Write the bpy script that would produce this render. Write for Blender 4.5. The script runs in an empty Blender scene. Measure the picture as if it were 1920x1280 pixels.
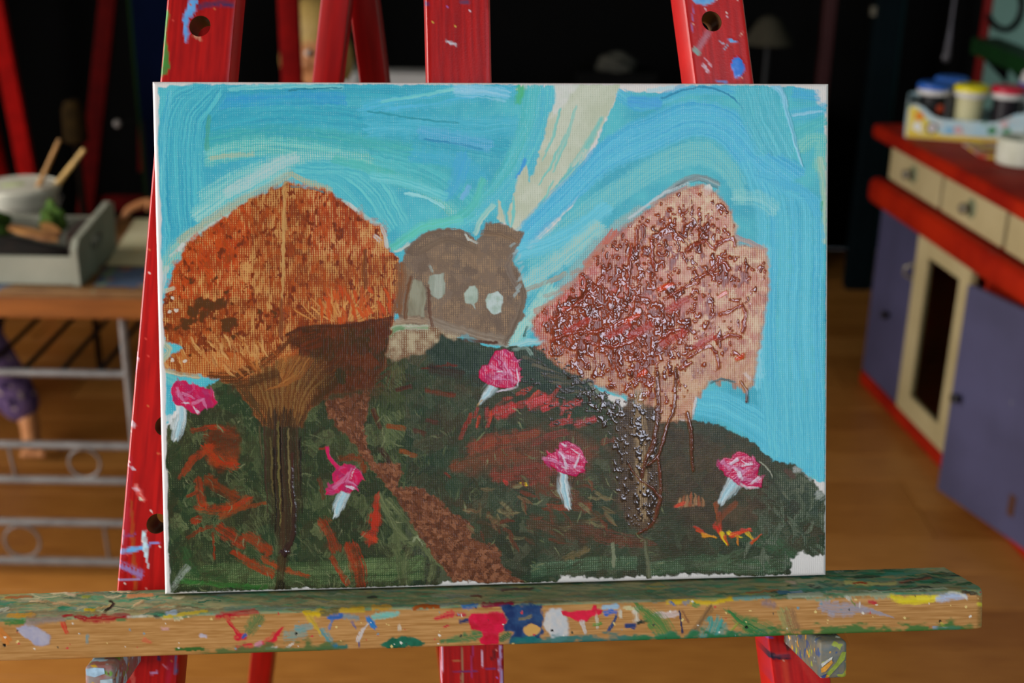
import bpy, bmesh, math, random
import numpy as np
from mathutils import Vector, Matrix

S = bpy.context.scene
C = S.collection
# ------------------------------------------------------------------ camera
F = 2400.0                       # focal length in pixels of the 1920 px wide frame
CAMH = 1.40
dn = np.array([-.0166, .9347, .3555]); dn /= np.linalg.norm(dn)      # gravity seen in the camera frame (x right, y down, z forward)
cz = -dn
cy = np.array([0, 0, 1.]) - dn[2] * dn; cy /= np.linalg.norm(cy)
cx = np.cross(cy, cz)
RW = np.array([cx, cy, cz])      # world = RW @ camera vector
CAM = np.array([0, 0, CAMH])
cam = bpy.data.cameras.new('camera'); camo = bpy.data.objects.new('camera', cam); C.objects.link(camo)
cam.sensor_width = 36.0; cam.lens = F * 36.0 / 1920.0
m = Matrix.Identity(4)
for i in range(3):
    m[i][0], m[i][1], m[i][2] = RW[i][0], -RW[i][1], -RW[i][2]
m[0][3], m[1][3], m[2][3] = CAM
camo.matrix_world = m
cam.dof.use_dof = True; cam.dof.focus_distance = 0.765; cam.dof.aperture_fstop = 7.0
cam.clip_start = .02
S.camera = camo
# ------------------------------------------------------------------ world, window light, exposure
w = bpy.data.worlds.new('world'); S.world = w; w.use_nodes = True
w.node_tree.nodes['Background'].inputs[0].default_value = (.75, .85, 1, 1)
w.node_tree.nodes['Background'].inputs[1].default_value = .35
WIN = (0.55, 1.40, 1.55, 2.50)   # window opening behind the camera: x0, x1, z0, z1
WALLF = -2.0
al = bpy.data.lights.new('window_daylight', 'AREA'); al.shape = 'RECTANGLE'
al.size = WIN[1] - WIN[0]; al.size_y = WIN[3] - WIN[2]; al.energy = 44; al.color = (.80, .83, 1.0)
alo = bpy.data.objects.new('window_daylight', al); C.objects.link(alo)
alo.location = ((WIN[0] + WIN[1]) / 2, WALLF - .14, (WIN[2] + WIN[3]) / 2)
alo.rotation_euler = (math.radians(90), 0, 0)
al2 = bpy.data.lights.new('side_window_daylight', 'AREA'); al2.shape = 'RECTANGLE'
al2.size = 1.9; al2.size_y = 2.2; al2.energy = 150; al2.color = (1.0, .97, .92)
alo2 = bpy.data.objects.new('side_window_daylight', al2); C.objects.link(alo2)
alo2.location = (-2.74, 1.65, 1.25); alo2.rotation_euler = (math.radians(90), 0, math.radians(-90))
al3 = bpy.data.lights.new('added_window_daylight', 'AREA'); al3.shape = 'RECTANGLE'  # added fill for the canvas, kept out of its mirror direction
al3.size = 1.7; al3.size_y = 1.3; al3.energy = 115; al3.color = (.96, .98, 1.0)
alo3 = bpy.data.objects.new('added_window_daylight', al3); C.objects.link(alo3)
alo3.location = (-2.74, -.85, 1.70); alo3.rotation_euler = (math.radians(90), 0, math.radians(-90))
S.view_settings.view_transform = 'Standard'; S.view_settings.look = 'None'
S.view_settings.exposure = 0.0; S.view_settings.gamma = 1.0; S.view_settings.use_curve_mapping = False

# ------------------------------------------------------------------ pixel helpers (only used to find where things stand)
def ray(u, v): return RW @ np.array([(u - 960) / F, (v - 640) / F, 1.])
def atz(u, v, z):
    r = ray(u, v); return CAM + r * ((z - CAMH) / r[2])
def aty(u, v, y):
    r = ray(u, v); return CAM + r * (y / r[1])
def atx(u, v, x):
    r = ray(u, v); return CAM + r * (x / r[0])
def proj(P):
    c = (np.asarray(P) - CAM) @ RW
    return c[..., 0] / c[..., 2] * F + 960, c[..., 1] / c[..., 2] * F + 640
# frame of the easel: x along the tray, y up the leaning plane, z towards the viewer; origin = centre of the canvas front
PSI = math.radians(5.008); LEAN = math.radians(17.6)
ex = np.array([math.cos(PSI), math.sin(PSI), 0]); eh = np.array([-math.sin(PSI), math.cos(PSI), 0]); ez = np.array([0, 0, 1.])
ey = math.cos(LEAN) * ez + math.sin(LEAN) * eh
en = -math.cos(LEAN) * eh + math.sin(LEAN) * ez
EO = np.array([-0.00702, 0.71397, 1.13142])
def EP(P):
    P = np.asarray(P, float); return EO + P[..., :1] * ex + P[..., 1:2] * ey + P[..., 2:3] * en
EM = Matrix(((ex[0], ey[0], en[0], EO[0]), (ex[1], ey[1], en[1], EO[1]), (ex[2], ey[2], en[2], EO[2]), (0, 0, 0, 1)))

# ------------------------------------------------------------------ materials
def lin(c):
    c = np.asarray(c, float) / 255.; return np.where(c <= .04045, c / 12.92, ((c + .055) / 1.055) ** 2.4)
MATS = {}
def mat(name, c1, c2=None, scale=20, rough=.5, bump=0, stretch=(1, 1, 1), metal=0, spots=None, det=4, coat=0, contrast=(.35, .65), coords='Object', bscale=None, spec=.3):
    """plain procedural material: two colours mixed by noise, optional splashes of paint"""
    if name in MATS: return MATS[name]
    M = bpy.data.materials.new(name); M.use_nodes = True; nt = M.node_tree; N = nt.nodes; L = nt.links
    b = N['Principled BSDF']; b.inputs['Roughness'].default_value = rough; b.inputs['Metallic'].default_value = metal
    b.inputs['Coat Weight'].default_value = coat; b.inputs['Specular IOR Level'].default_value = spec
    c1 = tuple(lin(c1)) + (1,); c2 = tuple(lin(c2)) + (1,) if c2 is not None else c1
    tc = N.new('ShaderNodeTexCoord'); mp = N.new('ShaderNodeMapping'); mp.inputs['Scale'].default_value = stretch
    L.new(tc.outputs[coords], mp.inputs[0])
    nz = N.new('ShaderNodeTexNoise'); nz.inputs['Scale'].default_value = scale; nz.inputs['Detail'].default_value = det
    L.new(mp.outputs[0], nz.inputs['Vector'])
    rp = N.new('ShaderNodeValToRGB'); rp.color_ramp.elements[0].position = contrast[0]; rp.color_ramp.elements[1].position = contrast[1]
    rp.color_ramp.elements[0].color = c1; rp.color_ramp.elements[1].color = c2
    L.new(nz.outputs[0], rp.inputs[0]); out = rp.outputs[0]
    for k, (sc, thr, col) in enumerate(spots or []):
        n2 = N.new('ShaderNodeTexNoise'); n2.inputs['Scale'].default_value = sc; n2.inputs['Detail'].default_value = 2
        m2 = N.new('ShaderNodeMapping'); m2.inputs['Location'].default_value = (3.7 * k + 1, 9.1 * k, 5.3 * k); L.new(tc.outputs[coords], m2.inputs[0]); L.new(m2.outputs[0], n2.inputs['Vector'])
        r2 = N.new('ShaderNodeMapRange'); r2.inputs[1].default_value = thr; r2.inputs[2].default_value = thr + .03; L.new(n2.outputs[0], r2.inputs[0])
        mx = N.new('ShaderNodeMixRGB'); mx.inputs[2].default_value = tuple(lin(col)) + (1,)
        L.new(r2.outputs[0], mx.inputs[0]); L.new(out, mx.inputs[1]); out = mx.outputs[0]
    L.new(out, b.inputs['Base Color'])
    if bump:
        n3 = nz
        if bscale:
            n3 = N.new('ShaderNodeTexNoise'); n3.inputs['Scale'].default_value = bscale; L.new(mp.outputs[0], n3.inputs['Vector'])
        bp = N.new('ShaderNodeBump'); bp.inputs['Distance'].default_value = bump; L.new(n3.outputs[0], bp.inputs['Height']); L.new(bp.outputs[0], b.inputs['Normal'])
    MATS[name] = M; return M

def paint_mat(name, weave, bump=.00008, spec=.13):
    """colour, under-colour, weave reveal and gloss come from the paint layer stored on the mesh; the weave itself is procedural"""
    M = bpy.data.materials.new(name); M.use_nodes = True; nt = M.node_tree; N = nt.nodes; L = nt.links
    b = N['Principled BSDF']
    a = N.new('ShaderNodeAttribute'); a.attribute_name = 'paint'
    u = N.new('ShaderNodeAttribute'); u.attribute_name = 'under'
    tc = N.new('ShaderNodeTexCoord'); sp = N.new('ShaderNodeSeparateXYZ')
    def math_(op, x, y=None):
        n = N.new('ShaderNodeMath'); n.operation = op
        for k, q in enumerate((x, y)):
            if q is None: continue
            if isinstance(q, (int, float)): n.inputs[k].default_value = q
            else: L.new(q, n.inputs[k])
        return n.outputs[0]
    fine = N.new('ShaderNodeTexNoise'); fine.inputs['Scale'].default_value = 900; fine.inputs['Detail'].default_value = 2; L.new(tc.outputs['Object'], fine.inputs['Vector'])
    if weave:
        wob = N.new('ShaderNodeTexNoise'); wob.inputs['Scale'].default_value = 60; L.new(tc.outputs['Object'], wob.inputs['Vector'])
        L.new(tc.outputs['Object'], sp.inputs[0])
        kx = 2 * math.pi / weave
        wx = math_('SINE', math_('ADD', math_('MULTIPLY', sp.outputs[0], kx), math_('MULTIPLY', wob.outputs[0], 5)))
        wy = math_('SINE', math_('ADD', math_('MULTIPLY', sp.outputs[1], kx), math_('MULTIPLY', wob.outputs[0], 7)))
        irr = N.new('ShaderNodeTexNoise'); irr.inputs['Scale'].default_value = 330; irr.inputs['Detail'].default_value = 1; L.new(tc.outputs['Object'], irr.inputs['Vector'])
        amp = math_('ADD', math_('MULTIPLY', irr.outputs[0], 2.0), -.05)
        wv = math_('ADD', math_('MULTIPLY', amp, math_('ADD', math_('MULTIPLY', wx, .30), math_('MULTIPLY', wy, .15))), .5)
    else:
        wv = fine.outputs[0]
    h = math_('ADD', math_('MULTIPLY', wv, .75), math_('MULTIPLY', fine.outputs[0], .25))
    lo = math_('SUBTRACT', 1.0, a.outputs['Alpha'])
    mr = N.new('ShaderNodeMapRange'); mr.interpolation_type = 'SMOOTHSTEP'
    L.new(h, mr.inputs[0]); L.new(math_('SUBTRACT', lo, .26), mr.inputs[1]); L.new(math_('ADD', lo, .26), mr.inputs[2])
    mx = N.new('ShaderNodeMixRGB'); L.new(mr.outputs[0], mx.inputs[0]); L.new(a.outputs['Color'], mx.inputs[1]); L.new(u.outputs['Color'], mx.inputs[2])
    L.new(mx.outputs[0], b.inputs['Base Color']); L.new(u.outputs['Alpha'], b.inputs['Roughness'])
    bp = N.new('ShaderNodeBump'); bp.inputs['Distance'].default_value = bump; bp.inputs['Strength'].default_value = 1.0
    bs = N.new('ShaderNodeMapRange'); bs.inputs[1].default_value = .12; bs.inputs[2].default_value = .30; bs.inputs[3].default_value = .08; bs.inputs[4].default_value = 1.0
    L.new(u.outputs['Alpha'], bs.inputs[0]); L.new(bs.outputs[0], bp.inputs['Strength'])
    L.new(h, bp.inputs['Height']); L.new(bp.outputs[0], b.inputs['Normal'])
    sp_ = N.new('ShaderNodeMapRange'); sp_.inputs[1].default_value = .10; sp_.inputs[2].default_value = .26; sp_.inputs[3].default_value = .42; sp_.inputs[4].default_value = spec
    L.new(u.outputs['Alpha'], sp_.inputs[0]); L.new(sp_.outputs[0], b.inputs['Specular IOR Level'])
    return M
# ------------------------------------------------------------------ object helpers
def tag(o, label=None, cat=None, group=None, kind=None):
    if label: o['label'] = label
    if cat: o['category'] = cat
    if group: o['group'] = group
    if kind: o['kind'] = kind
    return o
def empty(name, loc=(0, 0, 0), rz=0, M=None):
    o = bpy.data.objects.new(name, None); C.objects.link(o); o.empty_display_size = .05
    if M is not None: o.matrix_world = M
    else:
        o.location = loc; o.rotation_euler = (0, 0, rz)
    return o
def link(name, me, material, parent=None, smooth=None):
    o = bpy.data.objects.new(name, me); C.objects.link(o)
    if material is not None and not me.materials: me.materials.append(material)
    if parent is not None: o.parent = parent
    return o
class MB:
    """collects boxes, tubes, lathes into one mesh"""
    def __init__(s): s.bm = bmesh.new()
    def box(s, x0, x1, y0, y1, z0, z1, bev=0, seg=2, M=None):
        t = bmesh.new(); r = bmesh.ops.create_cube(t, size=1)
        for v in t.verts: v.co = Vector(((v.co.x + .5) * (x1 - x0) + x0, (v.co.y + .5) * (y1 - y0) + y0, (v.co.z + .5) * (z1 - z0) + z0))
        if bev: bmesh.ops.bevel(t, geom=t.edges[:], offset=bev, segments=seg, affect='EDGES', profile=.5)
        if M is not None: bmesh.ops.transform(t, matrix=M, verts=t.verts)
        s.add(t); return s
    def add(s, t):
        me = bpy.data.meshes.new('t'); t.to_mesh(me); t.free(); s.bm.from_mesh(me); bpy.data.meshes.remove(me)
    def tube(s, pts, r, n=10, caps=True, closed=False):
        pts = [Vector(p) for p in pts]; rs = r if isinstance(r, (list, tuple)) else [r] * len(pts)
        rings = []; prev = None; K = len(pts)
        for i, p in enumerate(pts):
            if closed: d = pts[(i + 1) % K] - pts[i - 1]
            else: d = pts[min(i + 1, K - 1)] - pts[max(i - 1, 0)]
            d.normalize()
            if prev is None:
                a = Vector((0, 0, 1)) if abs(d.z) < .9 else Vector((1, 0, 0)); x = d.cross(a).normalized()
            else: x = (prev - d * prev.dot(d)).normalized()
            prev = x; y = d.cross(x)
            rings.append([s.bm.verts.new(p + (x * math.cos(2 * math.pi * k / n) + y * math.sin(2 * math.pi * k / n)) * rs[i]) for k in range(n)])
        for i in range(K if closed else K - 1):
            A, B = rings[i], rings[(i + 1) % K]
            for k in range(n): s.bm.faces.new((A[k], A[(k + 1) % n], B[(k + 1) % n], B[k]))
        if caps and not closed:
            s.bm.faces.new(rings[0][::-1]); s.bm.faces.new(rings[-1])
        return s
    def lathe(s, prof, n=24, c=(0, 0, 0), closed=False):
        rings = []
        for r, z in prof: rings.append([s.bm.verts.new((c[0] + r * math.cos(2 * math.pi * k / n), c[1] + r * math.sin(2 * math.pi * k / n), c[2] + z)) for k in range(n)])
        for A, B in zip(rings, rings[1:]):
            for k in range(n): s.bm.faces.new((A[k], A[(k + 1) % n], B[(k + 1) % n], B[k]))
        s.bm.faces.new(rings[0][::-1]); s.bm.faces.new(rings[-1]); return s
    def prism(s, poly, z0, z1, M=None):
        """polygon in xy, extruded along z"""
        t = bmesh.new(); a = [t.verts.new((x, y, z0)) for x, y in poly]; b = [t.verts.new((x, y, z1)) for x, y in poly]
        n = len(poly); t.faces.new(a[::-1]); t.faces.new(b)
        for k in range(n): t.faces.new((a[k], a[(k + 1) % n], b[(k + 1) % n], b[k]))
        bmesh.ops.recalc_face_normals(t, faces=t.faces[:])
        if M is not None: bmesh.ops.transform(t, matrix=M, verts=t.verts)
        s.add(t); return s
    def ball(s, c, r, sub=2, M=None):
        t = bmesh.new(); bmesh.ops.create_icosphere(t, subdivisions=sub, radius=1)
        rr = r if isinstance(r, (tuple, list)) else (r, r, r)
        for v in t.verts: v.co = Vector((v.co.x * rr[0] + c[0], v.co.y * rr[1] + c[1], v.co.z * rr[2] + c[2]))
        if M is not None: bmesh.ops.transform(t, matrix=M, verts=t.verts)
        s.add(t); return s
    def build(s, name, material, parent=None, smooth=False, angle=35):
        bmesh.ops.recalc_face_normals(s.bm, faces=s.bm.faces[:])
        me = bpy.data.meshes.new(name); s.bm.to_mesh(me); s.bm.free()
        if smooth:
            me.polygons.foreach_set('use_smooth', np.ones(len(me.polygons), bool)); me.set_sharp_from_angle(angle=math.radians(angle))
        return link(name, me, material, parent)

# ------------------------------------------------------------------ the room
XL, XR, YF, YB, ZC = -2.6, 1.55, WALLF, 4.75, 2.65
def struct(name, mb, material, **k): return tag(mb.build(name, material), kind='structure', **k)
floor = struct('floor', MB().box(XL, XR, YF, YB, -.06, -.012), mat('floor_joint', (40, 22, 8), rough=.7), label='brown wooden plank floor of the art room')
wood_floor = [mat('plank_%d' % k, a, b, scale=9, stretch=(1.2, 14, 1), rough=.34, det=5, contrast=(.3, .7), spots=[(5.5, .83, (150, 120, 30))]) for k, (a, b) in enumerate((((132, 82, 32), (158, 104, 46)), ((122, 73, 27), (150, 97, 42)), ((140, 90, 38), (166, 112, 54))))]
rnd = random.Random(4)
plank_me = {}
def plank(x0, x1, y0, y1, k):
    L_ = round(x1 - x0, 2)
    if (L_, k) not in plank_me:
        o = MB().box(0, L_ - .0025, .0008, (y1 - y0) - .0008, -.012, 0, bev=.0012, seg=1).build('floor_plank', wood_floor[k], floor); plank_me[(L_, k)] = o.data
    else: o = link('floor_plank', plank_me[(L_, k)], None, floor)
    o.location = (x0, y0, 0); return o
PW = (YB - YF) / 48
for r in range(48):
    x = XL; off = (.45, 1.15, .75, 1.4)[(r * 7 + r // 3) % 4]; first = True
    while x < XR - .01:
        L_ = off if first else 1.4; x1 = min(XR, x + L_)
        if XR - x1 < .25: x1 = XR
        plank(x, x1, YF + r * PW, YF + (r + 1) * PW, rnd.randrange(3)); x = x1; first = False
dark = mat('unlit_wall_black', (3, 3, 3), (4, 4, 4), scale=3, rough=.95)  # near-black colour stands for the unlit far room
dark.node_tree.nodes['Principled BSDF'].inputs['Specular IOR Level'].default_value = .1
pale = mat('pale_wall_paint', (150, 146, 138), (160, 156, 148), scale=4, rough=.9)
W2 = (.7, 2.6, .15, 2.35); W3 = (-1.7, 0., 1.05, 2.35)  # second opening added to fill the canvas; first lowered to light under the table
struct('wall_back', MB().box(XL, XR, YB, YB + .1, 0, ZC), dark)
struct('wall_left', MB().box(XL - .1, XL, YF, W3[0], 0, ZC).box(XL - .1, XL, W3[1], W2[0], 0, ZC).box(XL - .1, XL, W3[0], W3[1], 0, W3[2]).box(XL - .1, XL, W3[0], W3[1], W3[3], ZC).box(XL - .1, XL, W2[1], YB, 0, ZC).box(XL - .1, XL, W2[0], W2[1], 0, W2[2]).box(XL - .1, XL, W2[0], W2[1], W2[3], ZC), pale)
struct('wall_right', MB().box(XR, XR + .1, YF, YB, 0, ZC), mat('teal_wall_paint', (96, 132, 124), (104, 140, 132), scale=5, rough=.8))
struct('wall_front', MB().box(XL, WIN[0], YF - .1, YF, 0, ZC).box(WIN[1], XR, YF - .1, YF, 0, ZC).box(WIN[0], WIN[1], YF - .1, YF, 0, WIN[2]).box(WIN[0], WIN[1], YF - .1, YF, WIN[3], ZC), pale)
struct('ceiling', MB().box(XL, XR, YF, YB, ZC, ZC + .1), mat('dim_ceiling', (120, 116, 108), rough=.95))
wf = mat('window_frame_paint', (205, 205, 200), rough=.5)
x0, x1, z0, z1 = WIN
struct('window_1', MB().box(x0, x1, YF - .1, YF - .05, z0, z0 + .05).box(x0, x1, YF - .1, YF - .05, z1 - .05, z1).box(x0, x0 + .05, YF - .1, YF - .05, z0 + .05, z1 - .05).box(x1 - .05, x1, YF - .1, YF - .05, z0 + .05, z1 - .05), wf)
struct('window_2', MB().box(XL - .1, XL - .05, W2[0], W2[1], W2[2], W2[2] + .05).box(XL - .1, XL - .05, W2[0], W2[1], W2[3] - .05, W2[3]).box(XL - .1, XL - .05, W2[0], W2[0] + .05, W2[2] + .05, W2[3] - .05).box(XL - .1, XL - .05, W2[1] - .05, W2[1], W2[2] + .05, W2[3] - .05), wf)
struct('added_window', MB().box(XL - .1, XL - .05, W3[0], W3[1], W3[2], W3[2] + .05).box(XL - .1, XL - .05, W3[0], W3[1], W3[3] - .05, W3[3]).box(XL - .1, XL - .05, W3[0], W3[0] + .05, W3[2] + .05, W3[3] - .05).box(XL - .1, XL - .05, W3[1] - .05, W3[1], W3[2] + .05, W3[3] - .05), wf)  # frame around the added canvas fill

# ------------------------------------------------------------------ paint engine
_tabs = {}
def vnoise(x, y, seed=0):
    k = seed % 12
    if k not in _tabs: _tabs[k] = np.random.RandomState(100 + k).rand(256, 256).astype(np.float32)
    T = _tabs[k]; x = np.asarray(x, np.float32) + (seed * 17.31) % 97; y = np.asarray(y, np.float32) + (seed * 7.77) % 89
    x, y = np.broadcast_arrays(x, y)
    xf = np.floor(x); yf = np.floor(y); fx = x - xf; fy = y - yf
    i = xf.astype(np.int32) & 255; j = yf.astype(np.int32) & 255; i1 = (i + 1) & 255; j1 = (j + 1) & 255
    fx = fx * fx * (3 - 2 * fx); fy = fy * fy * (3 - 2 * fy)
    return (T[j, i] * (1 - fx) + T[j, i1] * fx) * (1 - fy) + (T[j1, i] * (1 - fx) + T[j1, i1] * fx) * fy
def fbm(x, y, seed=0, o=3):
    a = 0; am = 1; t = 0
    for k in range(o):
        a = a + am * vnoise(x * 2 ** k, y * 2 ** k, seed + k * 3); t += am; am *= .55
    return a / t
def sm(a, b, x):
    t = np.clip((x - a) / (b - a), 0, 1); return t * t * (3 - 2 * t)
def catmull(pts, step=14, nmax=26):
    P = np.array(pts, float)
    if len(P) == 2: return P
    L_ = np.sum(np.hypot(*np.diff(P, axis=0).T)); n = max(len(P), min(nmax, int(L_ / step))); m_ = max(1, int(round(n / (len(P) - 1))))
    Q = np.vstack([2 * P[0] - P[1], P, 2 * P[-1] - P[-2]]); out = []
    for i in range(1, len(Q) - 2):
        for t in np.arange(m_) / m_:
            a, b, c, d = Q[i - 1:i + 3]
            out.append(.5 * (2 * b + (c - a) * t + (2 * a - 5 * b + 4 * c - d) * t * t + (3 * b - a - 3 * c + d) * t ** 3))
    out.append(P[-1]); return np.array(out)
ILL = 1.0     # brightness a white surface reaches in this light; paint colours are what the eye sees divided by it
def cells(x, y, size, seed):
    """jittered cells: per-pixel random numbers (3), distance to the cell border"""
    gx_, gy_ = x / size, y / size; ix, iy = np.floor(gx_), np.floor(gy_); b1 = np.full(x.shape, 9., np.float32); b2 = b1.copy(); R_ = [np.zeros(x.shape, np.float32) for _ in range(3)]
    T = np.random.RandomState(900 + seed).rand(5, 128, 128).astype(np.float32)
    for dy_ in (-1, 0, 1):
        for dx_ in (-1, 0, 1):
            i = (ix + dx_).astype(int) & 127; j = (iy + dy_).astype(int) & 127
            d = np.hypot(ix + dx_ + T[0, j, i] - gx_, iy + dy_ + T[1, j, i] - gy_); up = d < b1
            b2 = np.where(up, b1, np.minimum(b2, d)); b1 = np.where(up, d, b1)
            for k in range(3): R_[k] = np.where(up, T[2 + k, j, i], R_[k])
    return R_, b2 - b1
class Paint:
    def __init__(s, U, V, base, rough=.45, wv=0., under=(200, 200, 195), warp=0.):
        s.U = U.astype(np.float32); s.V = V.astype(np.float32); sh = U.shape
        s.c = np.empty(sh + (3,), np.float32); s.c[:] = lin(base); s.u = np.empty(sh + (3,), np.float32); s.u[:] = lin(under)
        s.w = np.full(sh, wv, np.float32); s.r = np.full(sh, rough, np.float32); s.h = np.zeros(sh, np.float32)
        s.cu = (s.U.min(0), s.U.max(0)); s.rv = (s.V.min(1), s.V.max(1)); s.rs = np.random.RandomState(7); s.n = 0; s.clip = None
        if warp: s.U, s.V = (s.U + (fbm(s.U / 9, s.V / 9, 40, 3) - .5) * 7 * warp + (fbm(s.U / 44, s.V / 44, 41, 2) - .5) * 7 * warp).astype(np.float32), (s.V + (fbm(s.U / 9, s.V / 9, 44, 3) - .5) * 7 * warp + (fbm(s.U / 44, s.V / 44, 46, 2) - .5) * 7 * warp).astype(np.float32)
    def win(s, x0, x1, y0, y1):
        ci = np.where((s.cu[1] >= x0) & (s.cu[0] <= x1))[0]; ri = np.where((s.rv[1] >= y0) & (s.rv[0] <= y1))[0]
        if len(ci) == 0 or len(ri) == 0: return None
        return (slice(ri[0], ri[-1] + 1), slice(ci[0], ci[-1] + 1))
    def lay(s, W, m, col, h=None, r=None, wv=None, und=None, lev=0):
        if s.clip is not None: m = m * s.clip[W]
        m3 = m[..., None]
        s.c[W] += (col - s.c[W]) * m3
        if und is not None: s.u[W] += (lin(und).astype(np.float32) - s.u[W]) * m3
        if wv is not None: s.w[W] += (wv - s.w[W]) * m
        elif und is None: s.w[W] *= (1 - m * .8)
        if r is not None: s.r[W] += (r - s.r[W]) * m
        if lev: s.h[W] *= (1 - lev * m)
        if h is not None: s.h[W] += h * m
    def stroke(s, pts, wd, c1, c2=None, op=1., dry=0., h=.10, rag=.25, r=None, wv=None, und=None, bpx=3.0, slen=80., soft=.55, ridge=0., lev=.3, body=0., con=1.0, soften=True):
        s.n += 1; sd = s.n * 5
        if soften and min(c1) > 180: dry = max(dry, .38); op = op * .8
        Q = catmull(pts); ws = np.atleast_1d(np.array(wd, float)); mw = ws.max()
        W = s.win(Q[:, 0].min() - mw * .7, Q[:, 0].max() + mw * .7, Q[:, 1].min() - mw * .7, Q[:, 1].max() + mw * .7)
        if W is None: return
        x = s.U[W]; y = s.V[W]; best = np.full(x.shape, 1e9, np.float32); sg = np.zeros_like(best); ss = np.zeros_like(best); s0 = 0.
        nq = len(Q) - 1; mh = mw * .6; sc = float(np.clip(mw / 18, .35, 1)); soft = soft * sc
        for iq, ((ax, ay), (bx, by)) in enumerate(zip(Q[:-1], Q[1:])):
            dx, dy = bx - ax, by - ay; L2 = dx * dx + dy * dy
            if L2 < 1e-6: continue
            L_ = math.sqrt(L2); t = np.clip(((x - ax) * dx + (y - ay) * dy) / L2, -mh / L_ if iq == 0 else 0, 1 + mh / L_ if iq == nq - 1 else 1)
            ex_ = x - ax - t * dx; ey_ = y - ay - t * dy; d = np.sqrt(ex_ * ex_ + ey_ * ey_); up = d < best
            best = np.where(up, d, best); sg = np.where(up, (dx * ey_ - dy * ex_) / L_, sg); ss = np.where(up, s0 + t * L_, ss); s0 += L_
        half = np.interp(ss, np.linspace(0, s0, len(ws)), ws).astype(np.float32) / 2 if len(ws) > 1 else ws[0] / 2
        br = fbm(sg / bpx, ss / slen, sd, 3); fine = vnoise(sg / 1.5, ss / (slen * .5 + 8), sd + 4)
        e = (vnoise(ss / 6, np.sign(sg) * 3, sd + 1) - .5) * rag + (br - .5) * rag + (fine - .5) * .7 * sc
        tn = best / half + e
        m = 1 - sm(1 - soft, 1.04, tn)
        eo = mw * .35 * (.45 + .9 * vnoise(sg / 2.2, 3.3, sd + 6)) * np.sqrt(np.clip(1.15 - (best / half) ** 2, 0.05, 1.2))
        m = m * sm(-2.5, 2.5, ss + eo) * sm(-2.5, 2.5, s0 - ss + eo)
        m = m * (.62 + .38 * sm(.25, .55, fine))
        if dry > 0:
            q = .7 * br + .3 * fbm(x / 2.5, y / 2.5, sd + 2, 2)
            m = m * sm(dry * .75 - .06, dry * .75 + .10, q)
        m = (m * op).astype(np.float32)
        a = lin(c1).astype(np.float32); b = lin(c2 if c2 is not None else c1).astype(np.float32)
        k = np.clip(.5 + (br - .5) * 1.8 * con + (fine - .5) * .9, 0, 1)[..., None]
        hh = h * ((br - .5) * 1.6 + (fine - .5) * .7) + body
        if ridge: hh = hh + ridge * np.exp(-((tn - .85) / .13) ** 2)
        s.lay(W, m, a + (b - a) * k, hh, r, wv, und, lev)
    def poly(s, pts, c1, c2=None, rag=4., soft=2., op=1., ns=14., h=0., body=0., r=None, wv=None, und=None, lev=.3, con=1., paint=True, nst=(1, 1)):
        s.n += 1; sd = s.n * 5; P = np.array(pts, float)
        W = s.win(P[:, 0].min() - rag - soft, P[:, 0].max() + rag + soft, P[:, 1].min() - rag - soft, P[:, 1].max() + rag + soft)
        if W is None: return None
        x = s.U[W]; y = s.V[W]; ins = np.zeros(x.shape, bool); best = np.full(x.shape, 1e9, np.float32)
        for (ax, ay), (bx, by) in zip(P, np.roll(P, -1, 0)):
            dx, dy = bx - ax, by - ay; L2 = dx * dx + dy * dy + 1e-9; t = np.clip(((x - ax) * dx + (y - ay) * dy) / L2, 0, 1)
            best = np.minimum(best, (x - ax - t * dx) ** 2 + (y - ay - t * dy) ** 2)
            if ay != by: ins ^= ((ay > y) != (by > y)) & (x < (bx - ax) * (y - ay) / (by - ay) + ax)
        d = np.sqrt(best) * np.where(ins, 1, -1) + (fbm(x / 9, y / 9, sd, 3) - .5) * 2.4 * rag
        m = (sm(-soft, soft, d) * op).astype(np.float32)
        full = np.zeros(s.U.shape, np.float32); full[W] = m
        if paint:
            n = fbm(x / ns * nst[0], y / ns * nst[1], sd + 1, 4); a = lin(c1).astype(np.float32); b = lin(c2 if c2 is not None else c1).astype(np.float32)
            k = np.clip(.5 + (n - .5) * 2.6 * con, 0, 1)[..., None]
            s.lay(W, m, a + (b - a) * k, h * (n - .5) * 2 + body, r, wv, und, lev)
        return full
    def dabs(s, mask, size, cols, ang=0., jit=1.6, ln=16., wd=2.0, h=.1, dry=0., op=1., r=None, wv=None, und=None, wj=0., con=1.):
        """a whole area worked over with short brush marks"""
        s.n += 1; sd = s.n * 5; ok = np.argwhere(mask > .02)
        if len(ok) == 0: return
        (j0, i0), (j1, i1) = ok.min(0), ok.max(0) + 1; W = (slice(j0, j1), slice(i0, i1)); x = s.U[W]; y = s.V[W]
        xx = x + (fbm(x / size * 2, y / size * 2, sd + 3, 2) - .5) * size * .9; yy = y + (fbm(x / size * 2, y / size * 2, sd + 7, 2) - .5) * size * .9
        (r0, r1_, r2), e = cells(xx, yy, size, s.n); a = (ang(x, y) if callable(ang) else ang) + (r0 - .5) * 2 * jit
        ca, sa = np.cos(a), np.sin(a); u_ = x * ca + y * sa; v_ = -x * sa + y * ca
        st_ = fbm(u_ / ln + r1_ * 50, v_ / wd + r2 * 50, sd, 3)
        L_ = np.stack([lin(c) for c in cols]).astype(np.float32); A = L_[(r1_ * len(cols)).astype(int) % len(cols)]; B = L_[(r2 * len(cols)).astype(int) % len(cols)]
        k = np.clip(.5 + (st_ - .5) * 2.6 * con, 0, 1)[..., None]; m = mask[W] * op
        if dry: m = m * sm(dry * .75 - .08, dry * .75 + .12, st_ * .7 + .3 * r2)
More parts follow.
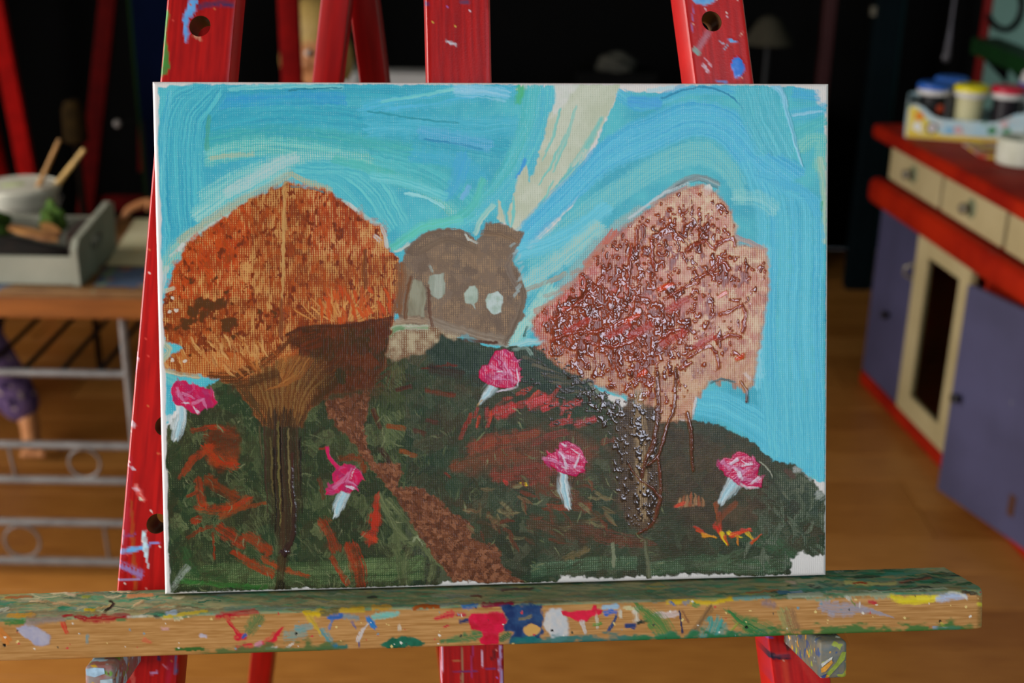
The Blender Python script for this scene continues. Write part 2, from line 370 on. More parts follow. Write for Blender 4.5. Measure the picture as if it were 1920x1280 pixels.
        if wv is not None: wv = np.clip(wv + (fbm(x / 11, y / 11, sd + 9, 3) - .5) * wj, 0, .9)
        s.lay(W, m.astype(np.float32), A + (B - A) * k, (h * (st_ - .5) * 2 + h * .4 * np.clip(1 - e * 6, 0, 1)).astype(np.float32), r, wv, und, .25)
    def blobs(s, dens, sx, sy, c1, c2, body, r, seed, edge=.05):
        """thick clotted paint: dens = share of the surface covered"""
        s.n += 1; ok = np.argwhere(dens > .02); (j0, i0), (j1, i1) = ok.min(0), ok.max(0) + 1; W = (slice(j0, j1), slice(i0, i1)); x = s.U[W]; y = s.V[W]
        n = fbm(x / sx, y / sy, seed, 3); thr = .70 - .30 * dens[W]; m = sm(thr, thr + edge, n) * (dens[W] > .02); k = np.clip((n - thr) * 5 + (fbm(x / 4, y / 4, seed + 2, 2) - .5), 0, 1)[..., None]
        a = lin(c1).astype(np.float32); b = lin(c2).astype(np.float32)
        hh = body * np.sqrt(np.clip((n - thr) * 4, 0, 1)) + body * .75 * (fbm(x / 3.2, y / 4, seed + 4, 2) - .5)
        s.lay(W, m.astype(np.float32), a + (b - a) * k, hh.astype(np.float32), r, 0., None, .2)
    def scatter(s, mask, n, ln, wd, ang, cols, jit=.4, **kw):
        ok = np.argwhere(mask > .5)
        if len(ok) == 0: return
        for i in s.rs.randint(0, len(ok), n):
            j, k = ok[i]; x, y = s.U[j, k], s.V[j, k]; a = (ang(x, y) if callable(ang) else ang) + s.rs.uniform(-jit, jit)
            l = s.rs.uniform(*ln) / 2; w_ = s.rs.uniform(*wd); ci = cols[s.rs.randint(len(cols))]; cj = cols[s.rs.randint(len(cols))]
            bend = s.rs.uniform(-.25, .25) * l; ca, sa = math.cos(a), math.sin(a)
            s.stroke([(x - l * ca, y - l * sa), (x - bend * sa, y + bend * ca), (x + l * ca, y + l * sa)], [w_ * .7, w_, w_ * .4], ci, cj, **kw)
    def speck(s, mask, n, rad, cols, h=.05, r=.3, body=.1, asp=1.):
        ok = np.argwhere(mask > .5)
        for i in s.rs.randint(0, len(ok), n):
            j, k = ok[i]; s.dot(s.U[j, k], s.V[j, k], s.rs.uniform(*rad), cols[s.rs.randint(len(cols))], body=body, r=r, asp=asp)
    def dot(s, x0, y0, rad, col, body=.15, r=.3, asp=1., op=1.):
        s.n += 1; W = s.win(x0 - rad * 2, x0 + rad * 2, y0 - rad * 2 * asp, y0 + rad * 2 * asp)
        if W is None: return
        x = s.U[W]; y = s.V[W]; d = np.hypot(x - x0, (y - y0) / asp) / rad + (fbm(x / (rad * .8 + .5), y / (rad * .8 + .5), s.n * 5, 2) - .5) * .9
        m = ((1 - sm(.75, 1.05, d)) * op).astype(np.float32)
        s.lay(W, m, lin(col).astype(np.float32), body * np.clip(1.2 - d * d, 0, 1), r, 0.)
    def fill(s, me):
        """store on a mesh whose first vertices are this grid"""
        n = s.U.size; N = len(me.vertices)
        A = np.zeros((N, 4), np.float32); B = np.zeros((N, 4), np.float32)
        A[:n, :3] = np.clip(s.c.reshape(-1, 3) / ILL, 0, .9); A[:n, 3] = s.w.ravel(); B[:n, :3] = np.clip(s.u.reshape(-1, 3) / ILL, 0, .9); B[:n, 3] = s.r.ravel()
        for nm, X in (('paint', A), ('under', B)):
            at = me.attributes.new(nm, 'FLOAT_COLOR', 'POINT'); at.data.foreach_set('color', X.ravel())
def mesh_np(name, co, quads):
    me = bpy.data.meshes.new(name); co = np.asarray(co, np.float32); q = np.asarray(quads, np.int32)
    me.vertices.add(len(co)); me.vertices.foreach_set('co', co.ravel())
    me.loops.add(q.size); me.loops.foreach_set('vertex_index', q.ravel()); me.polygons.add(len(q))
    me.polygons.foreach_set('loop_start', np.arange(len(q), dtype=np.int32) * 4)
    me.polygons.foreach_set('use_smooth', np.ones(len(q), bool)); me.update(calc_edges=True); return me
def grid_quads(ny, nx, off=0):
    a = np.arange(ny * nx).reshape(ny, nx) + off
    return np.stack([a[:-1, :-1], a[1:, :-1], a[1:, 1:], a[:-1, 1:]], -1).reshape(-1, 4)

# ------------------------------------------------------------------ the painting on the easel
NX, NY = 1100, 825
gx = np.linspace(-.2, .2, NX); gy = np.linspace(.15, -.15, NY)
GX, GY = np.meshgrid(gx, gy)
U, V = proj(EP(np.stack([GX, GY, 0 * GX], -1)))
P = Paint(U, V, (214, 208, 202), rough=.5, wv=0., under=(214, 208, 202), warp=.6)
st, po = P.stroke, P.poly
HILL = [(296, 835), (322, 790), (345, 762), (395, 716), (440, 705), (520, 660), (600, 630), (720, 618), (742, 652), (800, 648), (832, 622), (872, 640), (930, 650), (1012, 648), (1050, 672), (1090, 700), (1150, 755), (1240, 788), (1300, 788), (1360, 803), (1420, 833), (1448, 866), (1490, 872), (1512, 890), (1528, 908), (1552, 935), (1552, 1000), (1549, 1036), (1520, 1040), (1500, 1032), (1485, 1050), (1482, 1076), (1440, 1078), (1395, 1082), (1372, 1074), (1300, 1076), (1226, 1080), (1216, 1090), (1206, 1078), (1150, 1084), (1050, 1080), (1044, 1093), (975, 1096), (955, 1090), (830, 1088), (822, 1096), (760, 1104), (700, 1102), (640, 1106), (545, 1102), (536, 1112), (420, 1106), (380, 1112), (318, 1114), (312, 1090), (316, 1040), (310, 1000), (306, 960), (304, 900)]
# --- sky: ground coat, then brush strokes
po([(297, 163), (420, 158), (700, 157), (950, 157), (975, 170), (1040, 160), (1050, 175), (1040, 240), (1000, 330), (940, 420), (905, 450), (1010, 470), (1090, 360), (1130, 240), (1160, 172), (1250, 172), (1340, 160), (1470, 162), (1528, 166), (1532, 196), (1546, 200), (1546, 330), (1550, 460), (1552, 560), (1550, 640), (1551, 760), (1548, 905), (1520, 900), (1450, 870), (1300, 790), (900, 660), (700, 650), (400, 720), (330, 760), (310, 800), (300, 780), (302, 500), (294, 300)], (62, 165, 186), (84, 186, 196), rag=3, ns=60, h=.03, r=.36, wv=.17, und=(150, 205, 205))
T1, T2, T3, B1, B2, PL, GN = (46, 152, 178), (62, 172, 190), (88, 190, 194), (60, 160, 208), (84, 182, 214), (138, 206, 212), (74, 180, 158)
kw = dict(wv=.13, und=(146, 204, 206), r=.34)
st([(760, 178), (700, 172), (560, 176), (420, 186), (372, 205)], 44, T1, T2, h=.09, **kw)
st([(640, 185), (560, 184), (480, 186), (420, 192)], 34, (52, 150, 200), (60, 165, 196), dry=.25, **kw)
st([(395, 240), (480, 222), (580, 218), (700, 232), (800, 246), (930, 268)], 66, T1, T2, h=.10, **kw)
st([(395, 262), (500, 252), (620, 258), (740, 280), (850, 310)], 44, (54, 158, 170), (76, 180, 176), h=.10, **kw)
st([(392, 292), (480, 276), (580, 284), (690, 306), (800, 350), (860, 400)], 50, (70, 174, 172), (104, 196, 190), h=.08, wv=.36, und=(170, 205, 190), r=.36)
st([(720, 300), (790, 320), (850, 355), (880, 380)], 60, (64, 170, 182), T3, h=.08, **kw)
st([(395, 298), (430, 292), (475, 288)], 10, (150, 170, 140), (120, 180, 170), dry=.4, wv=.5, und=(180, 190, 160))
st([(640, 164), (560, 162), (480, 163), (430, 168)], 9, (140, 206, 204), (90, 185, 195), dry=.35, h=.12)
st([(640, 166), (600, 166), (540, 170)], 3, (40, 130, 150), h=.05)
# left vertical band, turning over at the top
for k, (dx, ww) in enumerate(((0, 30), (22, 28), (44, 30), (64, 26))):
    st([(372 + dx * .6, 166 + dx * .25), (332 + dx, 185 + dx * .3), (312 + dx, 230), (308 + dx, 300), (312 + dx * .95, 380), (322 + dx * .8, 440), (312 + dx * .5, 500)], ww + 8, (44, 150, 180), (86, 188, 198), h=.14, bpx=2.4, slen=160, **kw)
st([(318, 175), (308, 240), (304, 330), (308, 420), (306, 540), (304, 600)], 14, (56, 160, 190), (104, 196, 204), h=.10, **kw)
st([(392, 218), (388, 250), (389, 280)], 9, (70, 150, 120), (80, 165, 130), op=.7)
st([(345, 480), (325, 560), (312, 600)], 26, (80, 178, 186), (130, 190, 180), dry=.2, **kw)
# above the left tree
st([(376, 400), (440, 360), (500, 330), (556, 308)], 46, (86, 186, 190), (134, 202, 198), h=.10, wv=.4, und=(175, 205, 195))
st([(386, 365), (430, 340), (480, 318), (560, 300), (640, 300)], 40, (66, 172, 184), (112, 196, 194), h=.08, wv=.4, und=(170, 205, 195))
st([(430, 360), (480, 330), (520, 308), (550, 296)], 26, (188, 204, 200), (140, 198, 200), dry=.28, h=.08, wv=.4, und=(196, 204, 196))
st([(308, 500), (350, 450), (410, 415), (470, 380)], 36, (96, 186, 184), (138, 188, 176), dry=.15, h=.08, wv=.45, und=(170, 190, 165))
st([(340, 448), (400, 405), (460, 372), (520, 340), (552, 318)], 20, (140, 128, 92), (170, 146, 100), op=.6, dry=.3, wv=.6, und=(190, 185, 150))
st([(320, 480), (365, 440), (430, 402), (480, 372)], 7, (205, 205, 195), (180, 190, 180), dry=.35)
for k in range(4):
    st([(552 + 12 * k, 322 - 4 * k), (620 + 16 * k, 332 - 6 * k), (670 + 16 * k, 372 - 8 * k), (712 + 14 * k, 430 - 6 * k)], 30, (60, 168, 188), (104, 198, 200), h=.13, bpx=2.4, slen=150, **kw)
st([(545, 325), (575, 340), (620, 358)], 14, (150, 160, 130), (110, 180, 180), dry=.3, wv=.5, und=(190, 180, 140))
st([(645, 378), (680, 402), (712, 424)], 12, (200, 205, 195), (150, 200, 195), dry=.4)
st([(630, 300), (700, 318), (770, 345)], 24, GN, (90, 190, 176), op=.6, h=.05)
# middle of the sky
st([(690, 205), (780, 190), (860, 175), (955, 165)], 48, T2, B2, h=.09, **kw)
st([(700, 240), (800, 236), (900, 240), (960, 236)], 52, (64, 172, 194), (86, 184, 206), h=.08, **kw)
st([(860, 168), (905, 172), (945, 178)], 30, (160, 208, 226), (110, 190, 216), dry=.3, h=.06)
st([(715, 192), (780, 180), (850, 166)], 7, (140, 210, 208), (100, 195, 200), dry=.25)
st([(690, 208), (760, 220), (860, 230)], 4, (44, 146, 162), (50, 150, 165), dry=.2)
st([(795, 248), (850, 258), (912, 270)], 34, (74, 166, 204), (96, 176, 210), op=.8, dry=.25, wv=.22, und=(160, 195, 220))
st([(796, 261), (850, 268), (905, 279)], 4, (48, 140, 178)); st([(800, 292), (845, 300)], 5, (60, 150, 150), dry=.2)
st([(780, 290), (850, 300), (900, 330)], 40, (60, 168, 196), (74, 176, 200), h=.07, **kw)
st([(868, 302), (858, 340), (842, 362)], [44, 36, 26], (64, 160, 208), (78, 172, 206), op=.8, h=.06, r=.36, wv=.08)
st([(700, 330), (770, 345), (832, 368)], 26, (84, 188, 196), (118, 204, 208), h=.08, **kw)
st([(760, 362), (800, 372), (832, 388)], 6, (150, 212, 214), dry=.35)
for k in range(3):
    st([(1000 + 14 * k, 172), (992 + 14 * k, 230), (962 + 16 * k, 300), (930 + 12 * k, 356), (892 + 10 * k, 392), (838 + 8 * k, 424)], 40, (70, 178, 178) if k < 2 else (74, 176, 200), (92, 192, 200), h=.10, wv=.17, und=(170, 214, 210), r=.34)
st([(978, 166), (974, 190)], [22, 16], (70, 176, 116), (80, 182, 140), dry=.2)
st([(985, 300), (978, 320), (970, 334)], 8, (60, 150, 210)); st([(880, 350), (868, 372)], 12, (110, 176, 214), dry=.2)
st([(905, 340), (890, 380), (862, 408), (800, 424)], 20, (74, 182, 162), (90, 192, 186), h=.07, **kw)
st([(860, 412), (800, 424), (760, 448), (738, 462)], 24, (92, 194, 158), (100, 200, 200), h=.08, **kw)
st([(925, 385), (902, 410), (892, 436)], 12, (150, 204, 186), (190, 205, 195), dry=.25)
# unpainted pale wedge
po([(1044, 154), (1164, 156), (1150, 196), (1128, 240), (1096, 300), (1052, 360), (1010, 412), (985, 438), (950, 420), (932, 410), (936, 372), (946, 392), (950, 400), (962, 370), (972, 330), (988, 308), (992, 342), (1004, 316), (1016, 270), (1028, 220), (1046, 186)], (186, 192, 168), (198, 202, 182), rag=3, ns=30, wv=.2, und=(168, 176, 150), h=.02, r=.5)
po([(1038, 152), (1090, 154), (1072, 176), (1048, 212), (1032, 222), (1042, 186)], (208, 208, 200), (200, 204, 192), rag=3, soft=4)
st([(940, 368), (948, 398), (954, 430)], [3, 9, 6], (80, 182, 200), T3, h=.04); st([(964, 370), (962, 410), (958, 424)], [3, 8, 5], (120, 196, 190), dry=.2)
for a_, b_, ww in (((1050, 205), (1018, 300), 7), ((1080, 200), (1036, 320), 9), ((1128, 226), (1060, 330), 18), ((1092, 300), (1004, 420), 14), ((1110, 262), (1040, 352), 12), ((1060, 250), (1010, 345), 6), ((1036, 340), (985, 425), 8)):
    st([a_, ((a_[0] + b_[0]) / 2 + 4, (a_[1] + b_[1]) / 2), b_], [ww * .6, ww, ww * .4], (110, 190, 184), (140, 200, 186), dry=.34, h=.04, slen=120)
st([(1098, 284), (1078, 312)], 14, (204, 206, 190), (190, 200, 180), dry=.15); st([(1054, 346), (1044, 362)], 11, (202, 206, 190), dry=.2)
# right sky: long arcs over the right tree
for k in range(6):
    o_ = k * 17; st([(965 + o_ * .3, 470 - o_ * .55), (1040 + o_ * .25, 400 - o_ * .6), (1130 + o_ * .2, 318 - o_ * .62), (1220, 258 - o_ * .6 + 20), (1300, 235 - o_ * .55 + 10), (1356 + o_ * .2, 262 - o_ * .5), (1396 + o_ * .4, 310 - o_ * .42), (1450 + o_ * .55, 352 - o_ * .35)], 32, (58, 164, 206) if k % 2 else (78, 182, 206), (92, 190, 216), h=.10, bpx=2.8, slen=170, wv=.17, und=(164, 212, 224), r=.33)
for k in range(3):
    o_ = k * 15; st([(1000, 500 - o_), (1080, 430 - o_), (1160, 372 - o_), (1240, 322 - o_), (1310, 300 - o_), (1360, 326 - o_), (1392, 372 - o_)], 26, (78, 178, 194), (98, 192, 200), h=.12, bpx=2.4, slen=150, wv=.36, und=(150, 200, 190), r=.36)
st([(1165, 180), (1200, 200), (1245, 186), (1300, 166), (1372, 170)], 30, (66, 168, 208), (96, 190, 208), h=.10, **kw)
st([(1185, 190), (1230, 194)], 26, (60, 150, 210), (80, 170, 214), dry=.2); st([(1215, 170), (1262, 164)], 10, (180, 208, 214), dry=.3)
st([(1240, 184), (1290, 166), (1340, 166), (1386, 196), (1420, 250), (1450, 290)], 4, (44, 136, 170), h=.1)
for k in range(3): st([(1390 + 24 * k, 172), (1402 + 24 * k, 220), (1432 + 24 * k, 280)], 34, (70, 172, 190), (96, 192, 206), h=.12, bpx=2.6, slen=140, wv=.17, und=(160, 210, 212), r=.32)
st([(1492, 176), (1530, 178)], 28, (62, 164, 208), (82, 178, 206), h=.08, **kw); st([(1490, 214), (1520, 208), (1544, 200)], 30, (70, 172, 206), (90, 186, 200), h=.10, **kw)
st([(1492, 250), (1520, 236), (1545, 226)], 30, (72, 176, 184), (92, 190, 190), h=.09, **kw); st([(1505, 272), (1520, 262), (1542, 262), (1538, 310)], 34, (80, 182, 178), (108, 196, 190), dry=.1, wv=.45, und=(150, 205, 190))
st([(1486, 216), (1542, 206)], 5, (150, 200, 220), dry=.2)
st([(1538, 300), (1546, 360), (1547, 450)], 18, (140, 190, 160), (180, 200, 180), dry=.1); st([(1540, 380), (1538, 416)], [8, 5], (70, 160, 110), dry=.2)
for k in range(6):
    x_ = 1428 + 21 * k; st([(x_ - 28, 312 + 12 * k), (x_ - 4, 380), (x_ + 2, 480), (x_ - 2, 600), (x_ + 3, 740), (x_ + 4, 862 + 6 * k)], 27, (66, 170, 204) if k % 2 else (84, 184, 206), (96, 194, 214), h=.07, bpx=2.8, slen=200, wv=.17, und=(150, 208, 216), r=.36)
st([(1420, 330), (1470, 346), (1510, 360), (1532, 400)], 22, (70, 172, 206), (90, 188, 212), h=.10, **kw)
st([(1385, 368), (1420, 372), (1448, 390)], 40, (104, 192, 192), (140, 206, 204), op=.6, dry=.4, wv=.5, und=(170, 215, 210))
st([(1440, 470), (1432, 560), (1424, 640), (1420, 720)], 26, (120, 200, 214), (90, 190, 212), dry=.15, wv=.17, und=(180, 216, 220))
st([(1425, 700), (1420, 660)], 22, (150, 208, 220), (120, 200, 216), dry=.25)
for k in range(4): st([(1308, 734 + 12 * k), (1360, 742 + 14 * k), (1420, 772 + 16 * k), (1480, 830 + 14 * k), (1530, 880)], 22, (72, 176, 204), (98, 196, 214), h=.09, bpx=2.2, slen=160, **kw)
for k in range(4): st([(1440 + 26 * k, 720), (1446 + 26 * k, 800), (1452 + 25 * k, 852 + 10 * k)], 28, (76, 178, 202), (100, 196, 210), h=.07, slen=160, **kw)
# ridge of thick paint at the top right
st([(1432, 156), (1452, 160), (1468, 178), (1476, 215), (1490, 262), (1503, 306)], [12, 18, 13, 12, 9, 5], (120, 188, 214), (150, 204, 222), h=.18, body=.55, ridge=.35, r=.25, wv=.0)
st([(1536, 166), (1544, 178)], 30, (212, 208, 204), (206, 206, 204), dry=.05, h=.02)
# between house and right tree
st([(985, 470), (1040, 452), (1090, 425), (1130, 392)], 44, (88, 188, 212), (112, 200, 216), h=.07, **kw)
st([(978, 540), (1020, 510), (1070, 470), (1120, 430)], 40, (110, 198, 208), (150, 206, 204), h=.07, wv=.5, und=(170, 195, 180))
st([(985, 545), (1030, 528), (1060, 512)], 12, (170, 130, 96), (150, 170, 160), dry=.4); st([(1050, 545), (1100, 480), (1150, 430), (1200, 395)], 26, (130, 160, 150), (150, 150, 136), op=.7, dry=.35, wv=.6, und=(150, 190, 190))
st([(1030, 545), (1000, 590), (970, 625), (955, 645)], 40, (128, 200, 196), (150, 206, 196), h=.05, wv=.4, und=(190, 206, 190))
st([(1020, 640), (990, 640), (960, 650)], 14, (120, 196, 206), (170, 206, 204), dry=.15)
st([(988, 612), (983, 630)], 5, (30, 60, 40), h=.2, body=.15)
st([(345, 730), (330, 716), (310, 706)], 26, (84, 176, 184), (110, 186, 184)); st([(306, 720), (310, 760), (304, 800)], 20, (80, 176, 196), (100, 190, 200))

# --- hill
G1, G2, G3, G4 = (27, 44, 27), (43, 60, 36), (66, 80, 48), (104, 112, 76)
hill = po(HILL, (34, 50, 30), (56, 70, 42), rag=5, soft=3, ns=26, h=.08, body=.05, r=.34, wv=.34, und=(104, 110, 74))
hill_l = hill * (P.U < 800); hill_r = hill * (P.U > 1100); hill_m = hill * (P.U > 700)
P.clip = np.maximum(hill, 0)
flow = lambda x, y: 1.2 + np.sin(x * .011 + y * .017) * 1.3
P.dabs(hill, 46, [G1, G2, G3, (34, 58, 36), (24, 40, 26), (50, 58, 34)], ang=flow, jit=.8, ln=22, wd=1.7, h=.14, con=1.6, wv=.12, wj=.6, und=(96, 104, 68))
P.dabs(hill * (P.U < 900), 26, [(36, 52, 28), (62, 76, 42), (92, 102, 64), (30, 46, 26), (44, 60, 34)], ang=1.35, jit=.7, ln=15, wd=1.5, h=.12, con=1.7, dry=.40, wv=.12, wj=.6, und=(112, 118, 78))
P.dabs(hill * (P.U > 760), 28, [(30, 46, 32), (54, 66, 46), (36, 58, 40), (78, 84, 62), (60, 50, 32)], ang=flow, jit=1.2, ln=14, wd=1.5, h=.12, con=1.7, dry=.38, wv=.14, wj=.7, und=(106, 110, 90))
P.scatter(hill * (P.U < 860) * (P.V > 740), 300, (9, 24), (2.5, 5), lambda x, y: 1.35, [(116, 122, 84), (96, 106, 68), (82, 94, 56)], jit=.5, dry=.55, h=.08, slen=30, bpx=1.3, op=.8)
# bottom edge bands
for k in range(5): st([(345, 1070 + 7 * k), (420, 1062 + 8 * k), (520, 1060 + 8 * k), (640, 1056 + 8 * k), (790, 1044 + 9 * k)], 13, (40, 74, 34), (96, 116, 70), h=.10, slen=150, bpx=1.8, dry=.2, wv=.35, und=(120, 134, 90))
st([(330, 1090), (420, 1096), (500, 1100)], 12, (30, 96, 34), (60, 120, 50), dry=.2); st([(345, 1030), (365, 1070), (420, 1084)], 26, (26, 60, 28), (50, 84, 44), h=.1)
st([(318, 1108), (330, 1092), (352, 1064)], 16, (196, 200, 194), (90, 110, 70), dry=.45)
st([(316, 1100), (318, 1040), (312, 960), (312, 900)], 14, (24, 44, 30), (44, 66, 40), h=.08)
for k in range(3): st([(1000, 1062 + 8 * k), (1100, 1050 + 8 * k), (1190, 1046 + 8 * k)], 14, (30, 74, 46), (80, 104, 76), dry=.2, wv=.4, und=(120, 140, 110))
for k in range(3): st([(1220, 1058 + 8 * k), (1320, 1046 + 9 * k), (1390, 1052 + 8 * k), (1470, 1052 + 7 * k)], 16, (34, 76, 44), (86, 108, 78), dry=.2, wv=.3, und=(130, 146, 120))
st([(1300, 1060), (1335, 1058), (1370, 1046), (1392, 1036)], 18, (104, 118, 90), (60, 84, 54), h=.08, dry=.1)
st([(1390, 1000), (1450, 1020), (1482, 1044)], 40, (44, 84, 52), (70, 96, 66), dry=.15, h=.09)
P.dabs(hill, 70, [(60, 50, 28), (48, 58, 32), (72, 66, 38), (36, 54, 34), (54, 44, 26), (44, 62, 34)], ang=flow, jit=1., ln=30, wd=2., h=.06, dry=.5, op=.4)
# small valleys / swirl left of the path
for pts in ([(752, 960), (742, 1010), (748, 1060), (752, 1090)], [(778, 1010), (800, 1030), (812, 1056), (806, 1084)], [(776, 1012), (760, 1050), (764, 1090)], [(712, 930), (740, 990), (770, 1020)], [(730, 940), (790, 1010), (830, 1060)]):
    st(pts, 16, (74, 84, 48), (110, 116, 76), dry=.3, h=.12, bpx=1.6, slen=70)
st([(775, 1014), (782, 1006), (792, 1020)], 5, (140, 146, 110), dry=.1)
# grey sheen painted onto the upper right slope and the brown bank
po([(1160, 770), (1240, 790), (1330, 800), (1420, 840), (1450, 880), (1440, 960), (1380, 1000), (1300, 990), (1240, 930), (1150, 960), (1140, 840)], (58, 46, 32), (86, 68, 46), rag=14, soft=14, ns=30, wv=.22, und=(104, 88, 66), h=.04, r=.34)
po([(1250, 785), (1330, 796), (1420, 836), (1450, 875), (1500, 885), (1544, 930), (1540, 970), (1480, 960), (1440, 900), (1380, 850), (1290, 812)], (34, 54, 40), (52, 66, 48), rag=10, soft=10, ns=22, wv=.32, und=(96, 106, 92), h=.06)
P.scatter(hill * (P.U > 1400) * (P.V > 880), 90, (14, 40), (6, 13), 1.0, [(58, 74, 52), (84, 92, 70), (40, 60, 42)], jit=1.2, dry=.3, h=.09, wv=.4, und=(120, 128, 108))
st([(1475, 885), (1486, 892)], 16, (110, 60, 52), (90, 66, 56), dry=.1)
st([(1490, 880), (1505, 880), (1520, 896)], 14, (200, 204, 200), dry=.35); st([(1535, 930), (1545, 925)], 20, (205, 206, 206), (150, 160, 140), dry=.3)
P.dabs(hill * np.clip(np.exp(-(((P.U - 1320) / 130) ** 2 + ((P.V - 890) / 90) ** 2)) * 1.4, 0, 1), 26, [(62, 50, 34), (80, 64, 44), (52, 46, 32), (70, 58, 36), (48, 56, 38)], ang=flow, jit=1.2, ln=13, wd=1.6, h=.1, con=1.5, op=.8, wv=.16, wj=.6, und=(110, 96, 76))
# dark top of the hill under the house
po([(800, 660), (835, 624), (872, 642), (940, 654), (1012, 652), (1060, 690), (1110, 720), (1150, 770), (1080, 760), (1000, 720), (900, 720), (820, 700)], (24, 42, 34), (40, 56, 42), rag=6, soft=8, ns=18, wv=.3, und=(86, 100, 84), h=.1)
for k in range(9): st([(980 + 9 * k, 668 + 8 * k), (1030 + 10 * k, 690 + 6 * k), (1090 + 8 * k, 730 + 6 * k)], 8, (46, 56, 44) if k % 2 else (120, 108, 80), (26, 40, 32), dry=.35, h=.10, r=.3, bpx=1.8)
st([(1090, 705), (1110, 716), (1124, 734)], 12, (150, 160, 140), (90, 116, 90), dry=.3, h=.15)
st([(965, 655), (985, 650), (996, 662)], 9, (150, 170, 160), (40, 80, 60), dry=.35)
# reddish dabs on the dark slope
for a_, b_, ww, c_ in (((838, 680), (855, 684), 5, (120, 40, 20)), ((790, 690), (842, 682), 5, (110, 40, 18)), ((800, 730), (850, 740), 12, (110, 46, 20)), ((770, 725), (745, 730), 10, (84, 40, 24)), ((810, 690), (860, 700), 26, (58, 44, 28)), ((728, 798), (758, 803), 10, (140, 66, 18)), ((752, 845), (778, 855), 10, (144, 70, 22)), ((800, 788), (820, 792), 8, (96, 40, 26)), ((778, 806), (796, 812), 12, (80, 40, 26)), ((700, 770), (712, 800), 10, (96, 50, 26)), ((715, 842), (728, 866), 16, (66, 42, 26)), ((834, 886), (842, 894), 6, (120, 50, 30))):
    st([a_, b_], ww, c_, tuple(int(v * .7) for v in c_), dry=.2, h=.12)
# path of mottled brown
path = po([(608, 752), (660, 742), (692, 728), (690, 770), (682, 800), (694, 850), (706, 868), (752, 868), (752, 892), (748, 912), (790, 916), (826, 940), (850, 962), (884, 984), (884, 1008), (926, 1020), (936, 1036), (944, 1060), (960, 1078), (984, 1094), (900, 1092), (852, 1094), (838, 1074), (812, 1040), (790, 1010), (764, 966), (735, 925), (705, 890), (672, 846), (640, 806), (618, 784)], (86, 48, 28), (132, 82, 54), rag=6, soft=2.5, ns=7, con=1.5, h=.16, body=.05, r=.3, wv=.12, und=(170, 130, 100))
P.dabs(path, 8, [(136, 86, 58), (82, 46, 27), (108, 63, 39), (98, 56, 35)], ang=.9, jit=1.2, ln=5, wd=1.5, h=.14, r=.28, con=1.5)
po([(722, 664), (760, 640), (812, 622), (834, 626), (822, 650), (790, 664), (740, 672)], (112, 70, 44), (160, 124, 92), rag=5, soft=4, ns=9, h=.08, wv=.3, und=(186, 170, 140))
st([(735, 618), (760, 608), (800, 612)], 12, (196, 196, 180), (150, 170, 130), dry=.25); st([(728, 620), (742, 614)], 12, (90, 130, 84), (130, 160, 120), dry=.2)
# red autumn smears, left foot of the big tree
R1, R2, R3 = (168, 46, 14), (134, 52, 16), (104, 42, 16)
po([(384, 812), (400, 800), (440, 800), (448, 830), (440, 870), (410, 884), (385, 860)], R2, (84, 36, 14), rag=6, soft=8, ns=20, nst=(.5, 2), h=.08, r=.32)
for pts, ww, c_, c2_ in (([(340, 890), (362, 862), (392, 838)], [10, 18, 22], R1, R2), ([(360, 806), (400, 800), (425, 808)], 10, R3, R1), ([(385, 840), (410, 862), (440, 872)], 26, (152, 60, 20), R1), ([(372, 900), (376, 930), (384, 950)], 18, R1, R3), ([(352, 932), (370, 922)], 7, R1, R3), ([(378, 952), (425, 956), (462, 938)], [20, 30, 20], (146, 66, 20), R1), ([(440, 954), (470, 948), (494, 944)], [16, 10, 6], (150, 64, 20), R2), ([(352, 1008), (375, 994), (398, 986)], 9, R1, R3), ([(364, 978), (374, 972)], 14, R1, R3), ([(414, 992), (435, 1006), (452, 1018)], 30, R1, R3), ([(465, 1006), (485, 1018), (502, 1030)], 26, R1, R2), ([(438, 1036), (470, 1056), (508, 1076)], [14, 22, 18], R1, R2), ([(494, 1046), (524, 1064), (574, 1079)], [14, 13, 12], (176, 66, 24), R2), ([(400, 1000), (401, 1048)], 5, R1, R3), ([(390, 900), (420, 920), (440, 930)], 26, R3, R2), ([(608, 980), (620, 1000), (628, 1026)], 28, R1, R3), ([(708, 934), (704, 970), (694, 1014)], [12, 28, 22], (184, 40, 26), R1), ([(680, 1000), (706, 1012)], 12, R1, (190, 60, 30)), ([(660, 1026), (672, 1060), (676, 1094)], [30, 32, 26], R1, R3), ([(624, 1046), (634, 1066), (650, 1094)], [12, 12, 14], R1, R3), ([(612, 840), (600, 842)], 6, R1, R3), ([(600, 900), (606, 930)], 12, (86, 44, 24), R3), ([(640, 860), (672, 858), (682, 880)], 16, R2, R3)):
    st(pts, ww, c_, c2_, dry=.18, op=.9, h=.12, r=.3, bpx=2.0, rag=.6)
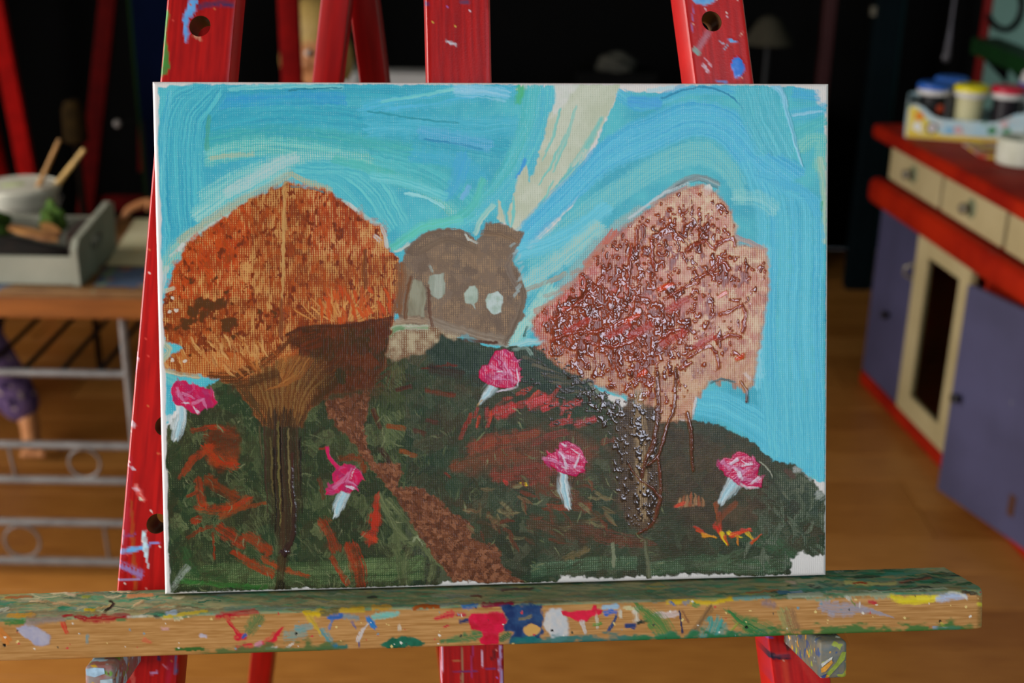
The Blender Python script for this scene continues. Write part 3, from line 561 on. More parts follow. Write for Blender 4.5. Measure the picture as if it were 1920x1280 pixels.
# red fan in the middle of the slope
po([(850, 880), (880, 840), (930, 818), (1010, 806), (1090, 812), (1120, 840), (1100, 900), (1030, 920), (950, 905), (880, 890)], (104, 46, 22), (66, 50, 28), rag=12, soft=14, ns=24, wv=.3, und=(120, 104, 84), h=.06)
for pts, ww, c_, c2_ in (([(888, 842), (940, 824), (1000, 812)], [30, 34, 22], (146, 44, 20), (120, 60, 26)), ([(858, 872), (910, 860), (980, 850)], [26, 36, 26], (124, 54, 22), (100, 52, 26)), ([(930, 892), (980, 884), (1040, 876)], 30, (140, 40, 28), (104, 50, 28)), ([(1000, 830), (1030, 818), (1060, 812)], 16, (150, 40, 34), (96, 44, 28)), ([(1000, 900), (1024, 898)], 26, (136, 44, 30), (110, 50, 30)), ([(1040, 920), (1070, 930), (1100, 950)], 30, (110, 52, 28), (84, 52, 32)), ([(1032, 950), (1062, 952)], 18, (150, 54, 26), (110, 50, 26)), ([(1080, 950), (1104, 952)], 20, (140, 64, 28), (110, 54, 28)), ([(1000, 980), (1040, 990), (1090, 1000)], 40, (96, 50, 28), (66, 52, 30)), ([(1100, 990), (1160, 1010), (1220, 1018)], [30, 30, 12], (112, 46, 26), (80, 50, 30)), ([(1062, 1046), (1100, 1028)], 16, (120, 100, 60), (90, 80, 50)), ([(1130, 830), (1150, 826)], 12, (140, 60, 34), (90, 50, 34))):
    st(pts, ww, c_, c2_, dry=.22, op=.9, h=.10, r=.3, bpx=2.0, rag=.6, wv=.22, und=(130, 110, 90))
rs = np.random.RandomState(3)
for k in range(26):
    t = k / 25; x_ = 872 + 190 * t + rs.uniform(-6, 6); y_ = 790 - 42 * math.sin(t * 2.6) + rs.uniform(-12, 20); a_ = -1.2 + 2.0 * (1 - t) * .9 + rs.uniform(-.3, .3) + (1.5 if t < .4 else 0)
    l_ = rs.uniform(14, 30); st([(x_, y_), (x_ + l_ * math.cos(a_), y_ + l_ * math.sin(a_))], rs.uniform(5, 10), ((176, 48, 32), (190, 60, 30), (150, 40, 30))[k % 3], (120, 40, 26), dry=.12, h=.16, r=.25)
for x_, y_, w_, h_ in ((1071, 758, 26, 20), (1052, 792, 34, 16), (1098, 790, 32, 18), (1006, 752, 24, 26), (1030, 762, 26, 12), (946, 770, 22, 30)):
    st([(x_ - w_ / 2, y_ + 4), (x_ + w_ / 2, y_ - 5)], h_, (196, 44, 40), (150, 34, 30), h=.2, dry=.05, r=.22)
st([(978, 906), (988, 908)], 6, (220, 180, 30)); st([(944, 902), (950, 906)], 8, (190, 50, 40))
P.scatter(hill * (P.U > 860) * (P.U < 1150) * (P.V > 900) * (P.V < 1020), 60, (14, 34), (6, 12), .6, [(104, 50, 28), (78, 60, 36), (120, 110, 74)], jit=1., dry=.35, h=.1)
P.dabs(hill * (P.V > 700) * (1 - path), 20, [(34, 50, 30), (46, 58, 34), (58, 66, 42), (52, 44, 26)], ang=flow, jit=1.0, ln=13, wd=1.5, h=.10, dry=.74, op=.6)
P.scatter(hill * (P.V > 760) * (1 - path) * (P.U < 1250), 260, (8, 22), (2, 4), lambda x, y: 1.2 + math.sin(x * .03), [(112, 118, 80), (92, 102, 64), (128, 130, 92), (24, 40, 24)], jit=.7, dry=.5, h=.08, slen=26, bpx=1.3, op=.75)
# flowers at the right and the orange tuft
for k in range(7): st([(1276 + 7 * k, 926 + 3 * abs(k - 3)), (1272 + 8 * k, 948)], [5, 9], (170, 84, 50) if k % 2 else (176, 140, 100), (130, 84, 50), dry=.3, h=.1)
st([(1268, 948), (1284, 942)], 7, (190, 66, 40), (170, 84, 50), dry=.2); st([(1266, 948), (1280, 944)], 6, (196, 66, 40))
for x_, y_, a_, l_, ww, c_ in ((1318, 998, .5, 18, 8, (214, 72, 26)), (1330, 1004, .15, 20, 8, (214, 140, 30)), (1350, 994, 1.2, 22, 12, (206, 50, 30)), (1358, 1008, 1.2, 20, 7, (226, 190, 30)), (1362, 1012, 1.3, 14, 5, (216, 96, 30)), (1378, 1002, .4, 20, 9, (230, 200, 40)), (1388, 998, -.3, 26, 11, (222, 70, 30)), (1384, 1012, 1.4, 14, 5, (200, 120, 30)), (1408, 1006, .8, 16, 6, (220, 180, 40)), (1418, 1010, -.7, 20, 5, (200, 80, 34)), (1400, 994, .2, 14, 6, (190, 60, 40)), (1345, 960, 1.5, 26, 8, (150, 76, 36)), (1352, 975, 1.4, 22, 7, (140, 60, 34)), (1310, 990, .3, 14, 5, (190, 60, 36))):
    l_ *= 1.15; ww *= 1.35
    st([(x_ - l_ / 2 * math.cos(a_), y_ - l_ / 2 * math.sin(a_)), (x_ + l_ / 2 * math.cos(a_), y_ + l_ / 2 * math.sin(a_))], [ww, ww * .4], c_, tuple(int(v * .85) for v in c_), dry=.1, h=.2, body=.12)
st([(1380, 944), (1360, 962), (1345, 980)], 14, (130, 66, 34), (96, 58, 34), dry=.2)
st([(1150, 1020), (1152, 1060)], 8, (120, 124, 96), dry=.2); st([(1210, 1016), (1214, 1050), (1217, 1088)], [10, 8, 9], (110, 112, 84), (70, 70, 44), dry=.1)

P.clip = None
po([(712, 604), (760, 596), (830, 600), (880, 620), (850, 640), (830, 640), (790, 660), (735, 676), (716, 660)], (120, 82, 54), (170, 150, 118), rag=5, soft=5, ns=12, h=.08, wv=.3, und=(186, 180, 150))
st([(726, 622), (750, 612), (800, 614)], 14, (196, 196, 180), (120, 150, 104), dry=.35, soften=False)
st([(726, 630), (742, 616), (756, 614)], 12, (84, 124, 74), (120, 150, 110), dry=.2)
po([(800, 660), (826, 628), (872, 642), (900, 660), (880, 690)], (28, 46, 34), (40, 56, 42), rag=5, soft=5, ns=12, h=.1, wv=.2, und=(80, 92, 76))
# --- house
house = po([(752, 606), (744, 570), (748, 506), (764, 466), (796, 437), (838, 428), (870, 434), (894, 452), (906, 438), (912, 417), (938, 416), (982, 438), (970, 464), (958, 480), (972, 506), (985, 546), (981, 592), (962, 620), (946, 644), (900, 636), (852, 616), (812, 606)], (92, 72, 56), (124, 102, 84), rag=4, soft=3, ns=12, h=.07, body=.06, r=.42, wv=.2, und=(160, 130, 96), con=1.2)
P.dabs(house, 30, [(106, 88, 73), (120, 101, 85), (113, 94, 78), (126, 103, 82)], ang=lambda x, y: np.arctan2(y - 530, x - 860) + 1.57, jit=.5, ln=18, wd=1.6, h=.11, con=1.9, wv=.24, wj=.9, und=(158, 128, 96))
st([(905, 436), (940, 440), (966, 452)], 14, (98, 78, 62), (140, 112, 84), dry=.35); st([(965, 470), (952, 500), (968, 540)], 16, (128, 112, 98), (110, 92, 78), dry=.3); st([(790, 470), (840, 450), (890, 470)], 18, (124, 104, 84), (104, 84, 66), dry=.4)
st([(760, 470), (800, 440), (840, 430), (880, 440)], 9, (120, 98, 80), (100, 80, 64), h=.1)
st([(745, 602), (780, 598), (812, 606)], 16, (140, 116, 92), (168, 150, 126), dry=.1); st([(812, 602), (850, 616), (900, 630), (946, 640)], 26, (128, 112, 96), (150, 136, 118), h=.1); st([(948, 640), (966, 610), (980, 570), (978, 540)], 14, (130, 112, 94), (100, 82, 66), dry=.15, h=.1)
st([(870, 636), (905, 640), (930, 640)], 6, (84, 52, 36), dry=.1)
st([(812, 610), (806, 580), (802, 540)], 6, (84, 54, 40), (110, 70, 50), dry=.2)
po([(768, 528), (778, 522), (790, 526), (797, 548), (796, 592), (760, 591), (762, 556)], (126, 120, 98), (146, 144, 122), rag=2, soft=2, ns=14, nst=(2, .4), h=.08); st([(770, 520), (764, 556), (760, 596)], 8, (108, 70, 44), dry=.2)
po([(806, 518), (832, 514), (834, 540), (830, 558), (822, 562), (806, 550), (803, 532)], (140, 148, 132), (164, 170, 156), rag=2, soft=1.6, ns=14, nst=(2, .4), h=.12)
po([(880, 538), (890, 535), (896, 548), (894, 566), (886, 572), (872, 568), (871, 552)], (150, 166, 150), (170, 184, 170), rag=1.5, soft=1.4, ns=10, h=.15, body=.1); po([(916, 550), (932, 546), (941, 556), (940, 586), (926, 590), (912, 578), (909, 562)], (156, 176, 162), (182, 196, 190), rag=1.5, soft=1.4, ns=9, h=.2, body=.15, r=.25)
st([(806, 500), (812, 510)], 5, (150, 160, 150)); st([(885, 570), (889, 578)], 3, (160, 170, 160))
for k in range(9): st([(958 + 16 * math.sin(k * .35), 462 + 11 * k + 3 * (k % 3)), (966 + 16 * math.sin(k * .35), 456 + 11 * k + 3 * (k % 2))], 6, (190, 206, 206), (150, 180, 180), dry=.4, h=.1, op=.7)
st([(896, 456), (880, 450), (872, 440)], 5, (196, 200, 190), dry=.25); st([(740, 470), (752, 468), (766, 458)], 7, (200, 204, 190), dry=.2)

gau0 = lambda x, y, a, b: np.exp(-(((P.U - x) / a) ** 2 + ((P.V - y) / b) ** 2))
# --- big orange tree on the left
LT = [(302, 612), (303, 576), (316, 534), (332, 492), (352, 456), (398, 422), (440, 392), (490, 362), (528, 346), (545, 340), (570, 350), (618, 360), (652, 382), (686, 414), (716, 428), (722, 458), (746, 484), (752, 520), (742, 560), (738, 600), (724, 650), (718, 690), (694, 724), (622, 736), (584, 762), (566, 800), (496, 800), (470, 762), (440, 722), (392, 706), (332, 700), (304, 692), (314, 670), (346, 652), (312, 642)]
lt = po(LT, (150, 62, 16), (176, 84, 28), rag=5, soft=4, ns=16, h=.06, r=.36, wv=.44, und=(196, 142, 78), con=1.4, nst=(1.6, .7))
po([(318, 560), (338, 490), (362, 452), (420, 412), (452, 400), (430, 450), (400, 500), (360, 540), (330, 580)], (186, 62, 14), (200, 80, 20), rag=16, soft=10, ns=14, wv=.26, und=(200, 140, 70), h=.05)
po([(540, 345), (600, 356), (660, 390), (716, 432), (720, 460), (690, 470), (640, 440), (600, 410), (560, 380)], (176, 62, 18), (190, 84, 30), rag=14, soft=10, ns=14, wv=.36, und=(206, 150, 90))
po([(470, 420), (560, 400), (640, 430), (680, 500), (640, 560), (560, 580), (500, 560), (450, 500)], (168, 84, 30), (150, 70, 22), rag=26, soft=24, ns=18, wv=.56, und=(204, 156, 92), nst=(1.8, .6))
P.clip = np.clip(lt * 1.0, 0, 1)
P.dabs(lt * (P.V < 660), 15, [(132, 52, 12), (150, 62, 16), (118, 45, 11), (164, 70, 19), (144, 60, 16)], ang=1.5, jit=.35, ln=14, wd=1.7, h=.10, op=.9, con=1.2, wv=.38, wj=1.4, und=(194, 138, 76))
P.dabs(lt * (P.V < 560) * (P.U < 470), 20, [(176, 58, 12), (188, 70, 16), (158, 60, 15)], ang=1.2, jit=.5, ln=11, wd=2.4, h=.08, op=.9, dry=.45, wv=.2, wj=1.4, und=(204, 148, 84))
P.dabs(lt * (P.V < 480) * (P.U > 580), 20, [(166, 60, 16), (178, 72, 22), (148, 54, 15)], ang=1.5, jit=.5, ln=11, wd=2.4, h=.08, op=.9, dry=.4, wv=.3, wj=1.4, und=(208, 156, 96))
wt_ = lt * (P.V < 668); P.w = (P.w * (1 - wt_) + wt_ * np.clip(.36 + (fbm(P.U / 5, P.V / 15, 201, 3) - .5) * 1.0 + (fbm(P.U / 34, P.V / 34, 207, 2) - .5) * .7 - .16 * gau0(380, 450, 80, 60) - .1 * gau0(640, 400, 80, 40), 0, .8)).astype(np.float32)
P.blobs(lt * (P.V < 660) * .30, 8, 12, (124, 48, 12), (108, 42, 12), .05, .34, 61, edge=.14)
P.blobs(lt * np.exp(-(((P.U - 390) / 70) ** 2 + ((P.V - 590) / 40) ** 2)) * 1.0, 16, 16, (100, 46, 14), (84, 48, 16), .08, .34, 63, edge=.15)
st([(533, 350), (534, 420), (531, 490), (529, 560)], [6, 8, 7, 4], (200, 158, 96), (186, 136, 76), dry=.25, h=.08)
st([(528, 560), (527, 600), (526, 630)], [4, 9, 10], (120, 62, 28), (140, 80, 40), h=.15, body=.12)
st([(684, 470), (683, 505), (684, 542)], [7, 10, 9], (126, 72, 32), (110, 56, 24), h=.15, body=.1)
st([(531, 345), (548, 330), (566, 318)], [10, 6, 3], (150, 110, 66), (190, 170, 120), dry=.3); st([(545, 348), (580, 352), (606, 360)], 4, (90, 120, 120), dry=.2)
# fan of bristle marks
for k in range(30):
    a_ = math.radians(200 + 140 * k / 29); x_, y_ = 640 + rs.uniform(-18, 18) + 50 * (k / 29 - .5), 604; r0, r1 = rs.uniform(4, 16), rs.uniform(36, 72)
    st([(x_ + r0 * math.cos(a_), y_ + r0 * math.sin(a_) * .9), (x_ + (r0 + r1) / 2 * math.cos(a_ + .04), y_ + (r0 + r1) / 2 * math.sin(a_ + .04)), (x_ + r1 * math.cos(a_ + .1), y_ + r1 * math.sin(a_ + .1))], [2, 4, 2.5], (212, 150, 84), (186, 116, 50), dry=.2, h=.1)
P.scatter(lt * (P.U > 600) * (P.V > 540) * (P.V < 606), 50, (10, 24), (5, 9), 1.3, [(196, 80, 22), (184, 64, 16), (170, 78, 26)], jit=.4, dry=.3, h=.1)
# dark lower right of the crown
po([(536, 632), (580, 614), (650, 608), (736, 594), (730, 640), (722, 690), (700, 722), (640, 736), (600, 760), (572, 730), (610, 690), (590, 660), (548, 650)], (92, 40, 14), (68, 34, 14), rag=8, soft=9, ns=20, h=.10, r=.28, wv=.12, und=(150, 100, 50))
st([(536, 628), (580, 612), (650, 610), (736, 594)], 7, (60, 26, 10), (84, 40, 14), h=.12, body=.1)
st([(400, 708), (440, 706), (490, 680), (530, 650), (552, 630)], [30, 30, 26, 20, 12], (74, 38, 12), (92, 50, 18), h=.1, dry=.1)
P.dabs(lt * (P.U > 560) * sm(606, 622, P.V), 30, [(98, 40, 12), (78, 34, 12), (64, 36, 14), (54, 42, 18)], ang=2.2, jit=.7, ln=20, wd=2.4, h=.10, dry=.3, wv=.1, wj=.4, und=(130, 84, 40))
P.scatter(lt * (P.U < 520) * (P.V > 640) * (P.V < 700), 60, (14, 34), (4, 8), 1.1, [(200, 146, 84), (180, 110, 48), (140, 66, 20)], jit=.4, dry=.42, h=.08)
P.scatter(hill * (P.U > 590) * (P.U < 730) * (P.V > 690) * (P.V < 780), 60, (16, 40), (8, 16), 2.2, [(84, 42, 16), (60, 40, 20), (44, 46, 24)], jit=.7, dry=.3, h=.1)
# flare between crown and trunk
po([(448, 722), (500, 684), (560, 664), (620, 676), (640, 700), (600, 736), (572, 770), (556, 812), (506, 812), (490, 780), (462, 752)], (100, 54, 18), (76, 46, 18), rag=10, soft=10, ns=16, wv=.34, und=(150, 112, 60), h=.06)
for k in range(22):
    t = k / 21; st([(468 + 150 * t, 700 - 30 * math.sin(t * 3.1)), (492 + 86 * t, 742), (506 + 52 * t, 800)], [3, 5, 3], (150, 114, 60) if k % 2 else (92, 48, 16), (110, 66, 26), dry=.4, op=.75, h=.08)
for k in range(14):
    t = k / 13; st([(530 + 60 * t, 664 + 8 * t), (520 + 40 * t, 690 + 20 * t), (540 - 40 * t, 720 + 10 * t)], 3, (170, 110, 50), (120, 62, 20), dry=.3, h=.08)
st([(446, 722), (476, 760), (500, 800), (506, 830)], [24, 22, 14, 10], (60, 42, 18), (84, 58, 26), dry=.15, h=.1); st([(632, 724), (590, 760), (566, 800), (560, 830)], [28, 26, 16, 10], (62, 38, 16), (80, 50, 22), dry=.15, h=.1)
P.clip = None
P.clip = None
P.dabs(np.clip(gau0(665, 690, 62, 50) * 1.6, 0, 1) * np.maximum(hill, lt), 26, [(78, 36, 14), (62, 36, 16), (50, 42, 20), (90, 42, 16)], ang=2.2, jit=.8, ln=18, wd=1.8, h=.1, dry=.45, wv=.08, wj=.3, und=(120, 90, 50))
st([(436, 722), (470, 716), (520, 700)], 22, (66, 40, 16), (84, 48, 18), dry=.3, op=.8)
# trunk with run-down paint
st([(528, 800), (528, 860), (532, 930), (534, 1000), (532, 1038)], [88, 84, 76, 56, 26], (42, 30, 20), (66, 46, 30), h=.16, slen=260, bpx=3, r=.24, wv=.04, lev=.8, rag=.12)
for x_, y0_, y1_, c_ in ((497, 800, 960, (70, 48, 34)), (508, 820, 930, (96, 84, 48)), (522, 790, 985, (116, 104, 56)), (526, 800, 960, (30, 20, 14)), (541, 805, 960, (120, 106, 66)), (548, 850, 1000, (74, 40, 30)), (556, 800, 900, (72, 50, 34)), (514, 840, 1000, (34, 24, 16)), (562, 820, 960, (36, 24, 18)), (487, 800, 860, (90, 80, 50))):
    st([(x_, y0_), (x_ + 1, (y0_ + y1_) / 2), (x_ + 4, y1_)], [4, 4, 2], c_, tuple(int(v * .8) for v in c_), dry=.15, h=.1, body=.05)
st([(546, 880), (550, 960), (548, 1010), (532, 1036)], [5, 8, 10, 16], (44, 24, 20), (56, 32, 24), body=.5, h=.1, r=.12, wv=0); P.dot(532, 1036, 9, (44, 22, 22), body=.7, r=.1)
st([(527, 1048), (526, 1075), (524, 1106)], [22, 22, 24], (58, 44, 24), (72, 60, 34), dry=.05, h=.06); st([(528, 1094), (522, 1108)], 22, (26, 22, 12))
# white gaps left of the tree
st([(312, 500), (304, 540), (300, 580)], [12, 9, 5], (206, 204, 196), (190, 190, 176), dry=.1); st([(338, 468), (344, 456)], 9, (206, 204, 196)); st([(310, 545), (326, 540)], 8, (190, 180, 150), dry=.3); st([(302, 640), (318, 656), (304, 676)], 16, (160, 160, 120), (190, 190, 160), dry=.25)
st([(310, 696), (340, 702), (372, 706)], 9, (170, 150, 110), (200, 190, 160), dry=.3)
for x_, y_ in ((322, 558), (318, 584), (330, 582), (324, 676), (348, 676)): P.dot(x_, y_, 4, (206, 190, 170), r=.4)
st([(702, 442), (712, 452)], 9, (206, 200, 190), dry=.2)
st([(716, 426), (722, 446), (724, 462)], 9, (206, 206, 196), (190, 205, 196), dry=.2); st([(652, 380), (668, 394)], 8, (206, 206, 198), dry=.15); st([(748, 500), (752, 540), (744, 580)], [24, 30, 26], (112, 74, 46), (140, 90, 54), dry=.3, h=.1)

# --- right tree, pink wash under thick runny brown
RT = [(996, 604), (1012, 580), (1050, 556), (1090, 512), (1126, 470), (1160, 440), (1200, 406), (1240, 376), (1290, 352), (1318, 346), (1352, 366), (1372, 396), (1380, 440), (1384, 458), (1436, 466), (1440, 500), (1442, 540), (1432, 602), (1422, 660), (1414, 718), (1396, 734), (1374, 716), (1334, 712), (1306, 744), (1298, 786), (1240, 790), (1180, 745), (1100, 712), (1056, 690), (1010, 652), (1034, 632), (1004, 622)]
rt = po(RT, (176, 102, 62), (158, 82, 46), rag=4, soft=6, ns=22, h=.03, r=.30, wv=.42, und=(198, 162, 120), con=1.2)
po([(1000, 600), (1060, 552), (1130, 470), (1200, 410), (1240, 380), (1220, 440), (1150, 520), (1100, 600), (1060, 650), (1014, 650)], (184, 76, 62), (170, 70, 50), rag=14, soft=16, ns=16, wv=.36, und=(206, 160, 140), h=.05)
po([(1240, 500), (1300, 560), (1260, 640), (1180, 690), (1100, 690), (1060, 650), (1100, 580), (1170, 520)], (176, 76, 56), (150, 62, 38), rag=26, soft=26, ns=16, wv=.34, und=(196, 140, 110))
po([(1290, 360), (1340, 372), (1372, 420), (1376, 470), (1330, 480), (1300, 440), (1260, 420)], (204, 166, 140), (196, 142, 116), rag=16, soft=14, ns=18, wv=.5, und=(206, 186, 150))
st([(1150, 436), (1130, 462), (1100, 496)], 22, (196, 84, 70), (186, 120, 96), dry=.15); st([(1425, 540), (1434, 500), (1420, 470)], 24, (196, 124, 100), (200, 150, 110), dry=.2)
st([(1382, 446), (1410, 456), (1436, 468)], 12, (160, 110, 110), (180, 160, 150), dry=.3)
st([(1236, 372), (1270, 346), (1310, 332), (1345, 346)], 16, (96, 106, 106), (150, 170, 170), dry=.2, h=.1); st([(1180, 410), (1240, 366), (1290, 344)], 6, (196, 204, 206), dry=.3)
P.dot(1326, 356, 11, (206, 206, 200), body=.1)
for k in range(16):
    t = k / 15; x_ = 1012 + 250 * t; y_ = 585 - 215 * t; st([(x_ - 10 + 14 * math.sin(k * 2.1), y_ - 2), (x_ + 22, y_ - 20)], [10, 5], ((190, 96, 76), (176, 120, 100), (150, 140, 128))[k % 3], (190, 140, 116), dry=.42, op=.7, h=.06)
for k in range(12):
    y_ = 476 + 20 * k; x_ = 1440 - 2.4 * k if k < 6 else 1430 - 3 * (k - 5); st([(x_ - 6, y_ - 12), (x_ - 2, y_ + 14)], [12, 16], (196, 150, 110), (160, 176, 168), dry=.35, op=.6, h=.04)
# vertical runs of thinned brown
for x_, y0_, y1_, ww, c_ in ((1222, 560, 770, 14, (140, 70, 36)), (1226, 600, 790, 10, (120, 52, 24)), (1272, 630, 770, 12, (130, 74, 40)), (1345, 650, 720, 16, (150, 84, 44)), (1375, 640, 725, 14, (160, 90, 50)), (1310, 660, 740, 16, (164, 104, 60)), (1398, 600, 690, 12, (156, 86, 48)), (1330, 600, 700, 20, (190, 140, 96)), (1300, 600, 700, 18, (196, 150, 104)), (1400, 490, 600, 12, (196, 140, 100)), (1180, 690, 770, 14, (126, 70, 40)), (1250, 650, 780, 10, (150, 90, 54)), (1160, 660, 730, 12, (150, 84, 50)), (1290, 700, 785, 12, (170, 110, 66))):
    st([(x_, y0_), (x_ + 1, (y0_ + y1_) / 2), (x_ + 2, y1_)], [ww * .6, ww, ww * .8], c_, tuple(min(255, int(v * 1.15)) for v in c_), dry=.1, op=.8, h=.05, slen=200, wv=.3, und=(190, 150, 104))
P.clip = rt
gau = lambda x, y, a, b: np.exp(-(((P.U - x) / a) ** 2 + ((P.V - y) / b) ** 2))
P.dabs(rt, 22, [(172, 88, 56), (184, 114, 80), (148, 66, 34), (190, 132, 98)], ang=1.5, jit=.2, ln=34, wd=2.2, h=.06, op=.8, con=1.3, r=.205, wv=.40, wj=1.5, und=(202, 172, 134))
P.dabs(rt * np.clip(gau(1110, 580, 130, 100) * 1.5, 0, 1), 20, [(146, 60, 32), (172, 68, 48), (128, 50, 24), (182, 74, 58)], ang=1.2, jit=.6, ln=14, wd=2.6, h=.10, wv=.3, wj=1.2, und=(204, 150, 126))
P.dabs(rt * np.clip((P.V - 640) / 60, 0, 1), 26, [(150, 84, 50), (120, 60, 32), (176, 116, 74), (186, 140, 96)], ang=1.57, jit=.12, ln=60, wd=4, h=.05, op=.8, wv=.36, wj=1., und=(190, 150, 108))
def clots(mask, n, ln, wd, cols, body, ang, jit=.6, r=.09):
    ok = np.argwhere(mask > .5)
    for i in rs.randint(0, len(ok), n):
        j, k = ok[i]; x, y = P.U[j, k], P.V[j, k]; a_ = ang + rs.uniform(-jit, jit); l = rs.uniform(*ln); w_ = rs.uniform(*wd); c_ = cols[rs.randint(len(cols))]
        st([(x, y), (x + l * .5 * math.cos(a_) + rs.uniform(-5, 5), y + l * .5 * math.sin(a_)), (x + l * math.cos(a_), y + l * math.sin(a_) + rs.uniform(-3, 3))], [w_, w_ * .8, w_ * 1.1], c_, tuple(int(v * .8) for v in c_), h=.22, body=body * rs.uniform(.5, 1.1), r=r, wv=0, rag=.55, soft=.6, lev=.2, bpx=2.6, slen=9)
BR = [(112, 44, 20), (128, 52, 24), (98, 38, 18), (140, 58, 30)]
dens = np.clip(gau(1140, 595, 110, 75) * .95 + gau(1275, 430, 60, 42) * .72 + gau(1350, 500, 50, 50) * .5 + gau(1200, 480, 50, 60) * .5 + gau(1250, 620, 80, 50) * .5 + gau(1060, 635, 50, 30) * .7 + gau(1180, 710, 60, 40) * .6, 0, 1) * rt
P.blobs(np.clip(dens * 1.25, 0, 1), 15, 22, (140, 60, 30), (118, 48, 22), .12, .22, 69, edge=.12)
P.blobs(dens, 8, 10, (152, 64, 36), (120, 48, 24), .55, .09, 71, edge=.05)
P.blobs(dens * .6, 13, 20, (122, 48, 24), (96, 38, 18), .5, .09, 75, edge=.04)
clots(rt * (dens > .45), 90, (6, 18), (3, 6), BR, .35, 1.3)
# looping ridges left by the brush
for pts in ([(1284, 470), (1300, 458), (1322, 452), (1340, 468)], [(1340, 462), (1358, 450), (1374, 446), (1380, 462)], [(1310, 520), (1335, 506), (1356, 490), (1366, 506)], [(1350, 590), (1372, 582), (1392, 574), (1398, 596), (1392, 624)], [(1345, 640), (1368, 628), (1388, 632)], [(1290, 670), (1312, 656), (1330, 648), (1342, 660)], [(1336, 652), (1345, 672), (1348, 690)], [(1280, 690), (1296, 680)], [(1245, 630), (1262, 620), (1282, 618)], [(1376, 660), (1392, 668)], [(1246, 560), (1280, 540), (1310, 528)], [(1184, 460), (1180, 500), (1176, 540)], [(1195, 430), (1192, 470)], [(1220, 450), (1226, 500)], [(1030, 640), (1080, 622), (1130, 620), (1180, 596)], [(1040, 600), (1090, 560), (1130, 520)], [(1100, 640), (1150, 650), (1190, 636)]):
    st(pts, 7, (124, 46, 26), (150, 60, 40), h=.3, body=.5, r=.09, wv=0, rag=.5, soft=.6, bpx=2.5, slen=10)
for x_, y_ in ((1242, 540), (1252, 536), (1190, 594), (1180, 600), (1354, 552), (1388, 668), (1204, 700)): st([(x_ - 7, y_ + 4), (x_ + 7, y_ - 4)], 9, (206, 72, 24), (190, 60, 30), h=.2, body=.3, r=.12)
for x_, y_ in ((1080, 610), (1160, 620), (1262, 632), (1200, 620), (1320, 640), (1270, 570)): st([(x_ - 18, y_ + 10), (x_ + 18, y_ - 10)], 18, (180, 58, 48), (150, 54, 34), h=.3, body=.15, r=.24, dry=.42)
P.clip = None
# trunk of the right tree
trunk2 = po([(1160, 770), (1180, 750), (1240, 760), (1238, 830), (1236, 880), (1244, 930), (1232, 980), (1204, 1000), (1176, 980), (1158, 940), (1164, 860)], (58, 44, 32), (84, 64, 44), rag=8, soft=5, ns=14, h=.1, r=.3, wv=.2, und=(130, 108, 80))
st([(1196, 740), (1202, 820), (1204, 900), (1206, 965)], [24, 30, 26, 20], (140, 112, 76), (104, 80, 54), dry=.25, wv=.45, und=(170, 146, 110), h=.05)
tm = po([(1060, 700), (1140, 740), (1240, 770), (1230, 860), (1236, 980), (1180, 990), (1150, 900), (1150, 820), (1090, 760)], (0, 0, 0), paint=False)
P.blobs(tm * .62, 6, 8, (60, 42, 28), (46, 32, 22), .3, .11, 83, edge=.06)
P.blobs(hill * gau(1090, 720, 80, 45) * .6, 12, 5, (34, 40, 34), (54, 46, 36), .2, .22, 87, edge=.06)
for pts, ww in (([(1232, 700), (1232, 790), (1224, 835), (1212, 860), (1204, 892)], [12, 12, 10, 10, 8]), ([(1288, 775), (1294, 800), (1297, 850), (1299, 880)], [8, 10, 9, 7]), ([(1268, 690), (1264, 760), (1250, 800), (1236, 850), (1216, 870)], [7, 8, 8, 7, 5]), ([(1390, 716), (1400, 732), (1401, 750)], [5, 8, 10]), ([(1234, 860), (1240, 920), (1230, 960)], [5, 7, 6]), ([(1180, 870), (1200, 900), (1236, 930), (1224, 980), (1196, 1000)], [4, 5, 6, 6, 5])):
    st(pts, ww, (106, 50, 28), (84, 40, 26), h=.08, body=.75, r=.1, wv=0, rag=.2, soft=.8, lev=.6)
st([(1304, 744), (1300, 776)], 5, (206, 206, 206), dry=.1); st([(1398, 700), (1408, 712)], 8, (206, 206, 206), (196, 160, 140), dry=.2)
st([(1378, 716), (1350, 712), (1334, 718)], 5, (60, 84, 84), (90, 120, 120), dry=.2)

# --- five toadstools
def toadstool(cap, stem, sw, marks, whites=()):
    st(stem, sw, (176, 200, 206), (208, 212, 210), h=.22, body=.25, r=.24, bpx=1.8, slen=60, wv=0, rag=.15)
    st(stem, [v * .35 for v in sw], (130, 180, 194), (180, 205, 210), h=.1, dry=.3, bpx=1.4)
    m_ = po(cap, (196, 18, 74), (170, 30, 84), rag=2.2, soft=1.3, ns=12, h=.28, body=.4, r=.2, wv=0, con=1.3)
    P.scatter(m_, 16, (8, 18), (4, 8), .6, [(196, 70, 120), (172, 50, 100), (210, 28, 80)], jit=1.2, dry=.35, op=.8, h=.3, body=.05, bpx=1.8, r=.18)
    for x_, y_, l_, ww, a_ in marks:
        st([(x_ - l_ / 2 * math.cos(a_), y_ - l_ / 2 * math.sin(a_)), (x_ + l_ / 2 * math.cos(a_), y_ + l_ / 2 * math.sin(a_))], [ww, ww * .5], (206, 140, 172), (190, 90, 136), dry=.35, op=.8, h=.25, body=.15, bpx=1.6, r=.2)
    for x_, y_, l_, ww, a_ in whites:
        st([(x_ - l_ / 2 * math.cos(a_), y_ - l_ / 2 * math.sin(a_)), (x_ + l_ / 2 * math.cos(a_), y_ + l_ / 2 * math.sin(a_))], [ww * .6, ww], (220, 214, 220), (206, 190, 206), dry=.1, h=.25, body=.25, bpx=1.6, r=.22)
st([(306, 790), (318, 780), (326, 800)], 14, (200, 206, 204), dry=.15)
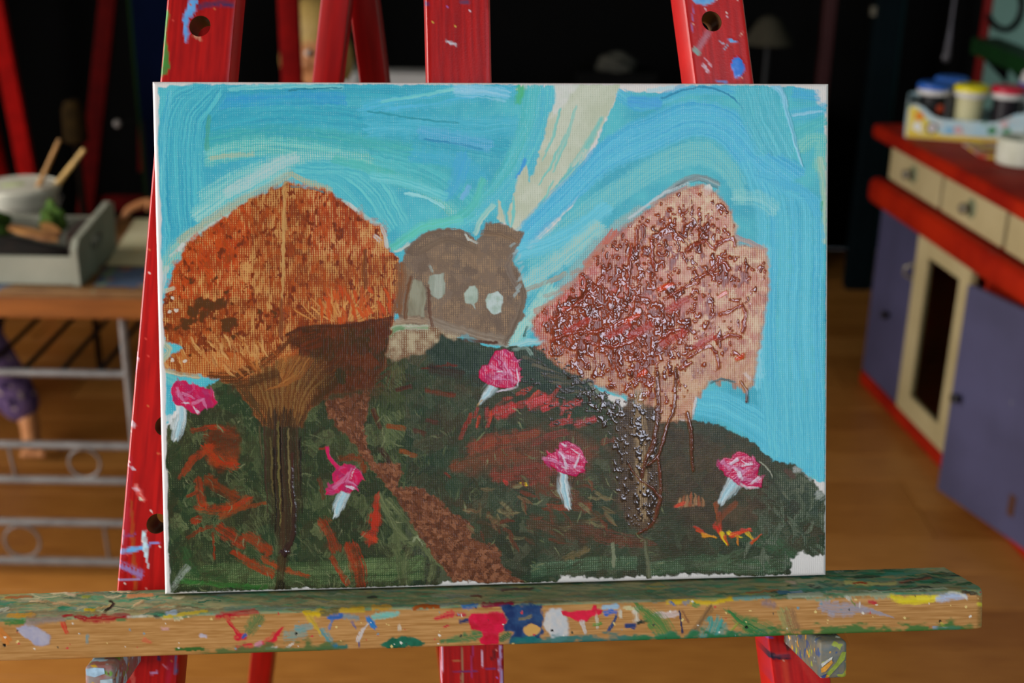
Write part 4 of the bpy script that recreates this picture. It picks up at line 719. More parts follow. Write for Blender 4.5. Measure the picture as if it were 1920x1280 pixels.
toadstool([(322, 726), (330, 714), (348, 712), (356, 720), (378, 724), (398, 734), (405, 752), (398, 764), (380, 766), (370, 775), (354, 768), (330, 758), (322, 748)], [(340, 764), (338, 790), (332, 816)], [30, 30, 18], [(340, 746, 26, 9, 1.0), (352, 742, 20, 7, .4), (370, 752, 22, 8, -.4), (384, 758, 16, 7, 1.2), (334, 736, 16, 5, 1.4)], [(366, 766, 12, 5, .8), (346, 756, 10, 4, 0)])
toadstool([(922, 668), (930, 656), (946, 652), (962, 660), (968, 674), (976, 692), (975, 712), (964, 727), (940, 728), (914, 720), (898, 708), (896, 694), (904, 684), (914, 682)], [(922, 724), (910, 740), (902, 754)], [24, 20, 10], [(930, 690, 24, 9, .6), (944, 700, 26, 10, -.5), (950, 690, 20, 7, 1.2), (938, 710, 24, 7, .2), (958, 706, 20, 6, 1.4)], [(970, 706, 34, 4, 1.5), (950, 730, 34, 5, -.2), (936, 696, 10, 4, 0)])
st([(905, 750), (896, 760)], 3, (170, 130, 60))
toadstool([(630, 876), (646, 868), (664, 872), (678, 884), (680, 898), (668, 914), (656, 922), (640, 920), (612, 926), (612, 916), (626, 904), (622, 890)], [(646, 922), (638, 942), (632, 962)], [28, 26, 16], [(642, 896, 26, 9, -.8), (654, 890, 24, 8, -1.2), (634, 908, 22, 8, -.6), (662, 906, 18, 6, .4)], [(656, 912, 14, 6, .3), (660, 888, 20, 3, -1.2)])
st([(613, 840), (618, 858), (632, 874)], [8, 6, 10], (206, 20, 84), (180, 30, 90), h=.2, body=.25, r=.2)
toadstool([(1018, 858), (1030, 850), (1044, 846), (1050, 830), (1062, 827), (1078, 832), (1092, 844), (1099, 862), (1096, 882), (1080, 893), (1056, 888), (1036, 876), (1020, 868)], [(1056, 886), (1058, 916), (1066, 946)], [18, 26, 16], [(1030, 860, 24, 8, .2), (1064, 856, 30, 12, .5), (1076, 874, 30, 9, .2), (1046, 866, 22, 9, .4)], [(1054, 852, 14, 6, .8), (1060, 866, 16, 8, 1.2), (1082, 864, 24, 6, 1.9), (1058, 876, 10, 4, .3), (1078, 846, 14, 3, .6), (1058, 834, 8, 5, .5)])
toadstool([(1348, 868), (1356, 860), (1370, 860), (1380, 848), (1398, 850), (1416, 860), (1426, 872), (1420, 888), (1428, 896), (1426, 912), (1408, 916), (1390, 910), (1366, 894), (1350, 880)], [(1380, 900), (1366, 918), (1356, 936)], [38, 32, 18], [(1362, 874, 22, 9, .8), (1380, 878, 26, 10, .5), (1396, 884, 24, 10, -.6), (1406, 900, 24, 8, .2)], [(1376, 866, 16, 8, -.5), (1400, 872, 18, 7, -.3), (1384, 886, 16, 8, .9), (1416, 900, 18, 7, -.6), (1396, 868, 12, 4, .6), (1390, 892, 12, 5, 1.2)])
st([(1390, 906), (1400, 914), (1420, 914)], 5, (204, 206, 210), h=.2, body=.2); st([(1426, 866), (1440, 880), (1446, 894)], 3, (150, 150, 130), dry=.3)

# --- bare edges of the canvas
edge_d = np.minimum(np.minimum(GX + .2, .2 - GX), np.minimum(GY + .15, .15 - GY))
bare = lin((212, 206, 202)).astype(np.float32)
mb_ = (1 - sm(.0008, .0016, edge_d + (fbm(P.U / 7, P.V / 7, 91, 3) - .5) * .0016)).astype(np.float32) * (P.U > 280)
lw = ((1 - sm(.0026, .0036, GX + .2 + (fbm(P.U / 14, P.V / 40, 77, 3) - .5) * .0026)) * sm(160, 240, P.V)).astype(np.float32) * .95
for m_ in (mb_, lw):
    P.c += (bare - P.c) * m_[..., None]; P.w *= 1 - m_; P.h *= 1 - m_
# --- mesh
RE = .0024
z = P.h * .0005
ed = np.clip(RE - edge_d, 0, RE); z = z * np.clip(edge_d / .0006, 0, 1) - (RE - np.sqrt(np.maximum(RE * RE - ed * ed, 0)))
co = np.stack([GX, GY, z], -1).reshape(-1, 3)
idx = np.arange(NX * NY).reshape(NY, NX)
ring = np.concatenate([idx[0, ::-1], idx[1:, 0], idx[-1, 1:], idx[1:-1, -1][::-1]])
n0 = NX * NY; back = co[ring].copy(); back[:, 2] = -.0175
q = grid_quads(NY, NX); k = np.arange(len(ring)); k1 = (k + 1) % len(ring)
side = np.stack([ring[k], n0 + k, n0 + k1, ring[k1]], -1)
painting = empty('canvas_painting', M=EM)
tag(painting, "child's acrylic painting of trees, a grey house and pink toadstools, standing on the easel tray", 'painting')
me = mesh_np('canvas', np.vstack([co, back]), np.vstack([q, side])); P.fill(me)
for nm, vals in (('paint', tuple(lin((205, 200, 196))) + (0.,)), ('under', tuple(lin((205, 200, 196))) + (.6,))):
    d_ = me.attributes[nm].data
    A_ = np.zeros((len(me.vertices), 4), np.float32); d_.foreach_get('color', A_.ravel()); A_ = A_.reshape(-1, 4)
    tmp = np.zeros(len(me.vertices) * 4, np.float32); d_.foreach_get('color', tmp); tmp = tmp.reshape(-1, 4); tmp[n0:] = vals; d_.foreach_set('color', tmp.ravel())
canvas = link('canvas', me, paint_mat('acrylic_on_canvas', .00134), painting)
sw = mat('stretcher_pine', (190, 160, 115), (170, 138, 92), scale=8, stretch=(1, 20, 20), rough=.7)
for a_ in ((-.1995, .1995, .112, .1495), (-.1995, .1995, -.1495, -.112), (-.1995, -.162, -.1115, .1115), (.162, .1995, -.1115, .1115)):
    MB().box(a_[0] + .0003, a_[1] - .0003, a_[2], a_[3], -.0178, -.0032).build('stretcher_bar', sw, painting)

# ------------------------------------------------------------------ easel tray with years of paint on it
TX0, TX1, TB, TF, TT, TBOT = -.345, .2825, -.0182, .0405, -.1512, -.1745
NT = 1150
tx = np.linspace(TX0, TX1, NT)
prof = [(TT, zz) for zz in np.linspace(TB, TF - .004, 34)] + [(TT - .004 * (1 - math.cos(a)), TF - .004 + .004 * math.sin(a)) for a in np.linspace(.25, 1.571, 7)] + [(yy, TF) for yy in np.linspace(TT - .0048, TBOT + .0015, 30)] + [(TBOT + .0005, TF - .0004), (TBOT, TF - .0015)]
prof = np.array(prof); NP = len(prof)
TXg = np.tile(tx, (NP, 1)); TYg = np.tile(prof[:, :1], (1, NT)); TZg = np.tile(prof[:, 1:], (1, NT))
rc = .006; over = np.clip(TXg - (TX1 - rc), 0, rc); pull = rc - np.sqrt(np.maximum(rc * rc - over * over, 0))
TZg = np.where(TZg > .02, TZg - pull * np.clip((TZg - .02) / .02, 0, 1), TZg)
Ut, Vt = proj(EP(np.stack([TXg, TYg, TZg], -1)))
T = Paint(Ut, Vt, (198, 146, 82), rough=.5, wv=.0, warp=.55)
top = (TYg > TT - .0012).astype(np.float32); front = 1 - top
def tl(x, y): return (x, y)
gr = fbm(Ut / 60, (Vt + Ut * .02) / 1.6, 5, 3)                      # grain of the bare wood
k_ = np.clip(.5 + (gr - .5) * 2.4, 0, 1)[..., None].astype(np.float32)
T.c[:] = lin((158, 110, 56)) + (lin((184, 137, 82)) - lin((158, 110, 56))) * k_; T.h += (gr - .5) * .12
ts = T.stroke
# top: worn mixture of greens and greys
a_ = fbm(Ut / 55, Vt / 4, 21, 4)[..., None]; b_ = fbm(Ut / 26, Vt / 3, 33, 4)[..., None]; g_ = sm(300, 1500, Ut)[..., None]
ctop = lin((84, 96, 70)) + (lin((122, 116, 84)) - lin((84, 96, 70))) * np.clip(.5 + (a_ - .5) * 3, 0, 1)
ctop = ctop + (lin((58, 108, 80)) - ctop) * np.clip((b_ - .5) * 3.4 + .25 * (np.abs(Ut[..., None] - 900) / 900), 0, 1)
ctop = ctop * 1.9
T.c += ((ctop - T.c) * top[..., None]).astype(np.float32); T.h += top * (fbm(Ut / 14, Vt / 2.5, 8, 3) - .5) * .5; T.r += (.6 - T.r) * top
pal = [(64, 126, 90), (90, 126, 112), (124, 114, 84), (156, 124, 80), (84, 92, 66), (146, 132, 98), (60, 110, 80), (110, 136, 136), (110, 86, 58), (166, 166, 146), (176, 160, 76)]
T.scatter(top, 320, (14, 70), (3, 8), 0.0, pal, jit=.06, dry=.3, h=.15, op=.6, rag=.4)
T.scatter(top * (Ut < 420), 70, (16, 60), (4, 9), 0.0, [(40, 120, 88), (60, 130, 100), (176, 130, 84), (206, 190, 150), (40, 90, 70)], jit=.1, dry=.1, h=.2)
T.scatter(top * (Ut > 1450), 70, (20, 70), (4, 9), -.03, [(40, 110, 70), (70, 140, 120), (150, 150, 120), (60, 70, 60)], jit=.08, dry=.1, h=.2)
for pts, ww, c_ in (([(104, 1106), (126, 1110)], 5, (216, 200, 172)), ([(124, 1113), (140, 1117)], 5, (214, 196, 160)), ([(240, 1117), (285, 1116)], 7, (196, 140, 90)), ([(212, 1106), (245, 1106)], 5, (160, 164, 140)), ([(160, 1144), (178, 1144)], 6, (206, 176, 40)), ([(182, 1141), (206, 1134)], 6, (190, 164, 110)), ([(196, 1146), (212, 1132), (204, 1126)], 6, (48, 40, 34)), ([(250, 1134), (268, 1127)], 5, (206, 180, 130)), ([(155, 1120), (168, 1118)], 5, (150, 160, 50)), ([(10, 1120), (60, 1119)], 5, (176, 110, 60)), ([(0, 1146), (16, 1140)], 8, (190, 190, 170)), ([(690, 1121), (705, 1120)], 5, (24, 30, 34)), ([(880, 1117), (900, 1118)], 5, (96, 50, 24)), ([(940, 1106), (1000, 1104)], 5, (80, 44, 22)), ([(1585, 1092), (1620, 1095), (1680, 1092)], 7, (216, 206, 130)), ([(1600, 1095), (1625, 1094)], 4, (196, 84, 40)), ([(1690, 1092), (1745, 1084)], 4, (150, 70, 50)), ([(1565, 1072), (1582, 1072)], 3, (220, 214, 200)), ([(1475, 1088), (1492, 1092)], 5, (190, 160, 130)), ([(1478, 1097), (1492, 1096)], 5, (40, 90, 40)), ([(1550, 1110), (1580, 1108)], 6, (190, 180, 150)), ([(1610, 1110), (1700, 1106), (1776, 1102)], 3, (206, 214, 190)), ([(1460, 1110), (1505, 1108)], 6, (70, 120, 150)), ([(1400, 1110), (1460, 1106)], 4, (170, 110, 60))):
    ts(pts, ww, c_, tuple(int(v * .9) for v in c_), h=.2, body=.25, r=.3, dry=.05, rag=.5)
# soiled front edge
for k in range(40):
    x_ = k * 47; e_ = 1150 - x_ * .0225; ts([(x_, e_ + T.rs.uniform(-1, 2)), (x_ + T.rs.uniform(30, 90), e_ - 1 + T.rs.uniform(0, 3))], T.rs.uniform(4, 9), pal[T.rs.randint(len(pal))], pal[T.rs.randint(len(pal))], dry=.4, op=.6, h=.15)
# marks on the front
tp = T.poly
tp([(28, 1177), (48, 1171), (62, 1170), (74, 1180), (95, 1190), (94, 1207), (80, 1211), (62, 1206), (46, 1196)], (150, 148, 170), (166, 160, 172), rag=2, soft=2, h=.2, body=.2)
for pts, ww, c_, d_ in (([(18, 1156), (62, 1153)], 10, (206, 150, 40), .1), ([(10, 1168), (62, 1164)], 9, (70, 120, 60), .2), ([(55, 1164), (112, 1159)], 16, (150, 130, 116), .25), ([(0, 1184), (14, 1200)], 16, (200, 120, 50), .25), ([(119, 1168), (125, 1184)], 7, (196, 40, 34), 0), ([(118, 1154), (136, 1153)], 4, (170, 30, 40), 0), ([(146, 1155), (176, 1161), (240, 1154)], [8, 15, 9], (160, 18, 34), .05), ([(240, 1156), (275, 1154)], 4, (206, 200, 180), .1), ([(290, 1156), (300, 1158)], 4, (60, 70, 60), .1), ([(220, 1163), (234, 1162)], 5, (90, 120, 70), .2), ([(165, 1193), (164, 1203)], 6, (110, 140, 140), .1), ([(308, 1158), (345, 1150), (388, 1146)], 5, (206, 180, 60), .15), ([(312, 1150), (330, 1148)], 6, (160, 180, 200), .2), ([(270, 1200), (282, 1203)], 7, (210, 110, 70), .2), ([(306, 1180), (314, 1179)], 6, (200, 150, 140), .2), ([(375, 1190), (384, 1192)], 6, (190, 180, 190), .2), ([(408, 1156), (440, 1152), (480, 1147)], [8, 13, 9], (186, 28, 44), .1), ([(428, 1164), (438, 1178), (450, 1194)], 6, (196, 30, 44), .05), ([(442, 1196), (458, 1194)], 11, (200, 30, 50), .1), ([(446, 1216), (470, 1212)], 11, (200, 30, 50), .1), ([(455, 1196), (460, 1190)], 5, (60, 90, 160), .1), ([(480, 1210), (490, 1205)], 7, (206, 130, 160), .15), ([(470, 1180), (486, 1160)], 22, (100, 116, 66), .35), ([(330, 1217), (380, 1215)], 5, (60, 100, 40), .1),
    ([(499, 1208), (512, 1198), (526, 1180)], [14, 14, 5], (206, 34, 50), .1), ([(500, 1215), (518, 1214)], 5, (216, 214, 206), .2), ([(538, 1214), (548, 1208)], 4, (216, 214, 206), .2), ([(574, 1150), (604, 1148)], 13, (206, 170, 30), .1), ([(580, 1158), (590, 1172), (602, 1190)], [11, 8, 3], (200, 164, 50), .2), ([(605, 1150), (632, 1146)], 12, (110, 100, 60), .2), ([(616, 1158), (640, 1155)], 8, (50, 100, 170), .1), ([(622, 1162), (616, 1180)], 4, (90, 120, 170), .2), ([(556, 1178), (582, 1174)], 11, (110, 150, 150), .25), ([(540, 1192), (568, 1188)], 18, (120, 150, 140), .4), ([(605, 1184), (618, 1200)], 12, (100, 150, 150), .35), ([(595, 1215), (650, 1212)], 6, (50, 110, 100), .2), ([(624, 1210), (630, 1209)], 7, (40, 120, 160), .05), ([(640, 1146), (680, 1144)], 9, (196, 160, 50), .25), ([(648, 1156), (668, 1158)], 12, (130, 140, 140), .3), ([(660, 1166), (668, 1176)], 4, (110, 100, 130), .2), ([(690, 1160), (696, 1168), (702, 1175)], [8, 10, 8], (44, 120, 184), .05), ([(700, 1156), (744, 1151)], 9, (120, 184, 170), .35), ([(681, 1178), (676, 1190), (671, 1201)], [6, 8, 7], (206, 204, 204), .05), ([(690, 1168), (684, 1178)], 3, (206, 204, 204), .1), ([(673, 1204), (673, 1212)], 3, (70, 70, 120), .1), ([(748, 1172), (748, 1180)], 4, (216, 206, 186), .2), ([(700, 1140), (730, 1139)], 8, (196, 150, 60), .25), ([(776, 1141), (790, 1136), (822, 1137)], 6, (170, 84, 30), .15), ([(820, 1157), (846, 1150)], [8, 11], (206, 36, 56), .05), ([(856, 1153), (872, 1152)], 5, (190, 50, 60), .2), ([(832, 1174), (839, 1172)], 4, (196, 40, 50), 0), ([(862, 1166), (880, 1162)], 7, (40, 50, 90), .1), ([(868, 1138), (892, 1136)], 8, (40, 110, 180), .1), ([(905, 1134), (960, 1132)], 7, (140, 30, 60), .15), ([(832, 1202), (870, 1196), (902, 1190)], [8, 18, 20], (84, 120, 70), .2), ([(940, 1196), (952, 1190)], 14, (60, 100, 60), .2)):
    ts(pts, np.array(ww) * 1.35, c_, tuple(int(v * .88) for v in c_), dry=d_, h=.14, body=.1, rag=.5, bpx=2, r=.4)
tp([(714, 1208), (730, 1196), (760, 1192), (782, 1198), (800, 1208), (780, 1212), (730, 1214)], (20, 84, 60), (30, 100, 76), rag=3, soft=2, h=.15, body=.1)
tp([(876, 1160), (884, 1151), (944, 1146), (950, 1165), (944, 1180), (936, 1186), (936, 1208), (900, 1210), (904, 1184), (884, 1180)], (206, 22, 62), (176, 18, 40), rag=3, soft=2, ns=20, h=.18, body=.15, r=.3)
tp([(938, 1136), (1016, 1132), (1020, 1160), (1014, 1200), (980, 1206), (955, 1206), (962, 1186), (946, 1180), (952, 1160)], (22, 44, 88), (40, 70, 110), rag=5, soft=3, ns=14, h=.15, body=.08)
T.dot(998, 1182, 15, (196, 150, 80), body=-.05, asp=.7); ts([(975, 1160), (995, 1156)], 8, (150, 130, 90), (90, 90, 80), dry=.3)
tp([(1022, 1150), (1032, 1142), (1050, 1140), (1062, 1154), (1066, 1178), (1064, 1198), (1050, 1204), (1034, 1204), (1030, 1188), (1018, 1172)], (196, 188, 180), (176, 180, 184), rag=3, soft=3, ns=10, h=.15, body=.12)
tp([(1050, 1144), (1070, 1146), (1100, 1142), (1110, 1140), (1114, 1133), (1120, 1133), (1120, 1141), (1130, 1142), (1128, 1150), (1112, 1154), (1100, 1164), (1082, 1164), (1068, 1156), (1056, 1154)], (212, 28, 62), (190, 24, 48), rag=1.5, soft=1.2, h=.15, body=.2)
for pts, ww, c_, d_ in (([(1093, 1164), (1098, 1186)], [7, 5], (206, 204, 200), .05), ([(1120, 1152), (1121, 1176)], 4, (196, 190, 170), .2), ([(1114, 1170), (1128, 1168)], 6, (90, 140, 60), .1), ([(1138, 1148), (1152, 1147)], 10, (50, 104, 190), .05), ([(1134, 1138), (1156, 1136)], 9, (150, 180, 200), .3), ([(1156, 1156), (1150, 1168), (1142, 1182)], 5, (50, 70, 110), .3), ([(1176, 1174), (1190, 1174)], 8, (40, 60, 110), .2), ([(1162, 1146), (1165, 1156)], 5, (206, 200, 180), .2), ([(1192, 1143), (1194, 1164)], [12, 9], (206, 196, 176), .25), ([(1170, 1138), (1200, 1140)], 5, (206, 200, 150), .3), ([(1196, 1168), (1216, 1163)], 6, (50, 54, 40), .1), ([(1229, 1150), (1250, 1152), (1268, 1149)], 9, (204, 180, 170), .2), ([(1252, 1128), (1290, 1126), (1330, 1130), (1372, 1122)], 9, (206, 170, 40), .2), ([(1256, 1128), (1264, 1133)], 5, (80, 110, 160), .1), ([(1282, 1130), (1292, 1126)], 5, (90, 120, 160), .1), ([(1300, 1132), (1308, 1134)], 7, (80, 130, 60), .1), ([(1273, 1144), (1276, 1164), (1279, 1186)], 3, (40, 44, 80), .1), ([(1278, 1144), (1290, 1166)], 3, (150, 100, 60), .2), ([(1332, 1139), (1316, 1160), (1300, 1182)], [14, 10, 10], (130, 96, 56), .3), ([(1205, 1142), (1226, 1160), (1245, 1190)], [14, 30, 40], (84, 124, 60), .25), ([(1372, 1150), (1390, 1166), (1430, 1186)], [10, 24, 40], (54, 120, 60), .2), ([(1364, 1190), (1384, 1168)], 3, (150, 160, 60), .1), ([(1380, 1120), (1440, 1118)], 8, (110, 150, 140), .3), ([(1435, 1130), (1450, 1134)], 14, (150, 120, 110), .4), ([(1470, 1150), (1478, 1172)], 24, (150, 150, 90), .4), ([(1480, 1150), (1490, 1178)], 22, (150, 110, 70), .4),
    ([(1340, 1176), (1336, 1190)], 40, (60, 150, 140), .3), ([(1546, 1136), (1570, 1142), (1610, 1142), (1665, 1154)], [22, 26, 10, 3], (158, 150, 158), .05), ([(1587, 1118), (1594, 1124)], 6, (214, 210, 200), .05), ([(1596, 1126), (1602, 1136)], 3, (120, 130, 60), .1), ([(1632, 1129), (1642, 1129)], 8, (190, 50, 56), .1), ([(1612, 1130), (1612, 1138)], 2.5, (220, 220, 214), 0), ([(1668, 1118), (1700, 1126), (1758, 1119)], [8, 15, 8], (224, 204, 36), .05), ([(1720, 1122), (1758, 1118)], 8, (224, 204, 50), .1), ([(1760, 1122), (1785, 1118), (1808, 1118)], [12, 12, 7], (176, 190, 216), .1), ([(1780, 1110), (1800, 1112), (1812, 1122)], 4, (216, 214, 200), .15), ([(1805, 1108), (1830, 1112)], 5, (80, 66, 50), .2), ([(1836, 1132), (1846, 1134)], 7, (220, 200, 60), .1), ([(1766, 1168), (1776, 1178)], 5, (206, 190, 60), .1), ([(1752, 1178), (1800, 1177)], 5, (150, 160, 200), .2), ([(1480, 1116), (1540, 1114)], 8, (170, 176, 150), .3), ([(1590, 1114), (1664, 1116)], 12, (150, 160, 130), .45)):
    ts(pts, np.array(ww) * 1.35, c_, tuple(int(v * .88) for v in c_), dry=d_, h=.14, body=.1, rag=.5, bpx=2, r=.4)
# green and teal along the lower edge
lower = front * sm(.004, .0, TYg - TBOT - .0012 + (fbm(Ut / 18, Vt / 9, 3, 3) - .5) * .012)
for x0_, x1_, c_ in ((955, 1440, (20, 104, 100)), (1180, 1480, (40, 106, 60)), (1430, 1840, (44, 104, 48)), (380, 640, (70, 96, 50))):
    m_ = (lower * sm(x0_ - 20, x0_ + 20, Ut) * (1 - sm(x1_ - 20, x1_ + 20, Ut)) * .9).astype(np.float32); T.c += (lin(c_).astype(np.float32) - T.c) * m_[..., None]; T.h += m_ * .1
T.speck(front, 110, (1.2, 2.6), [(216, 210, 196), (60, 60, 50), (190, 60, 60), (110, 140, 150), (214, 190, 120)], body=.08)
for x_, y_ in ((554, 1188), (1036, 1182), (1400, 1176), (1764, 1164), (9, 1210)): T.dot(x_, y_, 3.2, (10, 8, 6), body=-.6)
nrm = np.zeros((NP, NT, 3)); dprof = np.gradient(prof, axis=0); pn = np.stack([dprof[:, 1], -dprof[:, 0]], -1); pn /= np.linalg.norm(pn, axis=1, keepdims=True) + 1e-9
co = np.stack([TXg, TYg + pn[:, :1] * T.h * .0008, TZg + pn[:, 1:] * T.h * .0008], -1).reshape(-1, 3)
n0 = len(co); bot = np.stack([TXg[0], np.full(NT, TBOT), np.full(NT, TB)], -1); bk = np.stack([TXg[0], np.full(NT, TT), np.full(NT, TB)], -1)
g = np.arange(NP * NT).reshape(NP, NT); A = np.arange(NT - 1)
q = np.vstack([grid_quads(NP, NT), np.stack([g[-1, A], n0 + A, n0 + A + 1, g[-1, A + 1]], -1), np.stack([n0 + A, g[0, A], g[0, A + 1], n0 + A + 1], -1)])
me = mesh_np('easel_tray', np.vstack([co, bot]), q); T.fill(me)
bm = bmesh.new(); bm.from_mesh(me); bm.verts.ensure_lookup_table()
for cidx in (0, NT - 1):
    loop = [bm.verts[i] for i in list(g[:, cidx]) + [n0 + cidx]]
    try: bm.faces.new(loop if cidx else loop[::-1])
    except ValueError: pass
bmesh.ops.recalc_face_normals(bm, faces=bm.faces[:]); bm.to_mesh(me); bm.free()
me.set_sharp_from_angle(angle=math.radians(50))
for nm, base in (('paint', (196, 146, 84)), ('under', (196, 146, 84))):
    tmp = np.zeros(len(me.vertices) * 4, np.float32); me.attributes[nm].data.foreach_get('color', tmp); tmp = tmp.reshape(-1, 4); tmp[n0:, :3] = lin(base); tmp[n0:, 3] = 0. if nm == 'paint' else .6; me.attributes[nm].data.foreach_set('color', tmp.ravel())
tray = link('easel_tray', me, paint_mat('paint_spattered_wood', 0, bump=.00006, spec=.12)); tray.matrix_world = EM
tag(tray, 'wooden tray bar spattered with dried paint, carrying the canvas across the red easel', 'tray')

# ------------------------------------------------------------------ front easel
easel = empty('easel', loc=tuple(EP(np.array([0, -1.187, 0]))[:2]) + (0,))
tag(easel, 'red painted wooden easel holding the canvas painting in the foreground', 'easel')
EI = easel.matrix_basis.inverted() if False else Matrix.Translation(-Vector(easel.location))
red_plain = mat('red_paint', (156, 9, 8), (134, 7, 7), scale=30, stretch=(6, 6, .6), rough=.36)
leg_mat = paint_mat('red_paint_worn', 0, bump=.00004, spec=.2)
LZ0, LZ1 = -.0186, -.0512
YT, YB0, YA, YB1 = .42, -1.183, .232, -.262          # top, foot, dense zone
def leg(name, xa, xb, wd, holes, painter):
    """front post of the easel; centre runs xa + xb*y; the middle zone is a fine painted grid with real holes"""
    ncol = 36; ys = np.linspace(YA, YB1, 430); xs = np.linspace(-wd / 2, wd / 2, ncol)
    X, Y = np.meshgrid(xs, ys); Xs = X.copy(); Ys = Y.copy(); inside = np.zeros(X.shape, bool); hr = .0061
    for hx, hy in holes:
        d = np.hypot(X - hx, Y - hy); ins_ = d < hr; inside |= ins_; rim = np.zeros(X.shape, bool)
        rem = ins_[:-1, :-1] | ins_[1:, :-1] | ins_[:-1, 1:] | ins_[1:, 1:]
        for sl in ((slice(None, -1), slice(None, -1)), (slice(1, None), slice(None, -1)), (slice(None, -1), slice(1, None)), (slice(1, None), slice(1, None))): rim[sl] |= rem
        rim &= ~ins_; Xs = np.where(rim, hx + (X - hx) / np.maximum(d, 1e-6) * hr, Xs); Ys = np.where(rim, hy + (Y - hy) / np.maximum(d, 1e-6) * hr, Ys)
    def place(x, y, z): return np.stack([x + xa + xb * y, y, z + 0 * x], -1)
    rb = .0022; edge = np.clip(rb - (wd / 2 - np.abs(Xs)), 0, rb); dz = rb - np.sqrt(np.maximum(rb * rb - edge * edge, 0))
    Ug, Vg = proj(EP(place(Xs, Ys, LZ1 * 0 + LZ0)))
    Q = Paint(Ug, Vg, (182, 12, 12), rough=.33, under=(150, 20, 20))
    gr = fbm(X * 900, Y * 30 + 5 * xa, 14, 4); k = np.clip(.5 + (gr - .5) * 2.6, 0, 1)[..., None].astype(np.float32)
    Q.c[:] = lin((142, 6, 7)) + (lin((172, 15, 11)) - lin((142, 6, 7))) * k; Q.h += (gr - .5) * .25
    painter(Q)
    f = place(Xs, Ys, LZ0).reshape(-1, 3); f[:, 2] += (Q.h * .0006 - dz).ravel()
    b = place(Xs, Ys, LZ1).reshape(-1, 3)
    n = X.size; qg = grid_quads(*X.shape); keep = ~inside.ravel()[qg].any(1); qf = qg[keep]
    qb = (qf + n)[:, ::-1]
    g = np.arange(n).reshape(X.shape); quads = [qf, qb]
    for c, flip in ((0, 0), (ncol - 1, 1)):
        a, a1 = g[:-1, c], g[1:, c]; s_ = np.stack([a, n + a, n + a1, a1], -1); quads.append(s_[:, ::-1] if flip else s_)
    vs = [f, b]; nv = 2 * n
    for hx, hy in holes:                                # hole walls
        th = np.linspace(0, 2 * np.pi, 33)[:-1]; x = hx + hr * np.cos(th); y = hy + hr * np.sin(th)
        vs += [place(x, y, LZ0 - .0002), place(x, y, LZ1)]; k = np.arange(32); k1 = (k + 1) % 32
        quads.append(np.stack([nv + k, nv + 32 + k, nv + 32 + k1, nv + k1], -1)); nv += 64
    for yy0, yy1, row in ((YT, YA, 0), (YB1, YB0, -1)): # plain ends
        cs = []
        for yy in (yy0, yy1):
            for sx, zz in ((-1, LZ0), (1, LZ0), (1, LZ1), (-1, LZ1)): cs.append(place(np.array([sx * wd / 2]), np.array([yy]), np.array([zz]))[0])
        vs.append(np.array(cs)); o = nv; nv += 8
        quads.append(np.array([[o, o + 4, o + 5, o + 1], [o + 1, o + 5, o + 6, o + 2], [o + 2, o + 6, o + 7, o + 3], [o + 3, o + 7, o + 4, o], [o, o + 1, o + 2, o + 3], [o + 7, o + 6, o + 5, o + 4]]))
    me = mesh_np(name, np.vstack(vs), np.vstack(quads)); Q.fill(me)
    for nm in ('paint', 'under'):
        tmp = np.zeros(len(me.vertices) * 4, np.float32); me.attributes[nm].data.foreach_get('color', tmp); tmp = tmp.reshape(-1, 4)
        tmp[n:, :3] = lin((150, 10, 10)) / ILL; tmp[n:, 3] = 0. if nm == 'paint' else .36
        if nm == 'paint' and holes: tmp[2 * n:2 * n + 64 * len(holes), :3] = lin((96, 62, 36)) / ILL
        me.attributes[nm].data.foreach_set('color', tmp.ravel())
    me.set_sharp_from_angle(angle=math.radians(40))
    o = link(name, me, leg_mat, easel); o.matrix_parent_inverse = Matrix.Identity(4); o.matrix_basis = EI @ EM; return o
def specks(Q, n, cols, rad=(1, 2.2)):
    Q.speck(np.ones(Q.U.shape), n, rad, cols, body=.15)
LB = (86, 148, 206)
